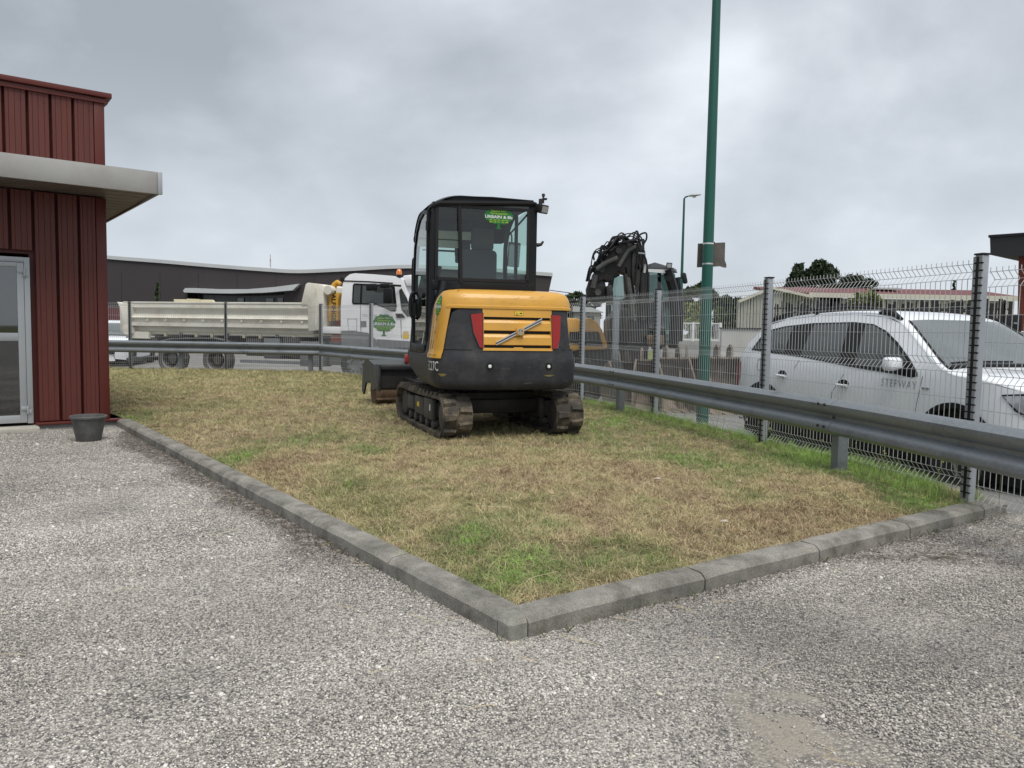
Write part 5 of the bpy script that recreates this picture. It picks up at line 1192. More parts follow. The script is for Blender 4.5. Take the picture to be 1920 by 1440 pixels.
# hook arm
hk = bpy.data.objects.new('hook_arm', None); COL.objects.link(hk); hk.parent = tk
M_hook = mat('hook_yellow', (.60, .33, .03), .45, var=.12, scale=4, dirt=(.3, .2, .08), dscale=5, damt=.5)
b = MB(); b.prism(TP.P([(613, 551), (633, 548), (634, 552), (630, 562), (630, 600), (612, 602)]), lambda u, v, w: T3(u, v, w), .10, .42); b.build('lift_mast', M_hook, hk, bevel=.01)
hp = [TP.S(*q) for q in ((617, 551), (616, 541), (619, 533), (625, 529), (630, 532))]
b = MB(); b.tube(bez([T3(u, z, .26) for u, z in hp], 4), [.09]*9+[.085]*4+[.06]*4, 8); b.build('hook', M_hook, hk)
b = MB(); u, z = TP.S(617, 544); b.lathe([(.0, -.12), (.13, -.12), (.13, .12), (.0, .12)], T3(u, z, .05), 'Y', 14); b.build('hook_pin', M_cream, hk)
ux_, uz_ = TP.S(622, 577)
def vtxt(x, y): return T3(ux_+y*-1.0, uz_+0+x*-1.0, .895)
def vtxt(x, y): return T3(ux_+y, uz_-x, .093)
text('hook_lettering', 'PALFINGER', .20, M_black, hk, vtxt, bold=.004)
M_tred = mat('container_red', (.45, .04, .03), .5)
for (q0, y0, q1, y1, m, nm, w) in ((611, 598, 633, 613, M_tred, 'red_box', .5), (610, 626, 632, 642, mat('signal_orange', (.55, .10, .03), .5), 'orange_canister', .3), (604, 612, 640, 626, M_twhite, 'white_panel', .02)):
    a0, z1_ = TP.S(q0, y0); a1, z0_ = TP.S(q1, y1); b = MB(); b.box(T3((a0+a1)/2, (z0_+z1_)/2, w+.15), (a1-a0, .3, z1_-z0_)); b.build(nm, m, tk, bevel=.01)
# cab
cb = bpy.data.objects.new('driver_cab', None); COL.objects.link(cb); cb.parent = tk
co = TP.P([(639, 620), (639, 575), (642, 532), (646, 521), (654, 514), (664, 512), (700, 514), (735, 517), (752, 524), (762, 560), (771, 600), (773, 640), (772, 652), (700, 652), (690, 632), (680, 625), (650, 621)])
def cabw(u, z): return .0+.05*max(0, (z-1.9)/.8)**2+.22*max(0, (u-9.6)/.8)**2
b = MB(); b.patch(co, lambda u, z: T3(u, z, cabw(u, z)), .14); b.patch(co, lambda u, z: T3(u, z, 2.45-cabw(u, z)), .2)
L0 = [T3(u, z, cabw(u, z)) for u, z in co]; L1_ = [T3(u, z, 2.45-cabw(u, z)) for u, z in co]; b0 = len(b.v); n_ = len(co); b.v += L0+L1_; b.f += [(b0+k, b0+(k+1) % n_, b0+n_+(k+1) % n_, b0+n_+k) for k in range(n_)]
b.build('cab_shell', M_twhite, cb, smooth=40)
def tpatch(pxs, off, m, nm, par, step=.15): b = MB(); b.patch(TP.P(pxs), lambda u, z: T3(u, z, cabw(u, z)-off), step); return b.build(nm, m, par, smooth=50)
wn_ = tpatch([(661, 534), (664, 531), (736, 534), (740, 538), (744, 575), (742, 584), (734, 584), (722, 578), (706, 572), (662, 571), (660, 567)], .006, M_trim, 'window_seal', cb)
tpatch([(664, 535), (676, 535.5), (675, 568), (663, 568)], .012, M_cglass, 'side_window', wn_); tpatch([(680, 535.5), (735, 538), (741, 575), (739, 581), (722, 575), (707, 569), (679, 568.5)], .012, M_cglass, 'side_window', wn_)
b = MB(); b.tube([T3(*TP.S(x, y), cabw(*TP.S(x, y))-.006) for x, y in ((643, 526.5), (690, 528), (736, 531))], .018, 5); b.build('roof_seam', M_black, cb)
b = MB(); b.tube([T3(*TP.S(x, y), cabw(*TP.S(x, y))-.003) for x, y in ((676, 572), (676, 600), (677, 622))], .008, 5); b.tube([T3(*TP.S(x, y), cabw(*TP.S(x, y))-.003) for x, y in ((751, 600), (752, 635))], .008, 5); b.tube([T3(*TP.S(x, y), cabw(*TP.S(x, y))-.003) for x, y in ((652, 598), (669, 598), (669, 620), (654, 620))], .006, 5, closed=True); b.build('panel_gap', MATS['panel_gap'], cb)
tpatch([(676, 602), (687, 602), (687, 613), (676, 613)], .01, M_tgrey, 'side_vent', cb); tpatch([(640, 620), (660, 620), (690, 624), (705, 636), (712, 650), (640, 650)], .012, M_tgrey, 'wheel_arch', cb)
tpatch([(706, 636), (771, 640), (772, 652), (712, 652)], .014, M_tgrey, 'step_panel', cb); tpatch([(742, 588), (754, 588), (760, 596), (744, 596)], .03, M_trim, 'corner_vent', cb)
tpatch([(752, 540), (762, 560), (770, 592), (762, 594), (752, 580), (748, 545)], .012, M_cglass, 'front_screen', cb)
for (x0, y0, x1, y1, w) in ((695, 533, 714, 546, -.25), (722, 533, 740, 541, -.3), (728, 542, 744, 570, -.28)):
    a0, z1_ = TP.S(x0, y0); a1, z0_ = TP.S(x1, y1); b = MB(); b.box(T3((a0+a1)/2, (z0_+z1_)/2, w), (a1-a0, .10, z1_-z0_)); mo = b.build('cab_mirror', M_trim, cb, bevel=.03)
b = MB(); b.tube([T3(*TP.S(742, 536), -.3), T3(*TP.S(752, 536), -.02)], .03, 6); b.build('mirror_arm', M_trim, cb)
b = MB(); b.box(T3(*TP.S(641, 523), .05), (.10, .12, .14)); b.build('rear_lamp', M_black, cb, bevel=.02)
b = MB(); b.prism(TP.P([(750, 516), (768, 514), (770, 534), (758, 536)]), lambda u, v, w: T3(u, v, w), .15, 2.3); b.build('sun_visor', M_twhite, cb, bevel=.04)
M_amb = mat('amber_lens', (.75, .20, .02), .3, coat=.8)
for (x, y0, y1, w) in ((741, 514, 504, .25), (763, 517, 508, 2.0)):
    u, z0_ = TP.S(x, y0); _, z1_ = TP.S(x, y1); bk_ = MB(); bk_.lathe([(.075, z0_-.08-TG), (.085, z0_-TG)], T3(u, TG, w), 'Z', 14); bo = bk_.build('beacon_base', M_black, cb); b = MB(); b.lathe([(.075, z0_-TG), (.078, (z0_+z1_)/2-TG), (.055, z1_-TG), (.02, z1_+.015-TG)], T3(u, TG, w), 'Z', 14); b.build('amber_beacon', M_amb, bo, smooth=60)
uS, zS = TP.S(720, 611)
sticker(cb, lambda x, y, o: T3(uS+x, zS+y, cabw(uS+x, zS+y)-.004-o*3), .70, .60)
us_, zs_ = TP.S(693, 592); text('model_lettering', 'TGS 26.440', .10, M_let, cb, lambda x, y: T3(us_+x, zs_+y, cabw(us_, zs_)-.006))
tpatch([(755, 621), (764, 621), (765, 634), (754, 634)], .008, mat('label_cream', (.6, .45, .25), .5), 'door_label', cb); tpatch([(754, 628), (765, 627), (764, 635), (755, 635)], .012, M_syel, 'door_label', cb)

# ------------------------------------------------------------------ wheeled excavator behind the fence
def PV(x, y, Y): return at(x, y, Y)
EY = 15.3
we = thing('wheeled_excavator', 'larger yellow wheeled excavator with folded black boom and loose hoses behind the fence', 'excavator', (at(1180, 690, EY).x, EY, -.33))
WI = rootM(we).inverted()
def pslab(pxs, Y0, Y1, name, m, parent, bevel=0.0, smooth=35, Yref=None):    # solid whose front face is the outline seen at depth Y0, constant real cross-section
    pts = [at(x, y, Yref or Y0) for x, y in pxs]; b = MB(); b.hull([Vector((p.x, Y0, p.z)) for p in pts], [Vector((p.x, Y1, p.z)) for p in pts]); return b.build(name, m, parent, bevel=bevel, M=WI, smooth=smooth)
hd = pslab([(1040, 602), (1068, 596), (1084, 597), (1089, 606), (1089, 655), (1040, 668)], 15.3, 17.2, 'tail_hood', M_yel, we, .04)
hd2 = pslab([(1090, 608), (1094, 597), (1108, 596), (1120, 604), (1130, 620), (1140, 648), (1137, 656), (1090, 657)], 15.25, 17.2, 'engine_cover', M_yel, we, .04)
pslab([(1092, 622), (1122, 622), (1131, 648), (1092, 648)], 15.21, 15.3, 'vent_grille', M_char, hd2); pslab([(1068, 622), (1087, 622), (1087, 646), (1068, 642)], 15.26, 15.33, 'vent_grille', M_char, hd)
for k in range(9):
    x = 1095+k*3.6; pslab([(x, 624), (x+1.2, 624), (x+1.6+k*.2, 646), (x+.4+k*.2, 646)], 15.19, 15.22, 'grille_rib', M_dark, hd2)
pslab([(1040, 655), (1215, 657), (1215, 690), (1050, 690)], 15.5, 17.0, 'chassis', M_chas, we)
pslab([(1142, 600), (1160, 580), (1200, 575), (1215, 590), (1215, 660), (1142, 660)], 15.6, 16.6, 'boom_mount', M_dark, we, .03)
for x in (1085, 1245):
    c = at(x, 690, 15.4); b = MB(); b.lathe([(.22, -.2), (.46, -.2), (.50, -.14), (.50, .14), (.46, .2), (.22, .2)], (c.x, 15.3, .17), 'Y', 26); w_ = b.build('wheel', M_tyre, we, M=WI); b = MB(); b.lathe([(.05, -.19), (.25, -.15), (.25, 0), (.05, 0)], (c.x, 15.3, .17), 'Y', 20); b.build('hub', M_chas, w_, M=WI)
# cab
wc = bpy.data.objects.new('cab', None); COL.objects.link(wc); wc.parent = we
def wp(x, y, Y): return WI @ at(x, y, Y)
def wbar(pts, r, nm, m, par, n=6, Y=None): b = MB(); b.tube([wp(*p) for p in pts], r, n); return b.build(nm, m, par)
for pts, r in (([(1214, 500, 15.4), (1213, 655, 15.4)], .04), ([(1252, 506, 15.2), (1262, 540, 15.2), (1266, 600, 15.2), (1262, 654, 15.2)], .10), ([(1236, 505, 16.5), (1236, 600, 16.5)], .04), ([(1270, 520, 16.0), (1277, 560, 16.0), (1276, 640, 16.0)], .05), ([(1185, 505, 16.8), (1183, 600, 16.8)], .05), ([(1160, 512, 16.8), (1147, 520, 16.8), (1141, 560, 16.8), (1140, 620, 16.8)], .06)): wbar(pts, r, 'pillar', M_cabf, wc)
b = MB(); b.hull([wp(*p) for p in ((1212, 502, 15.2), (1218, 496, 15.4), (1228, 492, 15.6), (1240, 496, 15.5), (1262, 502, 15.3), (1264, 508, 15.2))], [wp(*p) for p in ((1160, 510, 17.0), (1170, 504, 17.0), (1200, 500, 17.0), (1240, 500, 17.0), (1268, 505, 17.0), (1270, 512, 17.0))]); b.build('cab_roof', M_cabf, wc)
b = MB(); b.hull([wp(x, y, 15.15) for x, y in ((1214, 504), (1255, 506), (1262, 510), (1258, 513), (1214, 510))], [wp(x, y, 15.2) for x, y in ((1214, 504), (1255, 506), (1262, 510), (1258, 513), (1214, 510))]); b.build('roof_edge', M_white, wc)
b = MB(); b.add([wp(x, y, 15.42) for x, y in ((1214, 510), (1256, 513), (1264, 560), (1262, 650), (1214, 650))], [(0, 1, 2, 3, 4)]); b.build('cab_window', M_glass_we, wc, smooth=None)
b = MB(); b.add([wp(x, y, 16.9) for x, y in ((1148, 518), (1266, 514), (1270, 620), (1142, 620))], [(0, 1, 2, 3)]); b.build('cab_window', M_glass_we, wc, smooth=None)
b = MB(); b.hull([wp(x, y, 16.0) for x, y in ((1222, 590), (1248, 590), (1250, 655), (1220, 655))], [wp(x, y, 16.3) for x, y in ((1222, 590), (1248, 590), (1250, 655), (1220, 655))]); b.build('cab_seat', M_intr, wc, bevel=.05)
b = MB(); b.hull([wp(x, y, 15.1) for x, y in ((1244, 516), (1258, 517), (1264, 524), (1256, 528), (1246, 524))], [wp(x, y, 15.3) for x, y in ((1244, 516), (1258, 517), (1264, 524), (1256, 528), (1246, 524))]); b.build('lamp_bracket', M_black, wc)
b = MB(); b.hull([wp(x, y, 15.0) for x, y in ((1250, 492), (1261, 493), (1259, 504), (1248, 503))], [wp(x, y, 15.12) for x, y in ((1250, 492), (1261, 493), (1259, 504), (1248, 503))]); wl_ = b.build('roof_lamp', M_black, wc, bevel=.012); b = MB(); b.hull([wp(x, y, 14.985) for x, y in ((1251.5, 494), (1259.5, 494.5), (1258, 502), (1250, 501.5))], [wp(x, y, 15.0) for x, y in ((1251.5, 494), (1259.5, 494.5), (1258, 502), (1250, 501.5))]); b.build('lamp_lens', MATS['lamp_glass_grey'], wl_)
b = MB(); b.hull([wp(x, y, 15.0) for x, y in ((1277, 511), (1286, 511), (1290, 531), (1281, 533))], [wp(x, y, 15.12) for x, y in ((1277, 511), (1286, 511), (1290, 531), (1281, 533))]); b.build('mirror', M_black, wc, bevel=.03)
wbar([(1271, 534, 15.1), (1271, 524, 15.1), (1278, 520, 15.1)], .018, 'mirror_arm', M_black, wc)
# boom
wb = bpy.data.objects.new('boom', None); COL.objects.link(wb); wb.parent = we
def wslab(pxs, Y0, Y1, nm, m, par, bv=.02): b = MB(); A = [wp(x, y, Y0) for x, y in pxs]; b.hull(A, [p+Vector((0, Y1-Y0, 0)) for p in A]); return b.build(nm, m, par, bevel=bv, smooth=30)
wslab([(1108, 534), (1113, 514), (1125, 496), (1140, 478), (1152, 462), (1165, 455), (1185, 453), (1198, 462), (1197, 500), (1184, 522), (1174, 515), (1160, 509), (1152, 515), (1149, 527), (1138, 528), (1132, 524)], 14.7, 15.05, 'main_boom', M_dark, wb)
wslab([(1100, 542), (1106, 524), (1132, 518), (1137, 540), (1136, 568), (1110, 568), (1101, 558)], 14.75, 15.0, 'stick_end', M_dark, wb)
wslab([(1170, 500), (1176, 498), (1180, 530), (1182, 570), (1176, 570), (1172, 540)], 14.7, 14.9, 'boom_arm', M_dark, wb)
wslab([(1186, 470), (1196, 478), (1202, 500), (1200, 530), (1196, 560), (1188, 600), (1182, 600), (1186, 540), (1184, 500)], 14.65, 14.95, 'boom_arm', M_dark, wb)
wbar([(1206, 512, 14.7), (1204, 600, 14.7)], .075, 'cylinder', M_dark, wb, 14); wbar([(1209, 495, 14.7), (1207, 514, 14.7)], .035, 'cylinder_rod', M_chrome, wb, 10)
wslab([(1186, 458), (1200, 455), (1210, 470), (1213, 500), (1210, 514), (1200, 508), (1194, 480)], 14.75, 15.0, 'boom_head', M_dark, wb)
for pts_, r_ in (([(1176, 520, 14.55), (1183, 560, 14.55), (1186, 600, 14.55)], .05), ([(1118, 505, 14.6), (1138, 492, 14.6), (1158, 484, 14.6)], .05), ([(1112, 540, 14.62), (1117, 516, 14.62)], .05), ([(1160, 500, 14.6), (1178, 470, 14.6), (1192, 462, 14.6)], .04)): wbar(pts_, r_, 'ram', M_chas, wb, 10)
wslab([(1137, 536), (1147, 534), (1150, 548), (1150, 572), (1138, 570)], 14.6, 14.8, 'cylinder_foot', M_dark, wb); wslab([(1178, 596), (1200, 590), (1214, 610), (1216, 650), (1176, 650)], 14.75, 15.2, 'boom_foot', M_dark, wb)
wslab([(1197, 473), (1209, 474), (1209, 477), (1197, 476)], 14.55, 14.6, 'hose_clamp', M_galv, wb, .003)
rr = random.Random(4)
H0 = [(1106, 535), (1112, 510), (1120, 495), (1135, 478), (1150, 462), (1165, 452), (1185, 450), (1198, 452), (1206, 470), (1211, 505)]
b = MB()
for k in range(30):
    i0 = rr.randrange(0, 6); i1 = min(9, i0+rr.randrange(2, 5)); pts = []
    for i in range(i0, i1+1):
        x, y = H0[i]; pts.append((x+rr.uniform(-7, 4), y+rr.uniform(-10, 6)-(rr.uniform(4, 15) if i0 < i < i1 and k % 3 == 0 else 0), 14.6+rr.uniform(-.1, .25)))
    b.tube([WI @ p for p in bez([at(*p) for p in pts], 5)], rr.choice([.011, .015, .020]), 6)
for pts in ([(1186, 452, 14.6), (1190, 438, 14.6), (1195, 434, 14.6), (1199, 450, 14.6), (1202, 462, 14.6)], [(1190, 452, 14.6), (1200, 440, 14.6), (1211, 437, 14.6), (1212, 448, 14.6), (1205, 460, 14.6)], [(1114, 488, 14.6), (1113, 478, 14.6), (1118, 472, 14.6), (1124, 476, 14.6)], [(1104, 535, 14.6), (1108, 508, 14.6), (1124, 484, 14.6), (1140, 462, 14.6), (1148, 446, 14.6), (1156, 444, 14.6)], [(1136, 470, 14.6), (1145, 452, 14.6), (1158, 443, 14.6), (1172, 452, 14.6)], [(1200, 452, 14.6), (1207, 450, 14.6), (1206, 470, 14.6), (1205, 500, 14.6)], [(1196, 470, 14.6), (1194, 500, 14.6), (1190, 540, 14.6), (1188, 580, 14.6)], [(1194, 452, 14.6), (1201, 470, 14.6), (1212, 490, 14.6), (1215, 540, 14.6), (1210, 580, 14.6)]):
    b.tube([WI @ p for p in bez([at(*p) for p in pts], 6)], .017, 6)
tag(b.build('hydraulic_hose', M_black, wb), kind='stuff')
for x, y in ((1160, 470), (1128, 505), (1196, 500), (1121, 548)): b = MB(); b.lathe([(.0, -.03), (.06, -.03), (.06, .0), (.0, .0)], wp(x, y, 14.68), 'Y', 12); b.build('pivot_pin', M_chas, wb)
b = MB()
for k in range(9): p = wp(1189+1.2*math.sin(k), 535+k*7.5+0*k, 14.56); b.tube([p, p+Vector((.012, 0, -.06))], .012, 5)
b.build('hanging_chain', M_galv, wb)
b = MB(); b.box(WI @ at(1222, 638, 14.9), (.42, .3, .20)); b.build('step_box', M_rust, we, bevel=.02)

# steel post and blue-grey plate in front of it
sp_ = at(1154, 640, 14.0); t = thing('steel_post', 'broad blue-grey steel post standing before the black boom', 'post', (sp_.x, 14.0, -.3))
b = MB(); b.box((0, 0, 1.02), (.11, .09, 2.05)); b.build('post_shaft', M_rail, t, bevel=.004); b = MB(); b.box((0, 0, 2.06), (.13, .11, .012)); b.build('post_cap', M_rail, t); b = MB(); b.prism([(-.05, .2), (.10, .2), (.19, .55), (.12, .95), (-.05, 1.0)], lambda u, v, w: Vector((u, w, v)), -.08, -.055); b.build('leaning_plate', M_bk, t)

# rusty digging buckets along the verge
def bucket(px_, wd_, rz, lbl, Y=14.6, s=1.0):
    c = at(px_, 690, Y); t = thing('digging_bucket', lbl, 'bucket', (c.x, Y, -.30), rz, 'rusty digging buckets')
    M_b = mat('bucket_rust', (.21, .175, .14), .85, .0, var=.4, scale=5, dirt=(.085, .068, .055), dscale=4, damt=.6, bump=.4)
    pr = [(0, .0), (.22, -.0), (.42, .10), (.55, .32), (.56, .60), (.48, .86), (.30, .98)]
    inn = [(u*.94+.015, v*.95+.02) for u, v in pr]
    b = MB(); b.hull([Vector((-wd_/2*s, (.3-u)*s, v*s)) for u, v in pr+inn[::-1]], [Vector((wd_/2*s, (.3-u)*s, v*s)) for u, v in pr+inn[::-1]]); b.build('shell', M_b, t, smooth=None)
    for sx in (-1, 1): b = MB(); b.prism(pr+[(.02, .62), (-.02, .2)], lambda u, v, w: Vector((sx*wd_/2*s+w, (.3-u)*s, v*s)), -.018, .018); b.build('side_plate', M_b, t)
    for k in range(4 if wd_ > .5 else 3): b = MB(); x = lerp(-wd_/2+.06, wd_/2-.06, k/(3 if wd_ > .5 else 2))*s; b.hull([Vector((x+a, .28*s, h)) for a, h in ((-.035, .0), (.035, .0), (.035, .05), (-.035, .05))], [Vector((x+a, .48*s, h)) for a, h in ((-.015, .0), (.015, .0), (.015, .02), (-.015, .02))]); b.build('tooth', M_b, t)
    for sx in (-.12, .12): b = MB(); b.prism([(.25, .95), (.50, .86), (.46, 1.12), (.34, 1.2), (.27, 1.12)], lambda u, v, w: Vector((sx*s+w, (.3-u)*s, v*s)), -.02, .02); b.build('hanger_ear', M_b, t)
    return t
for px_, wd_, rz, lb, s in ((1168, .7, .5, 'rusty digging bucket under the yellow excavator beside the grey steel post', .95), (1214, .45, -.3, 'narrow rusty digging bucket below the cab of the wheeled excavator', 1.0), (1262, .6, .2, 'rusty bucket with raised ear just left of the thin distant lamp post foot', 1.05), (1300, .5, -.15, 'rusty bucket directly left of the tall green lamp post', 1.05), (1358, .75, .15, 'pale brown wide bucket between the tall green lamp post and the white car', 1.08)): bucket(px_, wd_, rz+PI, lb, 14.3+(px_ % 7)*.1, s)

# ------------------------------------------------------------------ dark building with a swept roofline
M_dk = mat('dark_render', (.047, .040, .042), .85, var=.10, scale=.5, fine=.08, bscale=12)
M_pale = mat('pale_metal', (.50, .52, .52), .5, .1, var=.06, scale=.6)
DBV = Vert((0, 45), (1, 0)); t = thing('dark_building', 'long dark brown building with concave pale roof edge behind the truck', 'building', (-10, 45, -.46))
def D3(u, z, w=0): return Vector((u+10, w, z+.46))
rl = [(90, 470), (197, 482), (300, 490), (400, 498.5), (500, 506), (560, 509), (640, 506), (765, 500), (900, 505), (1036, 515)]
rlp = [Vector((*DBV.S(*q), 0)) for q in rl]; rlb = [(p.x, p.y) for p in bez(rlp, 5)]
e1_ = DBV.S(1022, 580); zb_ = -.46
wallpts = rlb+[e1_, (e1_[0]-.6, zb_), (rlb[0][0], zb_)]
hole = [DBV.S(*q) for q in ((352, 549), (533, 546), (533, 590), (352, 590))]
b = MB(); b.patch(wallpts, lambda u, z: D3(u, z, 0), 2.5, holes=[hole]); b.hull([D3(u, z-.12, 1.4) for u, z in wallpts], [D3(u, z-.12, 12) for u, z in wallpts]); 
L0 = [D3(u, z, 0) for u, z in rlb+[e1_, (e1_[0]-.6, zb_)]]; b0 = len(b.v); b.v += L0+[p+Vector((0, 1.5, 0)) for p in L0]; n_ = len(L0); b.f += [(b0+k, b0+k+1, b0+n_+k+1, b0+n_+k) for k in range(n_-1)]
w_ = b.build('wall', M_dk, t, smooth=None)
b = MB(); A = [D3(u, z-.10, -.10) for u, z in rlb]+[D3(u, z+.10, -.10) for u, z in rlb[::-1]]; b.hull(A, [p+Vector((0, .6, 0)) for p in A]); b.build('roof_edge', M_pale, t, smooth=None)
for k in range(12):
    u = lerp(rlb[3][0], e1_[0], k/12); b = MB(); b.box(D3(u, 1.9, -.004), (.03, .012, 4.6)); b.build('wall_joint', mat('wall_joint', (.032, .028, .03), .9), w_)
cp = [DBV.S(*q) for q in ((350, 546), (354, 541), (372, 541), (420, 543), (470, 543), (520, 539), (566, 533), (553, 545), (500, 549.5), (440, 551), (400, 550.5), (352, 549))]
b = MB(); b.hull([D3(u, z, -.5) for u, z in cp], [D3(u, z, .1) for u, z in cp]); b.build('entrance_canopy', M_pale, t, smooth=40)
M_inset = mat('shaded_opening', (.012, .012, .014), .25, coat=.5)  # near-black puts the shade of recess and open bay into the colour; windows share it
b = MB(); hx = [p[0] for p in hole]; hz_ = [p[1] for p in hole]; b.box(D3((min(hx)+max(hx))/2, (min(hz_)+max(hz_))/2, 1.2), (max(hx)-min(hx), .1, max(hz_)-min(hz_))); b.build('glazed_recess', M_inset, t)
for q in ((486, 557, 503, 566), (509, 556, 521, 566), (430, 556, 446, 566)):
    a0, z1_ = DBV.S(q[0], q[1]); a1, z0_ = DBV.S(q[2], q[3]); b = MB(); b.box(D3((a0+a1)/2, (z0_+z1_)/2, 1.12), (a1-a0, .04, z1_-z0_)); f_ = b.build('window_frame', M_cabf, t); b = MB(); b.box(D3((a0+a1)/2, (z0_+z1_)/2, 1.09), ((a1-a0)*.85, .02, (z1_-z0_)*.85)); b.build('pane', mat('grey_pane', (.16, .19, .20), .12, coat=.8), f_)  # panes in a paler grey than the recess behind them
b = MB()
for k in range(44):
    x = lerp(330, 572, k/43); p = DBV.S(x, 492+ (x-330)/240*14); b.box(D3(p[0], p[1]-.28, 4), (.09, 6, .09))
pA, pB = DBV.S(322, 494), DBV.S(576, 510); b.hull([D3(pA[0], pA[1]-.45, 1), D3(pB[0], pB[1]-.35, 1), D3(pB[0], pB[1]-.6, 1), D3(pA[0], pA[1]-.6, 1)], [D3(pA[0], pA[1]-.25, 9), D3(pB[0], pB[1]-.25, 9), D3(pB[0], pB[1]-.6, 9), D3(pA[0], pA[1]-.6, 9)]); b.build('ribbed_roof', M_pale, t, smooth=None)
a0, z1_ = DBV.S(451, 494); a1, z0_ = DBV.S(482, 502); b = MB(); b.box(D3((a0+a1)/2, (z0_+z1_)/2, 3), (a1-a0, 1.5, z1_-z0_)); b.build('skylight', M_white, t, bevel=.03)
q = at(507, 500, 90); t = thing('radio_mast', 'tiny red and white lattice mast far behind the dark building roof', 'mast', (q.x, 90, -.46))
h = at(507, 485, 90).z+.46; M_mast = mat('faded_red', (.40, .22, .22), .6)
for k in range(8):
    b = MB(); b.box((0, 0, h*(.60+.05*k+.025)), (.16-.01*k, .16-.01*k, h*.046)); b.build('mast_section', M_mast if k % 2 else M_pale, t)
b = MB(); b.tube([(0, 0, 0), (0, 0, h*.6)], .2, 6); b.tube([(0, 0, h), (0, 0, h*1.05)], .03, 5); b.build('mast_pole', M_galv, t)
b = MB(); q = at(212, 600, 38); 
t = thing('maroon_wall', 'low dark maroon wall panel glimpsed above the white car at left', 'wall', (q.x, 38, -.46))
b = MB(); b.box((-1.2, 0, at(212, 575, 38).z/2+.2), (5.6, .3, at(212, 575, 38).z+.4)); b.build('wall_panel', mat('maroon', (.10, .02, .025), .6, var=.1), t)

# ------------------------------------------------------------------ trees
def leaf_mat(nm, c, c2):
    m = bpy.data.materials.new(nm); m.use_nodes = True; nt = m.node_tree; b = nt.nodes['Principled BSDF']; lk = nt.links
    g = nt.nodes.new('ShaderNodeNewGeometry'); n = nt.nodes.new('ShaderNodeTexNoise'); n.inputs['Scale'].default_value = 2.2; lk.new(g.outputs['Position'], n.inputs['Vector'])
    r = nt.nodes.new('ShaderNodeValToRGB'); lk.new(n.outputs[0], r.inputs[0]); r.color_ramp.elements[0].position = .35; r.color_ramp.elements[1].position = .65
    r.color_ramp.elements[0].color = (*c, 1); r.color_ramp.elements[1].color = (*c2, 1); lk.new(r.outputs[0], b.inputs['Base Color']); b.inputs['Roughness'].default_value = .7
    return m
L_pine = leaf_mat('pine_needles', (.018, .032, .014), (.04, .065, .028)); L_green = leaf_mat('broad_leaves', (.04, .075, .018), (.09, .13, .035)); L_pale = leaf_mat('pale_leaves', (.12, .16, .05), (.24, .27, .11)); L_dark = leaf_mat('dark_leaves', (.022, .042, .012), (.05, .085, .025))
M_bark = mat('bark', (.09, .07, .055), .9, var=.3)
def tree(name, label, loc, h, blobs, leaf, lm, n=2600, trunk=.18, cat='tree', group=None, seed=1):
    rr = random.Random(seed); t = thing(name, label, cat, loc, group=group)
    b = MB(); b.tube([(0, 0, -.3), (rr.uniform(-.1, .1), 0, h*.35), (rr.uniform(-.2, .2), 0, h*.75)], [trunk, trunk*.7, trunk*.3], 8)
    for (x, y, z, r, rz_) in blobs: b.tube([(0, 0, h*.3), (x*.5, y*.5, lerp(h*.3, z, .6)), (x, y, z)], [trunk*.5, trunk*.3, trunk*.1], 5)
    b.build('trunk', M_bark, t)
    vs = np.zeros((n*4, 3)); tot = sum(q[3]**2 for q in blobs); k = 0
    npr = np.random.RandomState(seed)
    sub = []
    for (x, y, z, r, rz_) in blobs:
        for _ in range(10):
            d = npr.normal(size=3); d /= np.linalg.norm(d); sub.append((x+d[0]*r*.75, y+d[1]*r*.75, z+d[2]*rz_*.75, r*.42, rz_*.42))
    wts = np.array([q[3]**2 for q in sub]); wts /= wts.sum(); pick = npr.choice(len(sub), n, p=wts)
    for k in range(n):
        x, y, z, r, rz_ = sub[pick[k]]; d = npr.normal(size=3); d /= np.linalg.norm(d); rr_ = npr.uniform(.35, 1)**.5
        c = np.array([x+d[0]*r*rr_, y+d[1]*r*rr_, z+d[2]*rz_*rr_]); u = npr.normal(size=3); u /= np.linalg.norm(u); v = np.cross(u, npr.normal(size=3)); v /= np.linalg.norm(v)+1e-9; s = leaf*npr.uniform(.5, 1.2)
        vs[k*4] = c-u*s; vs[k*4+1] = c-v*s*.45; vs[k*4+2] = c+u*s; vs[k*4+3] = c+v*s*.45
    me = bpy.data.meshes.new('crown'); me.from_pydata(vs.tolist(), [], [(4*i, 4*i+1, 4*i+2, 4*i+3) for i in range(n)]); me.materials.append(lm)
    add('crown', me, t); return t
def tpx(name, label, x, ytop, w, Y, lm, leaf, blobs, n=2600, seed=1, cat='tree', group=None):   # blobs: (dx, z fraction, radius fraction of width, vertical fraction)
    c = at(x, 620, Y); top = at(x, ytop, Y).z; W = w/FPX*Y; h = top+.46; zf = lambda f: h*f
    bl = [(a*W, (rnd.random()-.5)*W*.5, zf(f), r*W, vr*h) for a, f, r, vr in blobs]
    return tree(name, label, (c.x, Y, -.46), h, bl, leaf, lm, n, trunk=max(.08, h*.03), seed=seed, cat=cat, group=group)
tpx('pine_tree', 'taller dark pine crown rising behind the red roofed sheds, right of its twin', 1533, 481, 52, 75, L_pine, .28, [(0, .88, .38, .10), (-.28, .78, .32, .12), (.32, .80, .32, .12), (.02, .70, .42, .12), (.45, .66, .30, .08), (-.45, .64, .3, .08)], 5200, 3, group='dark pines')
tpx('pine_tree', 'smaller dark pine crown left of the taller pine above the beige gable', 1491, 490, 34, 75, L_pine, .27, [(0, .86, .42, .10), (-.4, .72, .34, .09), (.4, .74, .36, .10), (0, .62, .5, .09)], 3000, 5, group='dark pines')
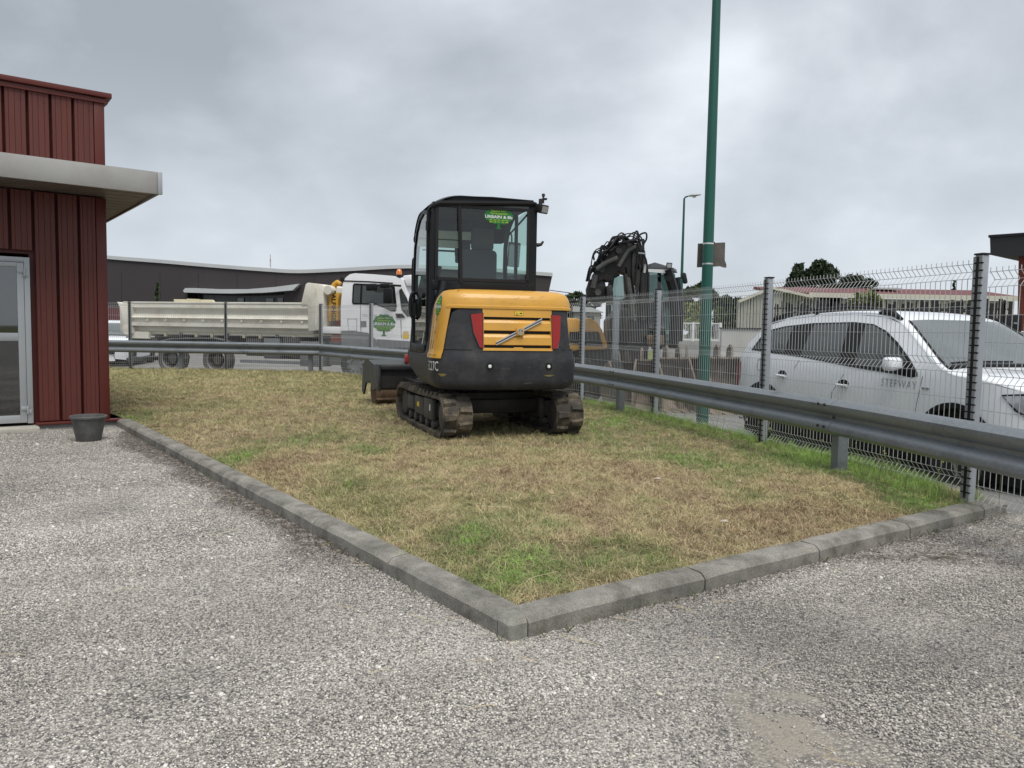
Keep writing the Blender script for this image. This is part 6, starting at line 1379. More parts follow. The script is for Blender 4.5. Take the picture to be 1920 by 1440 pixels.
tpx('pine_tree', 'low wide dark pine crown sloping down to the right of the taller pine', 1606, 508, 84, 78, L_pine, .28, [(-.30, .84, .20, .09), (-.05, .86, .18, .09), (.20, .82, .18, .08), (.40, .74, .14, .07), (0, .70, .3, .08)], 4600, 8, group='dark pines')
tpx('cypress_tree', 'tiny dark cypress far right over the red roof', 1784, 521, 9, 85, L_pine, .22, [(0, .9, .25, .07), (0, .8, .4, .09), (0, .65, .5, .10)], 500, 9, group='far small cypresses')
tpx('cypress_tree', 'faint tiny conifer beside the notched post over the red roof', 1822, 528, 10, 95, L_pine, .22, [(0, .88, .25, .07), (0, .75, .45, .09)], 400, 10, group='far small cypresses')
tpx('cypress_tree', 'slim young cypress against the dark building wall', 296, 526, 8, 43.5, L_dark, .10, [(0, .92, .20, .05), (0, .80, .34, .10), (0, .62, .42, .14), (0, .4, .5, .16)], 900, 11)
tpx('broadleaf_tree', 'green tree behind the cab of the wheeled excavator', 1305, 533, 60, 60, L_dark, .24, [(-.3, .85, .3, .12), (.1, .88, .32, .12), (.4, .78, .28, .14), (0, .6, .5, .2)], 3400, 12)
tpx('broadleaf_tree', 'dark bushy tree touching the beige gable wall', 1370, 556, 60, 58, L_dark, .24, [(-.3, .85, .3, .14), (.2, .80, .3, .16), (0, .5, .5, .3)], 3000, 13)
tpx('pale_shrub', 'pale flowering shrub between the two green lamp posts', 1300, 563, 50, 48, L_pale, .16, [(-.25, .8, .3, .16), (.2, .82, .3, .16), (0, .5, .5, .3)], 3200, 14, cat='shrub')
tpx('pale_shrub', 'light green shrub just right of the tall green lamp post', 1352, 575, 36, 50, L_green, .16, [(-.2, .8, .35, .18), (.2, .7, .35, .2), (0, .45, .5, .3)], 1800, 15, cat='shrub')
tpx('pale_shrub', 'loose pale olive bush before the red roofed shed', 1622, 545, 62, 38, L_pale, .13, [(-.3, .86, .22, .12), (0, .9, .22, .12), (.3, .82, .24, .14), (0, .6, .45, .2)], 1700, 16, cat='shrub')
tpx('broadleaf_tree', 'tree tops glimpsed between the mini excavator hood and the boom', 1085, 552, 56, 60, L_dark, .24, [(-.4, .88, .3, .12), (0, .92, .26, .12), (.4, .9, .3, .14), (0, .6, .6, .25)], 3200, 17)
tpx('broadleaf_tree', 'green tree seen through the glass of the wheeled excavator', 1200, 560, 80, 62, L_green, .24, [(-.4, .85, .26, .14), (0, .9, .26, .14), (.4, .88, .26, .14), (0, .55, .5, .3)], 3000, 18)

# ------------------------------------------------------------------ sheds, house and walls on the right
M_beige_s = mat('beige_sheet', (.36, .36, .31), .6, var=.08, scale=.7, stretch=(3, 3, .3)); M_cream_w = mat('cream_wall', (.55, .53, .45), .7, var=.06, scale=.5); M_rtile = mat('red_roof', (.145, .035, .035), .6, var=.15, scale=.8)
SV = Vert((0, 46), (1, 0)); wh = thing('beige_warehouse', 'beige sheet metal warehouse with sloping gable roof behind the car', 'building', (at(1430, 600, 46).x, 46, -.46)); WX = wh.location.x
def W3(u, z, w=0): return Vector((u-WX, w, z+.46))
side_w = [SV.S(*q) for q in ((1469, 546), (1516, 556), (1516, 600), (1469, 600))]; b = MB(); b.hull([W3(u, z, 1.0) for u, z in side_w], [W3(u, z, 1.2) for u, z in side_w]); b.build('side_wall', M_beige_s, wh, smooth=None)
g_ = [SV.S(*q) for q in ((1384, 563), (1445, 537.5), (1469, 546))]
outl = [(g_[0][0], -.46), g_[0], g_[1], g_[2], (g_[2][0], -.46)]
b = MB(); b.hull([W3(u, z, .1) for u, z in outl], [W3(u+3.6, z, 9) for u, z in outl]); b.build('wall', M_beige_s, wh, smooth=None)
n_ = 14
for k in range(n_):
    u0_, u1_ = lerp(g_[0][0], g_[2][0], k/n_), lerp(g_[0][0], g_[2][0], (k+1)/n_); zt1 = np.interp(u0_, [p[0] for p in g_], [p[1] for p in g_]); zt2 = np.interp(u1_-.04, [p[0] for p in g_], [p[1] for p in g_])
    b = MB(); b.hull([W3(u0_, -.4, .0), W3(u1_-.045, -.4, .0), W3(u1_-.045, zt2-.05, .0), W3(u0_, zt1-.05, .0)], [W3(u0_, -.4, .1), W3(u1_-.045, -.4, .1), W3(u1_-.045, zt2-.05, .1), W3(u0_, zt1-.05, .1)]); b.build('sheet_panel', M_beige_s, wh, smooth=None)
rp2 = [g_[0], g_[1], SV.S(1520, 554)]
b = MB(); A = [W3(u, z, -.25) for u, z in rp2]+[W3(u, z-.16, -.25) for u, z in rp2[::-1]]; b.hull(A, [p+Vector((3.6, 9, 0)) for p in A]); b.build('verge_board', M_cream_w, wh, smooth=None)
SV2 = Vert((0, 50), (1, 0)); sh_ = thing('red_roofed_shed', 'long low cream shed with dull red roof and dark open bays', 'building', (at(1700, 600, 50).x, 50, -.46)); SX = sh_.location.x
def S3(u, z, w=0): return Vector((u-SX, w, z+.46))
a_, z_e = SV2.S(1512, 549); c_, z_e2 = SV2.S(1902, 556); zr = SV2.S(1600, 536)[1]; zr2 = SV2.S(1890, 541)[1]
b = MB(); b.hull([S3(a_-2.2, z_e, -.4), S3(c_, z_e2, -.4), S3(c_, z_e2-.12, -.4), S3(a_-2.2, z_e-.12, -.4)], [S3(a_-2.2, zr+.1, 4), S3(c_, zr2+.1, 4), S3(c_, zr2-.1, 4), S3(a_-2.2, zr-.1, 4)]); b.build('roof', M_rtile, sh_, smooth=None)
b = MB(); b.hull([S3(a_, z_e, -.45), S3(c_, z_e2, -.45), S3(c_, z_e2-.30, -.45), S3(a_, z_e-.30, -.45)], [S3(a_, z_e, -.39), S3(c_, z_e2, -.39), S3(c_, z_e2-.30, -.39), S3(a_, z_e-.30, -.39)]); b.build('fascia', M_cream_w, sh_, smooth=None)
b = MB(); b.box(S3((a_+c_)/2, .9, 3.5), (c_-a_, .2, z_e+1.1)); b.build('back_wall', M_cream_w, sh_)
for q0, q1, m in ((1505, 1535, M_beige_s), (1576, 1600, M_beige_s), (1604, 1900, M_cream_w)):
    u0_, u1_ = SV2.S(q0, 580)[0], SV2.S(q1, 580)[0]; b = MB(); b.box(S3((u0_+u1_)/2, (z_e-.32-.46)/2, 0), (u1_-u0_, .15, z_e-.32+.46)); b.build('wall', m, sh_)
u0_, u1_ = SV2.S(1535, 580)[0], SV2.S(1576, 580)[0]; b = MB(); b.box(S3((u0_+u1_)/2, 1.5, 1.0), (u1_-u0_+1.0, .1, 5.0)); b.build('bay_shade_panel', M_inset, sh_)  # near-black sheet added across the open bay for its inner shade
for q in (1555, 1566): u = SV2.S(q, 580)[0]; b = MB(); b.box(S3(u, 1.0, 0), (.12, .12, 2.9)); b.build('bay_post', M_beige_s, sh_)
b = MB(); u = SV2.S(1688, 540)[0]; b.box(S3(u, z_e+.45, 2), (1.6, 1.2, .12)); b.build('roof_light', M_pale, sh_)
b = MB(); u = SV2.S(1732, 570)[0]; b.box(S3(u, z_e-1.0, -.09), (.35, .06, .5)); b.build('small_window', M_cabf, sh_)
# stake fence
sf = thing('stake_fence', 'row of uneven black stakes above the wall behind the car roof', 'fence', (at(1650, 600, 30).x, 30, -.4)); FX = sf.location.x; rr = random.Random(5)
x = 1452.0; M_stk = mat('black_stake', (.018, .016, .016), .8)
while x < 1895:
    p = at(x, 590, 30); ztop = at(x, 567+rr.uniform(-4, 6)-(x-1452)*.01, 30).z; zb2 = -.3; ln_ = rr.uniform(-.10, .10)
    b = MB(); b.bar((p.x-FX-ln_, 0, zb2+.4), (p.x-FX+ln_, 0, ztop+.4), rr.choice([.05, .07, .10, .13]), .05, up=(0, 1, 0)); b.build('stake', M_stk, sf, smooth=None); x += rr.choice([4.2, 5.5, 7.5, 9]) if x > 1575 else rr.choice([6, 8])
b = MB()
for yy in (578, 596): p0 = at(1452, yy, 30); p1 = at(1895, yy+2, 30); b.bar((p0.x-FX, .06, p0.z+.4), (p1.x-FX, .06, p1.z+.4), .06)
b.build('rail', M_stk, sf)
t = thing('low_wall', 'low white rendered boundary wall with dark coping left of the car', 'wall', (at(1400, 640, 26).x, 26, -.42)); 
b = MB(); x0_, x1_ = at(1351, 640, 26).x-t.location.x, at(1960, 640, 26).x-t.location.x; zt2 = at(1390, 617, 26).z; b.box(((x0_+x1_)/2, 0, (zt2+.42)/2), (x1_-x0_, .2, zt2+.42)); b.build('wall_body', mat('white_render', (.47, .47, .45), .8, var=.12, dirt=(.3, .29, .26), damt=.5), t)
b = MB(); b.box(((x0_+x1_)/2, 0, zt2+.42+.02), (x1_-x0_+.06, .28, .05)); b.build('coping', M_dark, t)
b = MB(); b.box((x0_+.8, 0, (zt2+.42)/2+.2), (.5, .3, zt2+.9)); 
t = thing('white_fence', 'white railing on a low wall before the meadow strip, between the lamp posts', 'fence', (at(1300, 640, 36).x, 36, -.44)); x_0 = t.location.x
zz = lambda y: at(1300, y, 36).z+.44
b = MB(); xa, xb = at(1232, 640, 36).x-x_0, at(1352, 640, 36).x-x_0; b.box(((xa+xb)/2, 0, zz(640)/2), (xb-xa, .2, zz(640))); b.build('base_wall', mat('grey_wall', (.30, .30, .29), .8, var=.1), t)
for q in (1299, 1350, 1240): b = MB(); b.box((at(q, 620, 36).x-x_0, 0, zz(622)), (.10, .1, zz(604)-zz(640))); b.build('fence_post', M_white, t)
b = MB(); b.box(((xa+xb)/2, 0, zz(606)), (xb-xa, .05, .05)); b.box(((xa+xb)/2, 0, zz(637)), (xb-xa, .05, .05)); b.build('rail', M_white, t)
b = MB()
for k in range(40): b.box((lerp(xa, xb, k/39), 0, zz(621)), (.02, .02, zz(606)-zz(637)))
tag(b.build('thin_bar', M_white, t, smooth=None), kind='stuff')
b = MB(); b.box((at(1290, 618, 44).x, 44, .3), (14, .3, 1.2)); o = b.build('far_wall', mat('pale_wall', (.38, .38, .36), .8, var=.1), None); tag(o, 'pale low wall far behind the white railing', 'wall')
b = MB(); b.grid(lambda u, v: (lerp(2, 40, u), lerp(36.3, 43.5, v), -.30+.45*v), 6, 4); o = b.build('verge', mat('verge_grass', (.15, .18, .06), .9, var=.25, scale=2, fine=.2), smooth=None); o['kind'] = 'structure'
# small house behind the hoods
t = thing('small_house', 'tiny pale house with a dark window far behind the wheeled excavator', 'house', (at(1103, 600, 48).x, 48, -.46)); hx = t.location.x
hz1 = at(1103, 585, 48).z+.46; hz2 = at(1103, 578, 48).z+.46
b = MB(); b.hull([Vector((x, 0, z)) for x, z in ((-.9, 0), (.75, 0), (.75, hz1), (-.9, hz1+.05))], [Vector((x, 4, z)) for x, z in ((-.9, 0), (.75, 0), (.75, hz1), (-.9, hz1+.05))]); b.build('wall', M_beige_s, t)
b = MB(); b.hull([Vector((x, -.2, z)) for x, z in ((-1.0, hz1), (.95, hz1-.02), (.2, hz2+.05), (-1.0, hz2+.1))], [Vector((x, 4.2, z)) for x, z in ((-1.0, hz1), (.95, hz1-.02), (.2, hz2+.05), (-1.0, hz2+.1))]); b.build('roof', M_pale, t)
b = MB(); b.box((.15, -.03, hz1-.5), (.4, .06, .5)); w_ = b.build('window', M_inset, t)
# dark fascia building at the far right
t = thing('brick_building', 'red wall under a deep black flat roof overhang at the right edge', 'building', (at(1905, 560, 24).x, 24, -.4)); bx_ = t.location.x
RV = Vert((at(1856, 450, 22).x, 22), (.62, -.72))
def Rr(px_, py_, w=0): u, z = RV.S(px_, py_); p = RV.o+RV.d*u+RV.n*w; return Vector((p.x-bx_, p.y-24, z+.4))
A = [Rr(1856, 444), Rr(2100, 428), Rr(2100, 486), Rr(1857, 478)]; b = MB(); b.hull(A, [p+RV.n*5 for p in A]); b.build('roof_overhang', mat('black_fascia', (.018, .018, .020), .5, var=.1), t, smooth=None)
A = [Rr(1854.5, 441, -.06), Rr(2100, 424, -.06), Rr(2100, 428, -.06), Rr(1854.5, 446, -.06)]; b = MB(); b.hull(A, [p+RV.n*.1 for p in A]); b.build('gutter', M_black, t)
M_brk = mat('brick_red', (.20, .048, .030), .8, var=.15, scale=3, fine=.2, bscale=30)
A = [Rr(1899, 470, .5), Rr(2100, 470, .5), Rr(2100, 620, .5), Rr(1896, 620, .5)]; b = MB(); b.hull(A, [p+RV.n*4 for p in A]); b.build('wall', M_brk, t, smooth=None)
b = MB(); A = [Rr(1911, 538, .45), Rr(1945, 538, .45), Rr(1945, 556, .45), Rr(1911, 556, .45)]; b.hull(A, [p+RV.n*.1 for p in A]); b.build('window', M_inset, t)
t = thing('black_gate_box', 'black sheet gate section with a pale lock below the red wall', 'gate', (at(1900, 600, 21).x, 21, -.4)); gx = t.location.x
b = MB(); z0_, z1_ = at(1900, 622, 21).z+.4, at(1900, 590, 21).z+.4; b.box((0, 0, (z0_+z1_)/2), (.42, .1, z1_-z0_)); b.build('gate_panel', M_black, t, bevel=.01); b = MB(); b.box((.02, -.06, (z0_+z1_)/2), (.10, .02, .05)); b.build('lock', M_galv, t); b = MB(); b.box((0, 0, z0_/2), (.5, .2, z0_)); b.build('gate_base', M_concrete, t)
# overhead wire far left of the boom
b = MB(); b.tube(bez([at(1030, 544, 60), at(1060, 548, 60), at(1100, 553, 60), at(1180, 556, 60)], 4), .03, 4); tag(b.build('overhead_wire', M_dark), 'thin overhead wire crossing the sky right of the yellow hood', 'wire')

# ------------------------------------------------------------------ scattered ground cover (instances)
def inst_collection(name, meshes):
    c = bpy.data.collections.new(name)
    for i, me in enumerate(meshes):
        o = bpy.data.objects.new('%s_%02d' % (name, i), me); c.objects.link(o)
    return c
def scatter(name, pts, rot, scl, vid, tone, coll, extra=None):
    me = bpy.data.meshes.new(name); n = len(pts); me.vertices.add(n); me.vertices.foreach_set('co', np.asarray(pts, dtype=np.float32).ravel())
    a = me.attributes.new('rotv', 'FLOAT_VECTOR', 'POINT'); a.data.foreach_set('vector', np.asarray(rot, dtype=np.float32).ravel())
    a = me.attributes.new('scl', 'FLOAT_VECTOR', 'POINT'); a.data.foreach_set('vector', np.asarray(scl, dtype=np.float32).ravel())
    a = me.attributes.new('vidx', 'INT', 'POINT'); a.data.foreach_set('value', np.asarray(vid, dtype=np.int32))
    a = me.attributes.new('tone', 'FLOAT', 'POINT'); a.data.foreach_set('value', np.asarray(tone, dtype=np.float32))
    o = bpy.data.objects.new(name, me); COL.objects.link(o)
    ng = bpy.data.node_groups.new(name+'_nodes', 'GeometryNodeTree')
    ng.interface.new_socket('Geometry', in_out='INPUT', socket_type='NodeSocketGeometry'); ng.interface.new_socket('Geometry', in_out='OUTPUT', socket_type='NodeSocketGeometry')
    N = ng.nodes; gi = N.new('NodeGroupInput'); go = N.new('NodeGroupOutput'); ip = N.new('GeometryNodeInstanceOnPoints'); ci = N.new('GeometryNodeCollectionInfo')
    ci.inputs['Collection'].default_value = coll; ci.inputs['Separate Children'].default_value = True; ci.inputs['Reset Children'].default_value = True
    def na(nm, t): q = N.new('GeometryNodeInputNamedAttribute'); q.data_type = t; q.inputs['Name'].default_value = nm; return q.outputs['Attribute']
    er = N.new('FunctionNodeEulerToRotation'); lk = ng.links
    lk.new(na('rotv', 'FLOAT_VECTOR'), er.inputs[0]); lk.new(er.outputs[0], ip.inputs['Rotation']); lk.new(na('scl', 'FLOAT_VECTOR'), ip.inputs['Scale']); lk.new(na('vidx', 'INT'), ip.inputs['Instance Index'])
    ip.inputs['Pick Instance'].default_value = True
    lk.new(gi.outputs[0], ip.inputs['Points']); lk.new(ci.outputs[0], ip.inputs['Instance']); lk.new(ip.outputs[0], go.inputs[0])
    m = o.modifiers.new('scatter', 'NODES'); m.node_group = ng
    o['kind'] = 'stuff'; return o
NP = np.random.RandomState(11)
def tone_material(name, stops, rough=.8, jitter=.25, noise_s=None):
    m = bpy.data.materials.new(name); m.use_nodes = True; nt = m.node_tree; b = nt.nodes['Principled BSDF']; lk = nt.links
    a = nt.nodes.new('ShaderNodeAttribute'); a.attribute_type = 'INSTANCER'; a.attribute_name = 'tone'
    r = nt.nodes.new('ShaderNodeValToRGB'); lk.new(a.outputs['Fac'], r.inputs[0]); e = r.color_ramp.elements
    e[0].position = stops[0][0]; e[0].color = (*stops[0][1], 1); e[1].position = stops[-1][0]; e[1].color = (*stops[-1][1], 1)
    for p, c in stops[1:-1]: q = e.new(p); q.color = (*c, 1)
    oi = nt.nodes.new('ShaderNodeObjectInfo'); mr = nt.nodes.new('ShaderNodeMapRange'); lk.new(oi.outputs['Random'], mr.inputs[0]); mr.inputs[3].default_value = 1-jitter; mr.inputs[4].default_value = 1+jitter
    v = nt.nodes.new('ShaderNodeVectorMath'); v.operation = 'SCALE'; lk.new(r.outputs[0], v.inputs[0]); lk.new(mr.outputs[0], v.inputs[3]); lk.new(v.outputs[0], b.inputs['Base Color']); b.inputs['Roughness'].default_value = rough; b.inputs['Specular IOR Level'].default_value = .3
    return m
# pebbles
M_peb = tone_material('pebble_stone', [(0, (.07, .066, .066)), (.18, (.19, .18, .175)), (.42, (.34, .322, .295)), (.68, (.47, .445, .40)), (.88, (.60, .575, .53)), (1, (.76, .74, .69))], .7, .12)
pm = []
for k in range(6):
    bm = bmesh.new(); bmesh.ops.create_icosphere(bm, subdivisions=1, radius=1); 
    for v in bm.verts: v.co = Vector((v.co.x*1.15, v.co.y*.9, v.co.z*.62))*NP.uniform(.75, 1.15)
    me = bpy.data.meshes.new('pebble'); bm.to_mesh(me); bm.free(); me.materials.append(M_peb); me.shade_smooth(); pm.append(me)
pc = inst_collection('pebble_source', pm)
lawnp = [(KC.x, KC.y+.02), (KR.x, KR.y), (KR.x, 30), (-30, 30), (BC.x-25, BC.y-18), (BC.x, BC.y), (KL.x, KL.y)]
P = []
xs = NP.uniform(-7.5, 4.6, 1300000); ys = NP.uniform(1.5, 10.0, 1300000)
den = np.where(ys < 3.4, 1.0, (3.4/ys)**1.9)*13000/12640.0   # candidate density is ~8750 per square metre
keep = NP.rand(len(xs)) < den*(np.abs(xs) < ys*.74+.25)
xs = xs[keep]; ys = ys[keep]
ok = np.array([not inpoly(x, y, lawnp) for x, y in zip(xs, ys)])
# right of the kerb end: keep the yard side only
ok &= ~((xs > 3.7) & (ys > 5.7)); xs = xs[ok]; ys = ys[ok]
sand = np.zeros(len(xs)); damp = np.zeros(len(xs))
for sx, sy, w in SANDP: sand = np.maximum(sand, np.clip(1.7-np.hypot((xs-sx)/w, (ys-sy)/(w*.5)), 0, 1))
damp = np.clip(1.3-np.hypot((xs-1.35)/1.2, (ys-3.3)/.45), 0, 1)
lit_ = np.array([stains(x, y)[0] for x, y in zip(xs, ys)]); kp = (NP.rand(len(xs)) > sand*1.9*(.7+.3*np.sin(xs*37+ys*23))) & (NP.rand(len(xs)) > lit_*.88); xs = xs[kp]; ys = ys[kp]; damp = damp[kp]; n = len(xs)
zone = np.array([noise.noise((x*.55, y*.55, 9.0)) for x, y in zip(xs, ys)])
sz = NP.uniform(.0026, .0054, n)*(1+.5*np.clip(ys-3.5, 0, 4)*.25)*np.where(NP.rand(n) < .02, 2.0, 1)*np.where(NP.rand(n) < .002, 1.5, 1)*(1-.25*damp)
strk = np.array([noise.noise((x*.9+y*.5, (y-.55*x)*3.2, 4.0)) for x, y in zip(xs, ys)])
tone = np.clip(NP.beta(2.3, 2.1, n)+zone*.20+strk*.16-.09*damp-.16*np.array([stains(x, y)[0] for x, y in zip(xs, ys)])+.03, 0, 1)
scatter('gravel_stones', np.stack([xs, ys, -.14+sz*.22], 1), np.stack([NP.uniform(-.4, .4, n), NP.uniform(-.4, .4, n), NP.uniform(0, 6.28, n)], 1), np.stack([sz]*3, 1), NP.randint(0, 6, n), tone, pc)
tag(bpy.data.objects['gravel_stones'], 'loose pale and dark grey gravel stones covering the yard', 'gravel')

# grass tufts
M_grass = tone_material('grass_blades', [(0, (.13, .075, .045)), (.22, (.27, .185, .11)), (.40, (.54, .44, .27)), (.53, (.45, .40, .21)), (.68, (.29, .29, .13)), (.84, (.19, .235, .095)), (1, (.28, .42, .11))], .75, .28)
def tuft(nb, h, spread, w, bend, seed):
    r = random.Random(seed); vs = []; fs = []
    for k in range(nb):
        a = r.uniform(0, 6.28); d = spread*r.random()**.7; x, y = d*math.cos(a), d*math.sin(a); t = r.uniform(0, 6.28); hh = h*r.uniform(.35, 1.1); bn = bend*hh*r.uniform(.3, 1.6); ww = w*r.uniform(.6, 1.2)
        px, py = math.cos(t+PI/2)*ww, math.sin(t+PI/2)*ww; b0 = len(vs)
        for q, wf in ((0, 1), (.5, .8), (1, 0)):
            cx, cy, cz = x+math.cos(t)*bn*q*q, y+math.sin(t)*bn*q*q, hh*(q-.25*q*q*min(bend, 1.6))
            if wf: vs += [(cx-px*wf, cy-py*wf, cz), (cx+px*wf, cy+py*wf, cz)]
            else: vs.append((cx, cy, cz))
        fs += [(b0, b0+1, b0+3, b0+2), (b0+2, b0+3, b0+4)]
    me = bpy.data.meshes.new('tuft'); me.from_pydata(vs, [], fs); me.materials.append(M_grass); return me
gm_ = [tuft(22, .034, .055, .0014, 1.1, 1), tuft(26, .028, .06, .0013, 1.6, 2), tuft(18, .042, .05, .0013, 1.0, 3), tuft(30, .022, .06, .0016, 2.2, 4), tuft(20, .036, .05, .0012, 1.9, 5), tuft(16, .060, .045, .0015, .9, 6), tuft(14, .05, .09, .0011, 3.2, 7), tuft(26, .16, .05, .0022, .55, 8), tuft(22, .22, .06, .0022, .7, 9)]
gc = inst_collection('tuft_source', gm_)
GREEN = []
for (qx, qy, rw, s_) in ((985, 1050, 95, 1.0), (870, 1000, 60, .6), (1230, 1030, 70, .65), (1120, 1045, 60, .7), (1180, 800, 150, .55), (1000, 930, 50, .5), (640, 905, 60, .55), (440, 850, 60, .8), (560, 830, 60, .45), (690, 845, 60, .6), (1290, 850, 120, .6), (1160, 760, 80, .8), (1640, 890, 120, .8), (1500, 840, 130, .8), (1380, 800, 120, .85), (230, 780, 60, .8), (900, 1090, 40, .8), (1050, 990, 40, .55), (1700, 930, 60, .7), (1400, 930, 60, .4)):
    r = cray(qx, qy); t = (0-EYE)/r.z; GREEN.append((r.x*t, r.y*t, rw/FPX*r.y*t, s_))
BROWN = []
for (qx, qy, rw, s_) in ((1250, 905, 120, .9), (1500, 960, 130, .8), (970, 885, 80, .9), (760, 880, 110, .6), (900, 790, 90, .5), (1100, 960, 80, .7), (1650, 960, 70, .5), (260, 800, 40, .8)):
    r = cray(qx, qy); t = (0-EYE)/r.z; BROWN.append((r.x*t, r.y*t, rw/FPX*r.y*t, s_))
STRAW = []
for (qx, qy, rw, s_) in ((400, 810, 80, 1), (1020, 1110, 60, 1), (800, 960, 80, .6), (660, 960, 60, .7), (1130, 1090, 80, .6), (350, 830, 50, .6), (1600, 920, 60, .6)):
    r = cray(qx, qy); t = (0-EYE)/r.z; STRAW.append((r.x*t, r.y*t, rw/FPX*r.y*t, s_))
C = 150000; xs = NP.uniform(-16, 5, C); ys = NP.uniform(3.2, 21.2, C)       # ~397 per m2
lw = [(KC.x, KC.y+.17), (KR.x+.02, KR.y+.13), (4.2, 5.95), (3.5, 8.4), (2.6, 11.2), (1.7, 13.7), (.4, 15.3), (-3.0, 19.2), (-5.0, 21.1), (-20, 21.1), (-20, 14.8), (BC.x-.9, BC.y+1.25), (BC.x+.16, BC.y+.10), (KL.x+.14, KL.y+.12)]
xn = NP.uniform(-4, 4.4, 42000); yn = NP.uniform(3.2, 7.6, 42000); xs = np.concatenate([xs, xn]); ys = np.concatenate([ys, yn])
den = np.clip((9.5/ys)**1.3, .16, 1); k_ = (NP.rand(len(xs)) < den) & (np.abs(xs) < ys*.78+.5); xs = xs[k_]; ys = ys[k_]
k_ = np.array([inpoly(x, y, lw) for x, y in zip(xs, ys)]); xs = xs[k_]; ys = ys[k_]
# nothing grows inside the tracks or the building
ec = np.array([-.38, 9.49]); an = math.radians(21); lx = (xs-ec[0])*math.cos(an)+(ys-ec[1])*math.sin(an); ly = -(xs-ec[0])*math.sin(an)+(ys-ec[1])*math.cos(an)
k_ = ~((np.abs(np.abs(lx)-.655) < .15) & (np.abs(ly) < .95)); xs = xs[k_]; ys = ys[k_]; n = len(xs)
zs = np.array([lawn_z(x, y) for x, y in zip(xs, ys)])
tn = np.array([.50+.26*noise.noise((x*.75, y*.75, 2.0))+.22*noise.noise((x*2.6, y*2.6, 7.0))+.20*noise.noise((x*8, y*8, 4.0)) for x, y in zip(xs, ys)])+NP.normal(0, .12, n)
fd = np.array([min(dist_seg(x, y, FENCE[i], FENCE[i+1])[0] for i in range(6, 14)) if y < 20 and x > -5 else 9 for x, y in zip(xs, ys)])
for gx_, gy_, w, s_ in GREEN: q = np.clip(1.3-np.hypot(xs-gx_, (ys-gy_)*.55)/w, 0, 1); tn = tn+q*s_*.54*(NP.rand(n) < .78)
for gx_, gy_, w, s_ in BROWN: q = np.clip(1.3-np.hypot(xs-gx_, (ys-gy_)*.55)/w, 0, 1); tn = tn-q*s_*.24
sq = np.zeros(n)
for gx_, gy_, w, s_ in STRAW: q = np.clip(1.3-np.hypot(xs-gx_, (ys-gy_)*.55)/w, 0, 1)*s_; sq = np.maximum(sq, q)
tn = tn*(1-sq)+sq*(.42+NP.normal(0, .06, n))
tn = tn+np.clip(.9-fd, 0, .9)*.30; far = smooth_far = np.clip((ys-9)/8, 0, 1); tn = tn*(1-far*.6)+far*.6*.63
tn = np.clip(tn, 0, 1)
sc_ = NP.uniform(.75, 1.25, n)*(1+.06*np.clip(ys-6, 0, 12)); sc_ *= np.where(tn < .22, .7, 1)
vid = NP.randint(0, 7, n); tall = (fd < .38) & (NP.rand(n) < np.clip(.55-fd*1.3, 0, .5)); vid[tall] = NP.randint(7, 9, tall.sum()); sc_[tall] = NP.uniform(.2, .62, tall.sum())*np.where(NP.rand(tall.sum()) < .06, 1.6, 1)
tn[tall] = np.clip(tn[tall]+.1, .5, 1)
scatter('dry_grass', np.stack([xs, ys, zs-.003], 1), np.stack([NP.normal(0, .12, n), NP.normal(0, .12, n), NP.uniform(0, 6.28, n)], 1), np.stack([sc_, sc_, sc_*NP.uniform(.7, 1.2, n)], 1), vid, tn, gc)
tag(bpy.data.objects['dry_grass'], 'short patchy green and straw coloured mown grass', 'grass')

# cut straws, mould and litter
b = MB(); rr = random.Random(3)
def flake(x, y, z, s, m=None):
    a = rr.uniform(0, 6.28); u = Vector((math.cos(a), math.sin(a), rr.uniform(-.3, .3)))*s; v = Vector((-math.sin(a), math.cos(a), rr.uniform(-.4, .4)))*s*rr.uniform(.2, .6); c = Vector((x, y, z)); b.v += [c-u, c-v, c+u, c+v]; k = len(b.v)-4; b.f.append((k, k+1, k+2, k+3))
for _ in range(110000):
    x = rr.uniform(-5.2, 4.8); y = rr.uniform(2.9, 9.8)
    if inpoly(x, y, lawnp): continue
    s_ = stains(x, y)[0]
    if rr.random() < s_*.9: flake(x, y, -.134+rr.uniform(0, .014), rr.uniform(.003, .013))
o = b.build('leaf_litter', mat('dark_litter', (.045, .032, .023), .95, var=.5, scale=60), smooth=None); tag(o, 'dark crumbled leaf litter along the foot of the kerb', 'litter', kind='stuff')
b = MB()
def straw(x, y, z, l, r_=.0011):
    a = rr.uniform(0, 6.28); p = [Vector((x+math.cos(a+.15*k*rr.uniform(-1, 1))*l*k/4, y+math.sin(a)*l*k/4, z+.004*math.sin(k))) for k in range(5)]; b.tube(p, r_, 3)
for _ in range(150):
    x = rr.uniform(-2.5, 4.4); y = rr.uniform(2.3, 6.5)
    if inpoly(x, y, lawnp):
        if rr.random() < .5: straw(x, y, .03, rr.uniform(.08, .22))
    elif min(dist_seg(x, y, KC, KL)[0], dist_seg(x, y, KC, KR)[0]) < .5 or rr.random() < .15: straw(x, y, -.128, rr.uniform(.04, .16))
for (qx, qy, l) in ((1050, 1190, .17), (1190, 1165, .13), (965, 1230, .1), (880, 1330, .12), (1540, 1390, .13)):
    r = cray(qx, qy); t = (-.128-EYE)/r.z; straw(r.x*t, r.y*t, -.127, l, .0015)
o = b.build('loose_straw', mat('straw', (.52, .43, .27), .8, var=.2), smooth=None); tag(o, 'thin pale cut straws lying on the grass and gravel', 'straw', kind='stuff')
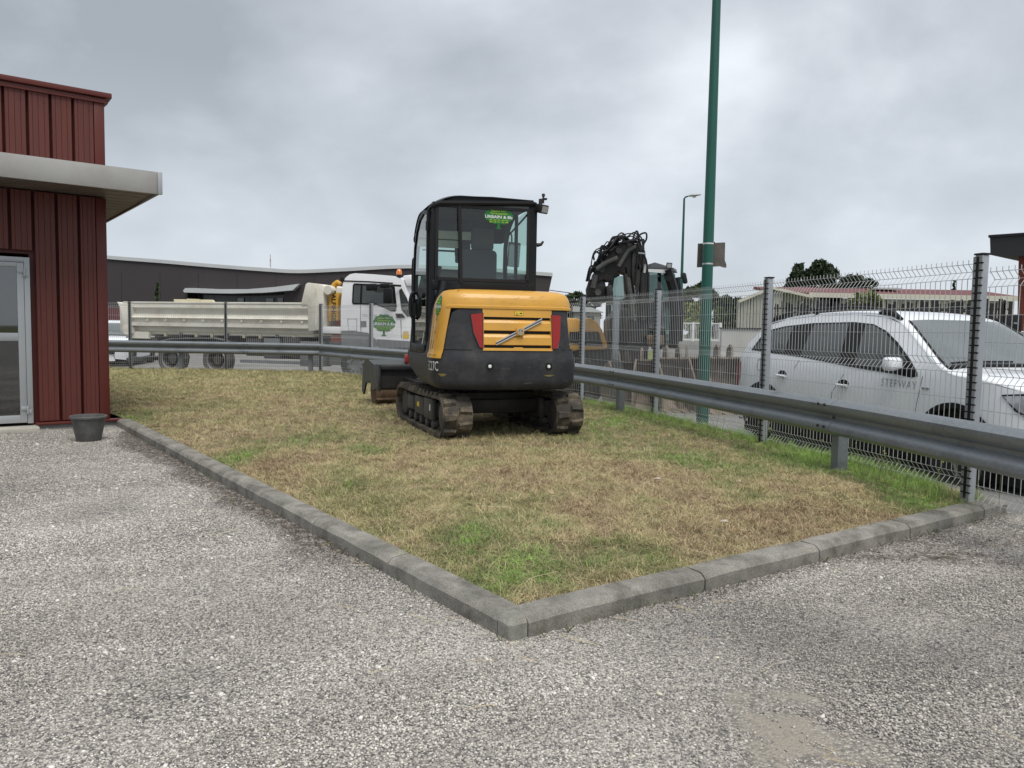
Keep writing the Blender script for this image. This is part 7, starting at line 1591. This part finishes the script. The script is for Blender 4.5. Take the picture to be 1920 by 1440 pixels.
# a few separate pale pebbles
def stone(qx, qy, s, lab, nm='pale_pebble', z=-.135, c=(.6, .56, .45)):
    r = cray(qx, qy); t = (z-EYE)/r.z; bm = bmesh.new(); bmesh.ops.create_icosphere(bm, subdivisions=2, radius=1)
    for v in bm.verts: v.co = Vector((v.co.x*s, v.co.y*s*.7, v.co.z*s*.4))*(1+.15*noise.noise(v.co*2+Vector((qx, 0, 0))))
    me = bpy.data.meshes.new(nm); bm.to_mesh(me); bm.free(); me.shade_smooth(); me.materials.append(mat('pale_stone', c, .8, var=.15, scale=30)); o = bpy.data.objects.new(nm, me); COL.objects.link(o); o.location = (r.x*t, r.y*t, z); o.rotation_euler = (0, 0, qx); tag(o, lab, 'pebble', 'larger pale pebbles')
stone(1237, 1301, .012, 'large cream pebble lying alone in the middle of the gravel'); stone(1345, 1233, .010, 'small cream pebble on the darker damp gravel'); stone(1188, 1418, .009, 'tan pebble near the bottom edge, below the cream one')
stone(540, 1004, .012, 'white chip lying at the dark litter beside the left kerb')
b = MB()
for q in ((1357, 978, .03), (1385, 902, .018), (1232, 898, .035)):
    r = cray(q[0], q[1]); t = (.035-EYE)/r.z; s = q[2]; c = Vector((r.x*t, r.y*t, .035)); b.add([c+Vector((-s, 0, .0)), c+Vector((-.3*s, -.4*s, .006)), c+Vector((s, -.1*s, .0)), c+Vector((.5*s, .5*s, .012)), c+Vector((-.5*s, .4*s, .004))], [(0, 1, 2, 3, 4)])
o = b.build('paper_scrap', mat('paper', (.42, .37, .32), .8), smooth=None); tag(o, 'small pale scraps lying in the dry grass', 'litter', kind='stuff')
# little yellow flowers by the fence
b = MB(); by = MB()
for _ in range(46):
    i = rr.choice([10, 11, 11, 12]); a, c = FENCE[i], FENCE[i+1]; t = rr.random(); x = lerp(a[0], c[0], t)+rr.uniform(-.32, .08); y = lerp(a[1], c[1], t); h = rr.uniform(.16, .40); lean = rr.uniform(-.08, .08)
    if y < 5.4: continue
    b.tube([(x, y, 0), (x+lean*.5, y, h*.6), (x+lean, y+.02, h)], .0018, 3); by.disc((x+lean, y+.02, h), rr.uniform(.004, .008), .005, 'Z', 6)
w_ = thing('yellow_weeds', 'thin weeds with tiny yellow flowers along the foot of the fence', 'weeds', (3.2, 7, 0), kind='stuff'); WMi = rootM(w_).inverted()
b.build('stem', mat('weed_green', (.10, .16, .04), .8), w_, smooth=None, M=WMi); by.build('flower', mat('flower_yellow', (.75, .62, .10), .7), w_, smooth=None, M=WMi)

# ------------------------------------------------------------------ wear on the excavator, small yard details
M_scr = mat('scratch_grey', (.13, .13, .13), .7); rr = random.Random(21)
b = MB()
for _ in range(34):
    s = rr.uniform(SL+.3, SR-.4); z = rr.uniform(.60, .92); l = rr.uniform(.02, .12); dz = rr.uniform(-.012, .012)
    b.tube([tail(s+l*k/4, z+dz*k/4, .0012) for k in range(5)], rr.uniform(.0006, .0014), 3)
tag(b.build('scratch_mark', M_scr, cwt, smooth=None), kind='stuff')
b = MB()
for _ in range(26):
    s = rr.uniform(s_h0+.1, s_h1-.4); z = rr.uniform(1.44, 1.56); l = rr.uniform(.01, .05)
    i_ = np.interp(z, [p[0] for p in zs_h], [p[1] for p in zs_h])
    b.tube([(lambda p: Vector((p.x, p.y, z+.003*k)))(tail(s+l*k/3, 1.38, i_+.0008)) for k in range(4)], .0009, 3)
tag(b.build('scratch_mark', mat('worn_ochre', (.33, .20, .06), .7), hood, smooth=None), kind='stuff')
# cladding screws
b = MB()
for zz in (.35, 1.2, 2.05, 2.7, 3.35, 4.0):
    for u in [per*k+.16 for k in range(0, 12)]:
        if u > .80 and u < 2.05 and zz < 2.1: continue
        b.disc((u, .034, zz), .006, .006, 'Y', 6)
tag(b.build('cladding_screw', M_redtrim, bld, smooth=None), kind='stuff')
# sparse weeds along the kerb foot
b = MB()
for _ in range(38):
    t = rr.random(); left = rr.random() < .6
    p = (KC+KLd*(t*8)) if left else (KC+KRd*(t*4.4)); nn = -perpL if left else -perpR
    c = p+nn*rr.uniform(.01, .05)
    for k in range(rr.randrange(3, 9)):
        a = rr.uniform(0, 6.28); h = rr.uniform(.012, .045); d = Vector((math.cos(a), math.sin(a), 0)); w = Vector((-math.sin(a), math.cos(a), 0))*.0012; q = c+Vector((0, 0, -.14))
        b.add([q-w, q+w, q+d*h*.4+Vector((0, 0, h*.7)), q+d*h*.8+Vector((0, 0, h))], [(0, 1, 2), (2, 1, 3)])
o = b.build('kerb_weeds', mat('kerb_weed_green', (.10, .13, .04), .8, var=.3), smooth=None); tag(o, 'small scattered weed sprigs growing from the foot of the kerb', 'weeds', kind='stuff')
